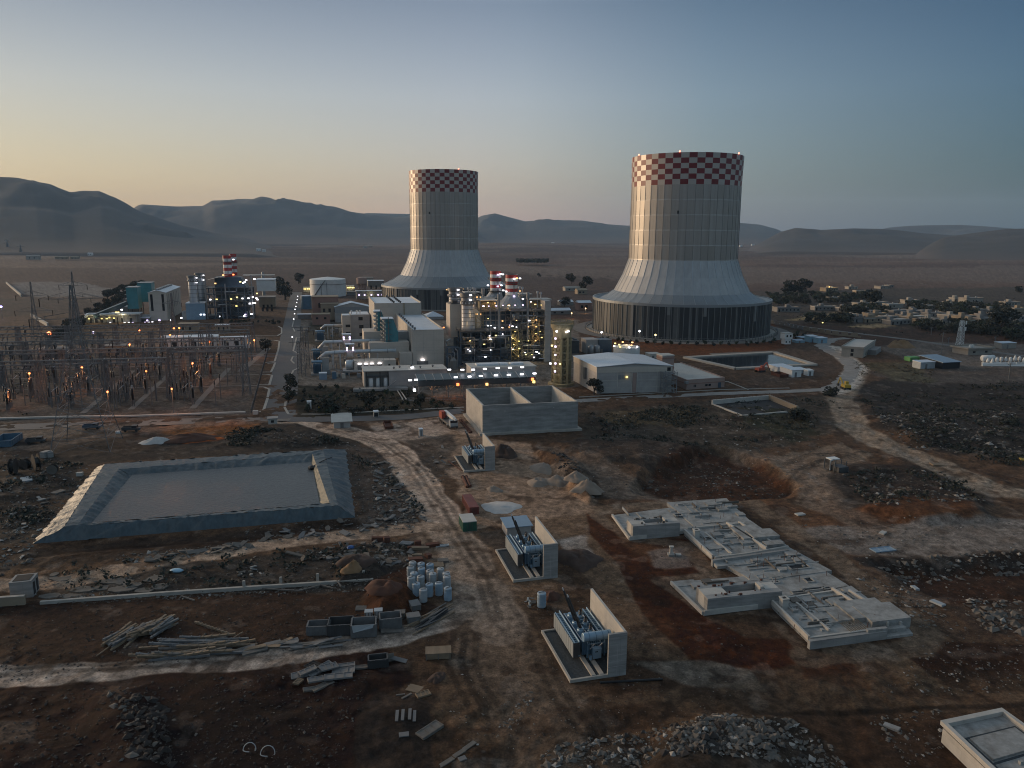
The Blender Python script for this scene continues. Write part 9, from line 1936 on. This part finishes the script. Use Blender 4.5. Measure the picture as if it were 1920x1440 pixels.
belts=[([(210,195),(740,200),(760,260),(480,250),(210,262)],62),([(590,190),(960,195),(960,225),(720,235)],22),([(470,350),(740,355),(740,385),(500,383)],18),([(730,280),(1040,280),(1050,330),(740,330)],24),([(1150,255),(1480,260),(1500,300),(1180,315)],34),([(1300,270),(1780,275),(1790,325),(1380,330)],42),([(1150,385),(1700,400),(1700,460),(1250,430)],40),([(1760,395),(1930,400),(1930,505),(1770,480)],30),([(880,280),(960,285),(1010,310),(900,320)],8)]
cnt=0
for poly,n in belts:
 xs=[p[0] for p in poly];ys=[p[1] for p in poly]; k=0; it=0
 while k<n and it<4000:
  it+=1; x=rt.uniform(min(xs),max(xs)); y=rt.uniform(min(ys),max(ys))
  if not inpoly(x,y,poly): continue
  u,v=ZR(x,y); p=G(u,v); OL[rt.randrange(4)].put(p,rt.uniform(0,6),rt.uniform(.9,1.5),group='olive trees of the village groves'); k+=1; cnt+=1
for i,(x,y,s,l) in enumerate(((365,188,2.4,'tall dark tree left of a pair above the olive grove'),(440,190,2.6,'tallest dark tree of the pair above the olive grove'),(330,190,1.7,'lower dark tree beside the tall pair'),(408,192,1.6,'dark tree between the tall pair'),(905,262,2.2,'tall dark tree in the village centre'),(1770,455,2.6,'tall dark tree beside the small tan house'),(1885,180,1.3,'far dark tree near the right edge'))): DKT[i%2].put(G(*ZR(x,y)),i,s,label=l,group='dark trees of the village')
for i,(u,v,s,l) in enumerate(((547,722,.75,'round dark tree at the road junction corner'),(544,738,.85,'dark tree below the corner tree along the road'),(541,755,.7,'dark tree lowest along the road side of the garden'),(615,772,1.25,'largest dark bush beside the yellow sign'),(693,766,.95,'dark round tree in the middle of the front garden'),(788,763,.7,'dark round tree at the right of the front garden'),(675,771,.5,'low bush in the front garden'),(1114,740,.95,'round dark tree before the pale hall'),(625,595,1.2,'dark tree between brick-brown building and white shed'),(521,545,2.3,'dark tree left of the plant road far end'),(535,562,2.6,'big dark tree on the plant road left side'),(560,532,2.0,'dark tree at the far end of the plant road'),(1555,742,.95,'dark bush by the gravel road junction'),(1500,788,1.15,'wide dark bush in the scrub behind the pit'),(1072,532,2.0,'dark tree left of the large tower skirt'),(1098,545,2.4,'tall dark tree against the large tower'),(1058,575,1.3,'dark tree beside the small white roofs'),(1010,520,.9,'dark tree on the plain right of the stacks'),(498,659,1.0,'dark tree by the amber lamp next to the road'),(1895,985-180,.9,'dark bush in the right scrub'),(1830,780,.7,'dark bush left of the right scrub bush'),(1620,612-20,1.0,'dark tree at the village front'))):
 DKT[i%2].put(G(u,v)-Vector((0,0,1.1*s if 'bush' in l else 0)),i*1.3,(s*1.05,s*.95,s*(.72 if 'bush' in l else 1)),label=l,group='dark trees')
for i,(u,v,s,l) in enumerate(((416,612,1.0,'small conical tree in front of the far boiler house'),(1895,640,.9,'conical tree near the right picture edge'))): CY.put(G(u,v),0,s,label=l)
for i in range(26):
 a=G(104,636).lerp(G(236,556),i/25)+Vector((rt.uniform(-3,3),rt.uniform(-2,6),0)); DKT[i%2].put(a,rt.uniform(0,6),rt.uniform(.7,1.1),label='dark tree in the hedge along the perimeter wall of the far block',group='hedge trees by the perimeter wall')
for i in range(12):
 a=G(190+i*6,562-i*2.0); DKT[i%2].put(a+Vector((rt.uniform(-3,3),rt.uniform(0,12),0)),rt.uniform(0,6),rt.uniform(1.0,1.5),label='dark tree of the clump left of the teal boxes',group='trees left of the teal boxes')
gs=[(552,724),(765,735),(868,768),(730,776),(565,780),(548,745)]
k=0
while k<70:
 u=rt.uniform(548,868); v=rt.uniform(722,780)
 if inpoly(u,v,gs): SH[k%2].put(G(u,v),rt.uniform(0,6),rt.uniform(.8,1.5),group='shrubs of the front garden'); k+=1
for i in range(34):
 a=math.radians(222+i*3.6); r=72+rt.uniform(0,5); SH[i%2].put((108.8+r*math.cos(a),485.05+r*math.sin(a),0),rt.uniform(0,6),rt.uniform(1.4,1.9),label='small sapling on the red slope below the large cooling tower',group='saplings below the large cooling tower')
for i in range(24): SH[i%2].put(G(rt.uniform(430,525),rt.uniform(603,608)),0,1.3,label='small sapling on the brown plot left of the plant road',group='saplings left of the plant road')
q=MB(); q.use('leaf_dark'); rw=random.Random(5)
for i in range(1600):
 t_=rw.random(); u=968+60*t_; p=G(u,491+rw.uniform(-1.2,1.4)); s=rw.uniform(1.0,2.6); z=rw.uniform(.5,6); c=Vector((p.x,p.y,z)); a=Vector((rw.uniform(-1,1),rw.uniform(-1,1),rw.uniform(-1,1))).normalized(); b=a.cross(Vector((rw.random(),rw.random(),rw.random()))).normalized(); k=q.pts([c-a*s,c+b*s,c+a*s,c-b*s]); q.face(k,k+1,k+2,k+3)
tag(q.build('woodland'),'dark strip of woodland on the plain behind the red striped stacks','woodland',kind='stuff')
for i,(u,v,w,h,m,l) in enumerate(((62,487,26,7,'house_wall','pale long house on the plain below the left hills'),(115,486,24,4,'house_tan','low yellow building right of the pale long house'),(140,486,16,4,'house_tan','second low yellow building on the left plain'),(169,479,9,4,'white_paint','small white arched house beside a dark tree, far left'),(485,471,8,4,'white_paint','white house beside a dark tree on the plain'),(495,472,6,3,'white_paint','tiny white house right of the tree on the plain'),(685,465,8,3,'house_wall','far pale house left of the slimmer tower'),(695,464,7,3,'house_wall','far pale house next to another left of the tower'),(703,455,6,3,'white_paint','far white speck of a house near the slimmer tower'),(722,459,5,3,'white_paint','far white house close to the slimmer tower'),(1037,458,5,3,'white_paint','far white house right of the slimmer tower'),(1052,464,6,3,'house_wall','far pale house on the plain between the towers'),(1075,546,30,6,'house_wall','long pale house left of the large tower skirt'),(1092,552,18,8,'house_tan','tan lit house left of the large tower skirt'),(1063,573,24,6,'house_grey','house with pale roof near the ochre tower'),(1097,582,24,14,'terracotta_wall','brown house with a white roof touching the large tower'),(1050,590,40,7,'house_grey','long pale roofed house behind the ochre tower'),(1390,463,5,3,'white_paint','far white house right of the large tower'),(1412,461,5,3,'white_paint','far white house on the right plain'),(1470,466,10,3,'house_wall','far pale house before the dark right hills'))):
 a,ex,ey,w_,f=foot(u-w/2,v,u+w/2,9); hh=max(3,hgt(a,v-h)); T=thing('house',l,'house',a); q=MB(); q.use(m); q.prism([p[:2] for p in f],-.2,hh); q.build('wall',parent=T)
 q=MB(); q.use('roof_pale' if 'roof' in l else m); c=sum(f,Vector())/4; F=[c+(p-c)*1.05 for p in f]; n=q.pts([(p.x,p.y,hh+.01) for p in F]+[tuple((F[0]+F[3])/2+Vector((0,0,hh+1.6))),tuple((F[1]+F[2])/2+Vector((0,0,hh+1.6)))]); q.face(n,n+1,n+5,n+4); q.face(n+2,n+3,n+4,n+5); q.face(n+1,n+2,n+5); q.face(n+3,n,n+4); q.build('roof',parent=T)
 q=MB(); q.use('window_glass')
 for k in (.25,.6): cc=a+ex*w_*k-ey*.06; q.obox(cc+Vector((0,0,hh*.5)),ex*min(1,w_*.1),ey*.05,(0,0,hh*.18))
 q.build('window',parent=T)
for u,v,c in ((1098,578,WARM),(1072,587,WARM)):
 p=G(u,v,4); T=thing('street_lamp','amber lamp by the houses left of the large tower','street lamp',(p.x,p.y,0),group='lamps by the houses'); part(T,'pole','galvanised',lambda q:q.bar((p.x,p.y,0),(p.x,p.y,4),.15)); part(T,'lamp_head','lamp_warm',lambda q:q.lathe((p.x,p.y,4),[(.1,-.4),(.6,0),(.1,.5)],8)); plight((p.x,p.y-1,3.6),WARM,300)
for i,(u,v,k) in enumerate(((1128,623,'lamp_white'),(1199,621,'lamp_white'),(1229,628,'lamp_yellow'))):
 p=G(u,v,6); T=thing('street_lamp',('left','brightest middle','right yellowish')[i]+' lamp at the foot of the large cooling tower','street lamp',(p.x,p.y,0)); part(T,'pole','galvanised',lambda q:q.bar((p.x,p.y,0),(p.x,p.y,6),.16)); part(T,'lamp_head',k,lambda q:q.lathe((p.x,p.y,6),[(.1,-.5),(.75,0),(.1,.6)],8)); plight((p.x,p.y-1,5.6),WHT,250)
                 # stones and scrub nobody could count
def rocks(name,label,areas,m,seed):
 rnd=random.Random(seed); q=MB(); q.use(m); base=[Vector(v).normalized() for v in ((1,0,0),(-1,0,0),(0,1,0),(0,-1,0),(0,0,1),(0,0,-1))]; F_=((0,2,4),(2,1,4),(1,3,4),(3,0,4),(2,0,5),(1,2,5),(3,1,5),(0,3,5))
 for poly,n,s0,s1 in areas:
  xs=[p[0] for p in poly];ys=[p[1] for p in poly]; k=0; P=[]
  while k<n:
   u=rnd.uniform(min(xs),max(xs)); v=rnd.uniform(min(ys),max(ys))
   if inpoly(u,v,poly): p=G(u,v); P.append((p.x,p.y)); k+=1
  H=height(np.array([p[0] for p in P]),np.array([p[1] for p in P]))
  for (x,y),z in zip(P,H):
   s=s0+(s1-s0)*rnd.random()**3; sc=Vector((s*rnd.uniform(.6,1.5),s*rnd.uniform(.6,1.3),s*rnd.uniform(.25,.8))); R=Matrix.Rotation(rnd.uniform(0,6),3,'Z')@Matrix.Rotation(rnd.uniform(-.5,.5),3,'X')
   q.use(m if rnd.random()<.72 else rnd.choice(['rock_pale','rock_dark','rock'] if m=='rock' else ['rock','rock_dark']))
   n0=q.pts([Vector((x,y,float(z)+s*.1))+R@Vector((b.x*sc.x*rnd.uniform(.7,1.2),b.y*sc.y*rnd.uniform(.7,1.2),b.z*sc.z*rnd.uniform(.7,1.2))) for b in base])
   for f in F_: q.face(n0+f[0],n0+f[1],n0+f[2])
 tag(q.build(name),label,'rubble',kind='stuff')
rocks('rubble','pale grey stones and broken blocks strewn over the dark ground',[
 ([(1030,1400),(1330,1345),(1480,1350),(1560,1400),(1590,1440),(1000,1440)],1500,.05,.55),([(1280,1370),(1440,1355),(1470,1440),(1240,1440)],420,.1,.7),
 ([(690,860),(775,920),(800,960),(770,990),(700,960)],420,.1,.9),([(450,990),(790,960),(790,985),(620,1010),(450,1020)],260,.1,.6),([(210,1045),(460,1015),(470,1030),(240,1060)],200,.1,.6),
 ([(560,1030),(760,1015),(770,1060),(640,1070)],300,.1,.5),([(80,1118),(700,1090),(700,1108),(90,1135)],700,.08,.4),([(0,1000),(110,960),(60,1060),(0,1080)],180,.1,.7),
 ([(1620,780),(1900,770),(1920,860),(1700,840)],900,.15,1.0),([(1580,890),(1760,880),(1850,950),(1640,960)],500,.1,.8),([(1640,1055),(1920,1025),(1920,1060),(1700,1080)],300,.1,.8),([(1800,1120),(1920,1110),(1920,1190),(1850,1180)],240,.1,1.0),([(1600,1080),(1700,1090),(1780,1160),(1740,1180)],200,.1,.5),
 ([(1100,770),(1500,750),(1540,810),(1400,845),(1120,830)],500,.1,.6),([(0,830),(200,880),(60,1000),(0,1000)],700,.1,.6),([(880,960),(1120,960),(1240,1200),(1400,1290),(1200,1400),(860,1400),(800,1200),(860,1000)],1400,.03,.16),([(1500,1000),(1900,970),(1920,1300),(1650,1300),(1740,1190)],1500,.04,.3),([(0,1090),(760,1010),(760,1095),(0,1130)],900,.05,.35),([(1030,840),(1500,760),(1600,900),(1400,940),(1100,930)],1300,.06,.4),([(400,800),(700,830),(780,1000),(660,970),(650,840),(430,835)],900,.06,.4),([(930,1350),(1000,1290),(1000,1310),(960,1380)],80,.06,.3),([(1240,1020),(1300,1020),(1300,1060),(1240,1060)],60,.05,.25),([(780,860),(850,870),(830,910),(790,900)],80,.08,.4),([(1500,985),(1880,965),(1900,1000),(1600,1030)],240,.06,.4),([(1620,1340),(1760,1330),(1780,1400),(1700,1440)],120,.08,.4),([(1290,850),(1420,865),(1380,900),(1300,890)],160,.08,.5)],'rock',3)
rocks('clods','dark clods and stones strewn over the bare soil',[
 ([(200,1300),(310,1320),(330,1440),(250,1440)],420,.1,.7),([(0,1130),(700,1100),(700,1200),(0,1280)],2200,.05,.25),([(0,1300),(700,1250),(640,1440),(0,1440)],2200,.05,.28),([(1030,840),(1120,920),(1110,940),(1040,880)],260,.15,.8),([(440,800),(640,830),(560,840),(430,835)],300,.15,.7),([(1200,900),(1260,850),(1480,910),(1440,935),(1260,935)],500,.1,.6),([(1180,1060),(1300,1090),(1400,1200),(1500,1240),(1290,1230)],200,.05,.25),([(1600,740),(1900,720),(1900,780),(1650,790)],500,.1,.7),([(1250,1360),(1360,1380),(1340,1440),(1240,1440)],160,.15,.8),([(850,1180),(1050,1320),(1250,1300),(1250,1380),(850,1400)],400,.04,.16)],'rock_dark',8)
def scrub(name,label,areas,m,seed,size):
 rnd=random.Random(seed); q=MB(); q.use(m)
 for poly,n in areas:
  xs=[p[0] for p in poly];ys=[p[1] for p in poly]; k=0
  while k<n:
   u=rnd.uniform(min(xs),max(xs)); v=rnd.uniform(min(ys),max(ys))
   if not inpoly(u,v,poly): continue
   k+=1; p=G(u,v)
   if float(vnoise(np.array([p.x/9]),np.array([p.y/9]),5)[0])<.42: continue
   z=gz(p.x,p.y); s=size*rnd.uniform(.5,1.6)
   for j in range(9):
    c=p+Vector((rnd.uniform(-s,s),rnd.uniform(-s,s),z+rnd.uniform(.05,.75)*s)); a=Vector((rnd.uniform(-1,1),rnd.uniform(-1,1),rnd.uniform(-.3,1))).normalized(); b=a.cross(Vector((rnd.uniform(-1,1),rnd.uniform(-1,1),rnd.uniform(-1,1)))).normalized(); h=s*rnd.uniform(.25,.6); n0=q.pts([c-a*h,c+b*h*.6,c+a*h,c-b*h*.5]); q.face(n0,n0+1,n0+2,n0+3)
 tag(q.build(name),label,'scrub',kind='stuff')
scrub('scrub','dark dry scrub covering the rough ground',[([(1100,775),(1340,752),(1560,745),(1590,800),(1400,850),(1110,830)],700),([(1600,740),(1920,715),(1920,880),(1700,830)],900),([(430,800),(640,830),(560,842),(420,835)],420),([(0,860),(170,870),(80,990),(0,1000)],240),([(660,850),(770,920),(790,960),(690,960)],240),([(1580,890),(1760,870),(1850,940),(1640,960)],220),([(0,640),(100,640),(60,780),(0,780)],60),([(1390,545),(1600,560),(1500,600),(1420,590)],300),([(1560,560),(1920,550),(1920,640),(1600,625)],700),([(110,1060),(760,1020),(700,1095),(120,1110)],120),([(1200,770),(1330,760),(1300,800),(1200,800)],160)],'leaf_dark',4,.7)
scrub('dry_grass','ochre dry grass tufts on the rough ground',[([(1130,775),(1330,760),(1300,800),(1150,805)],360),([(1600,680),(1760,690),(1740,720),(1610,715)],320),([(1390,800),(1530,770),(1540,820),(1400,840)],260),([(560,725),(860,760),(730,776),(570,778)],400)],'scrub_dry',6,.5)
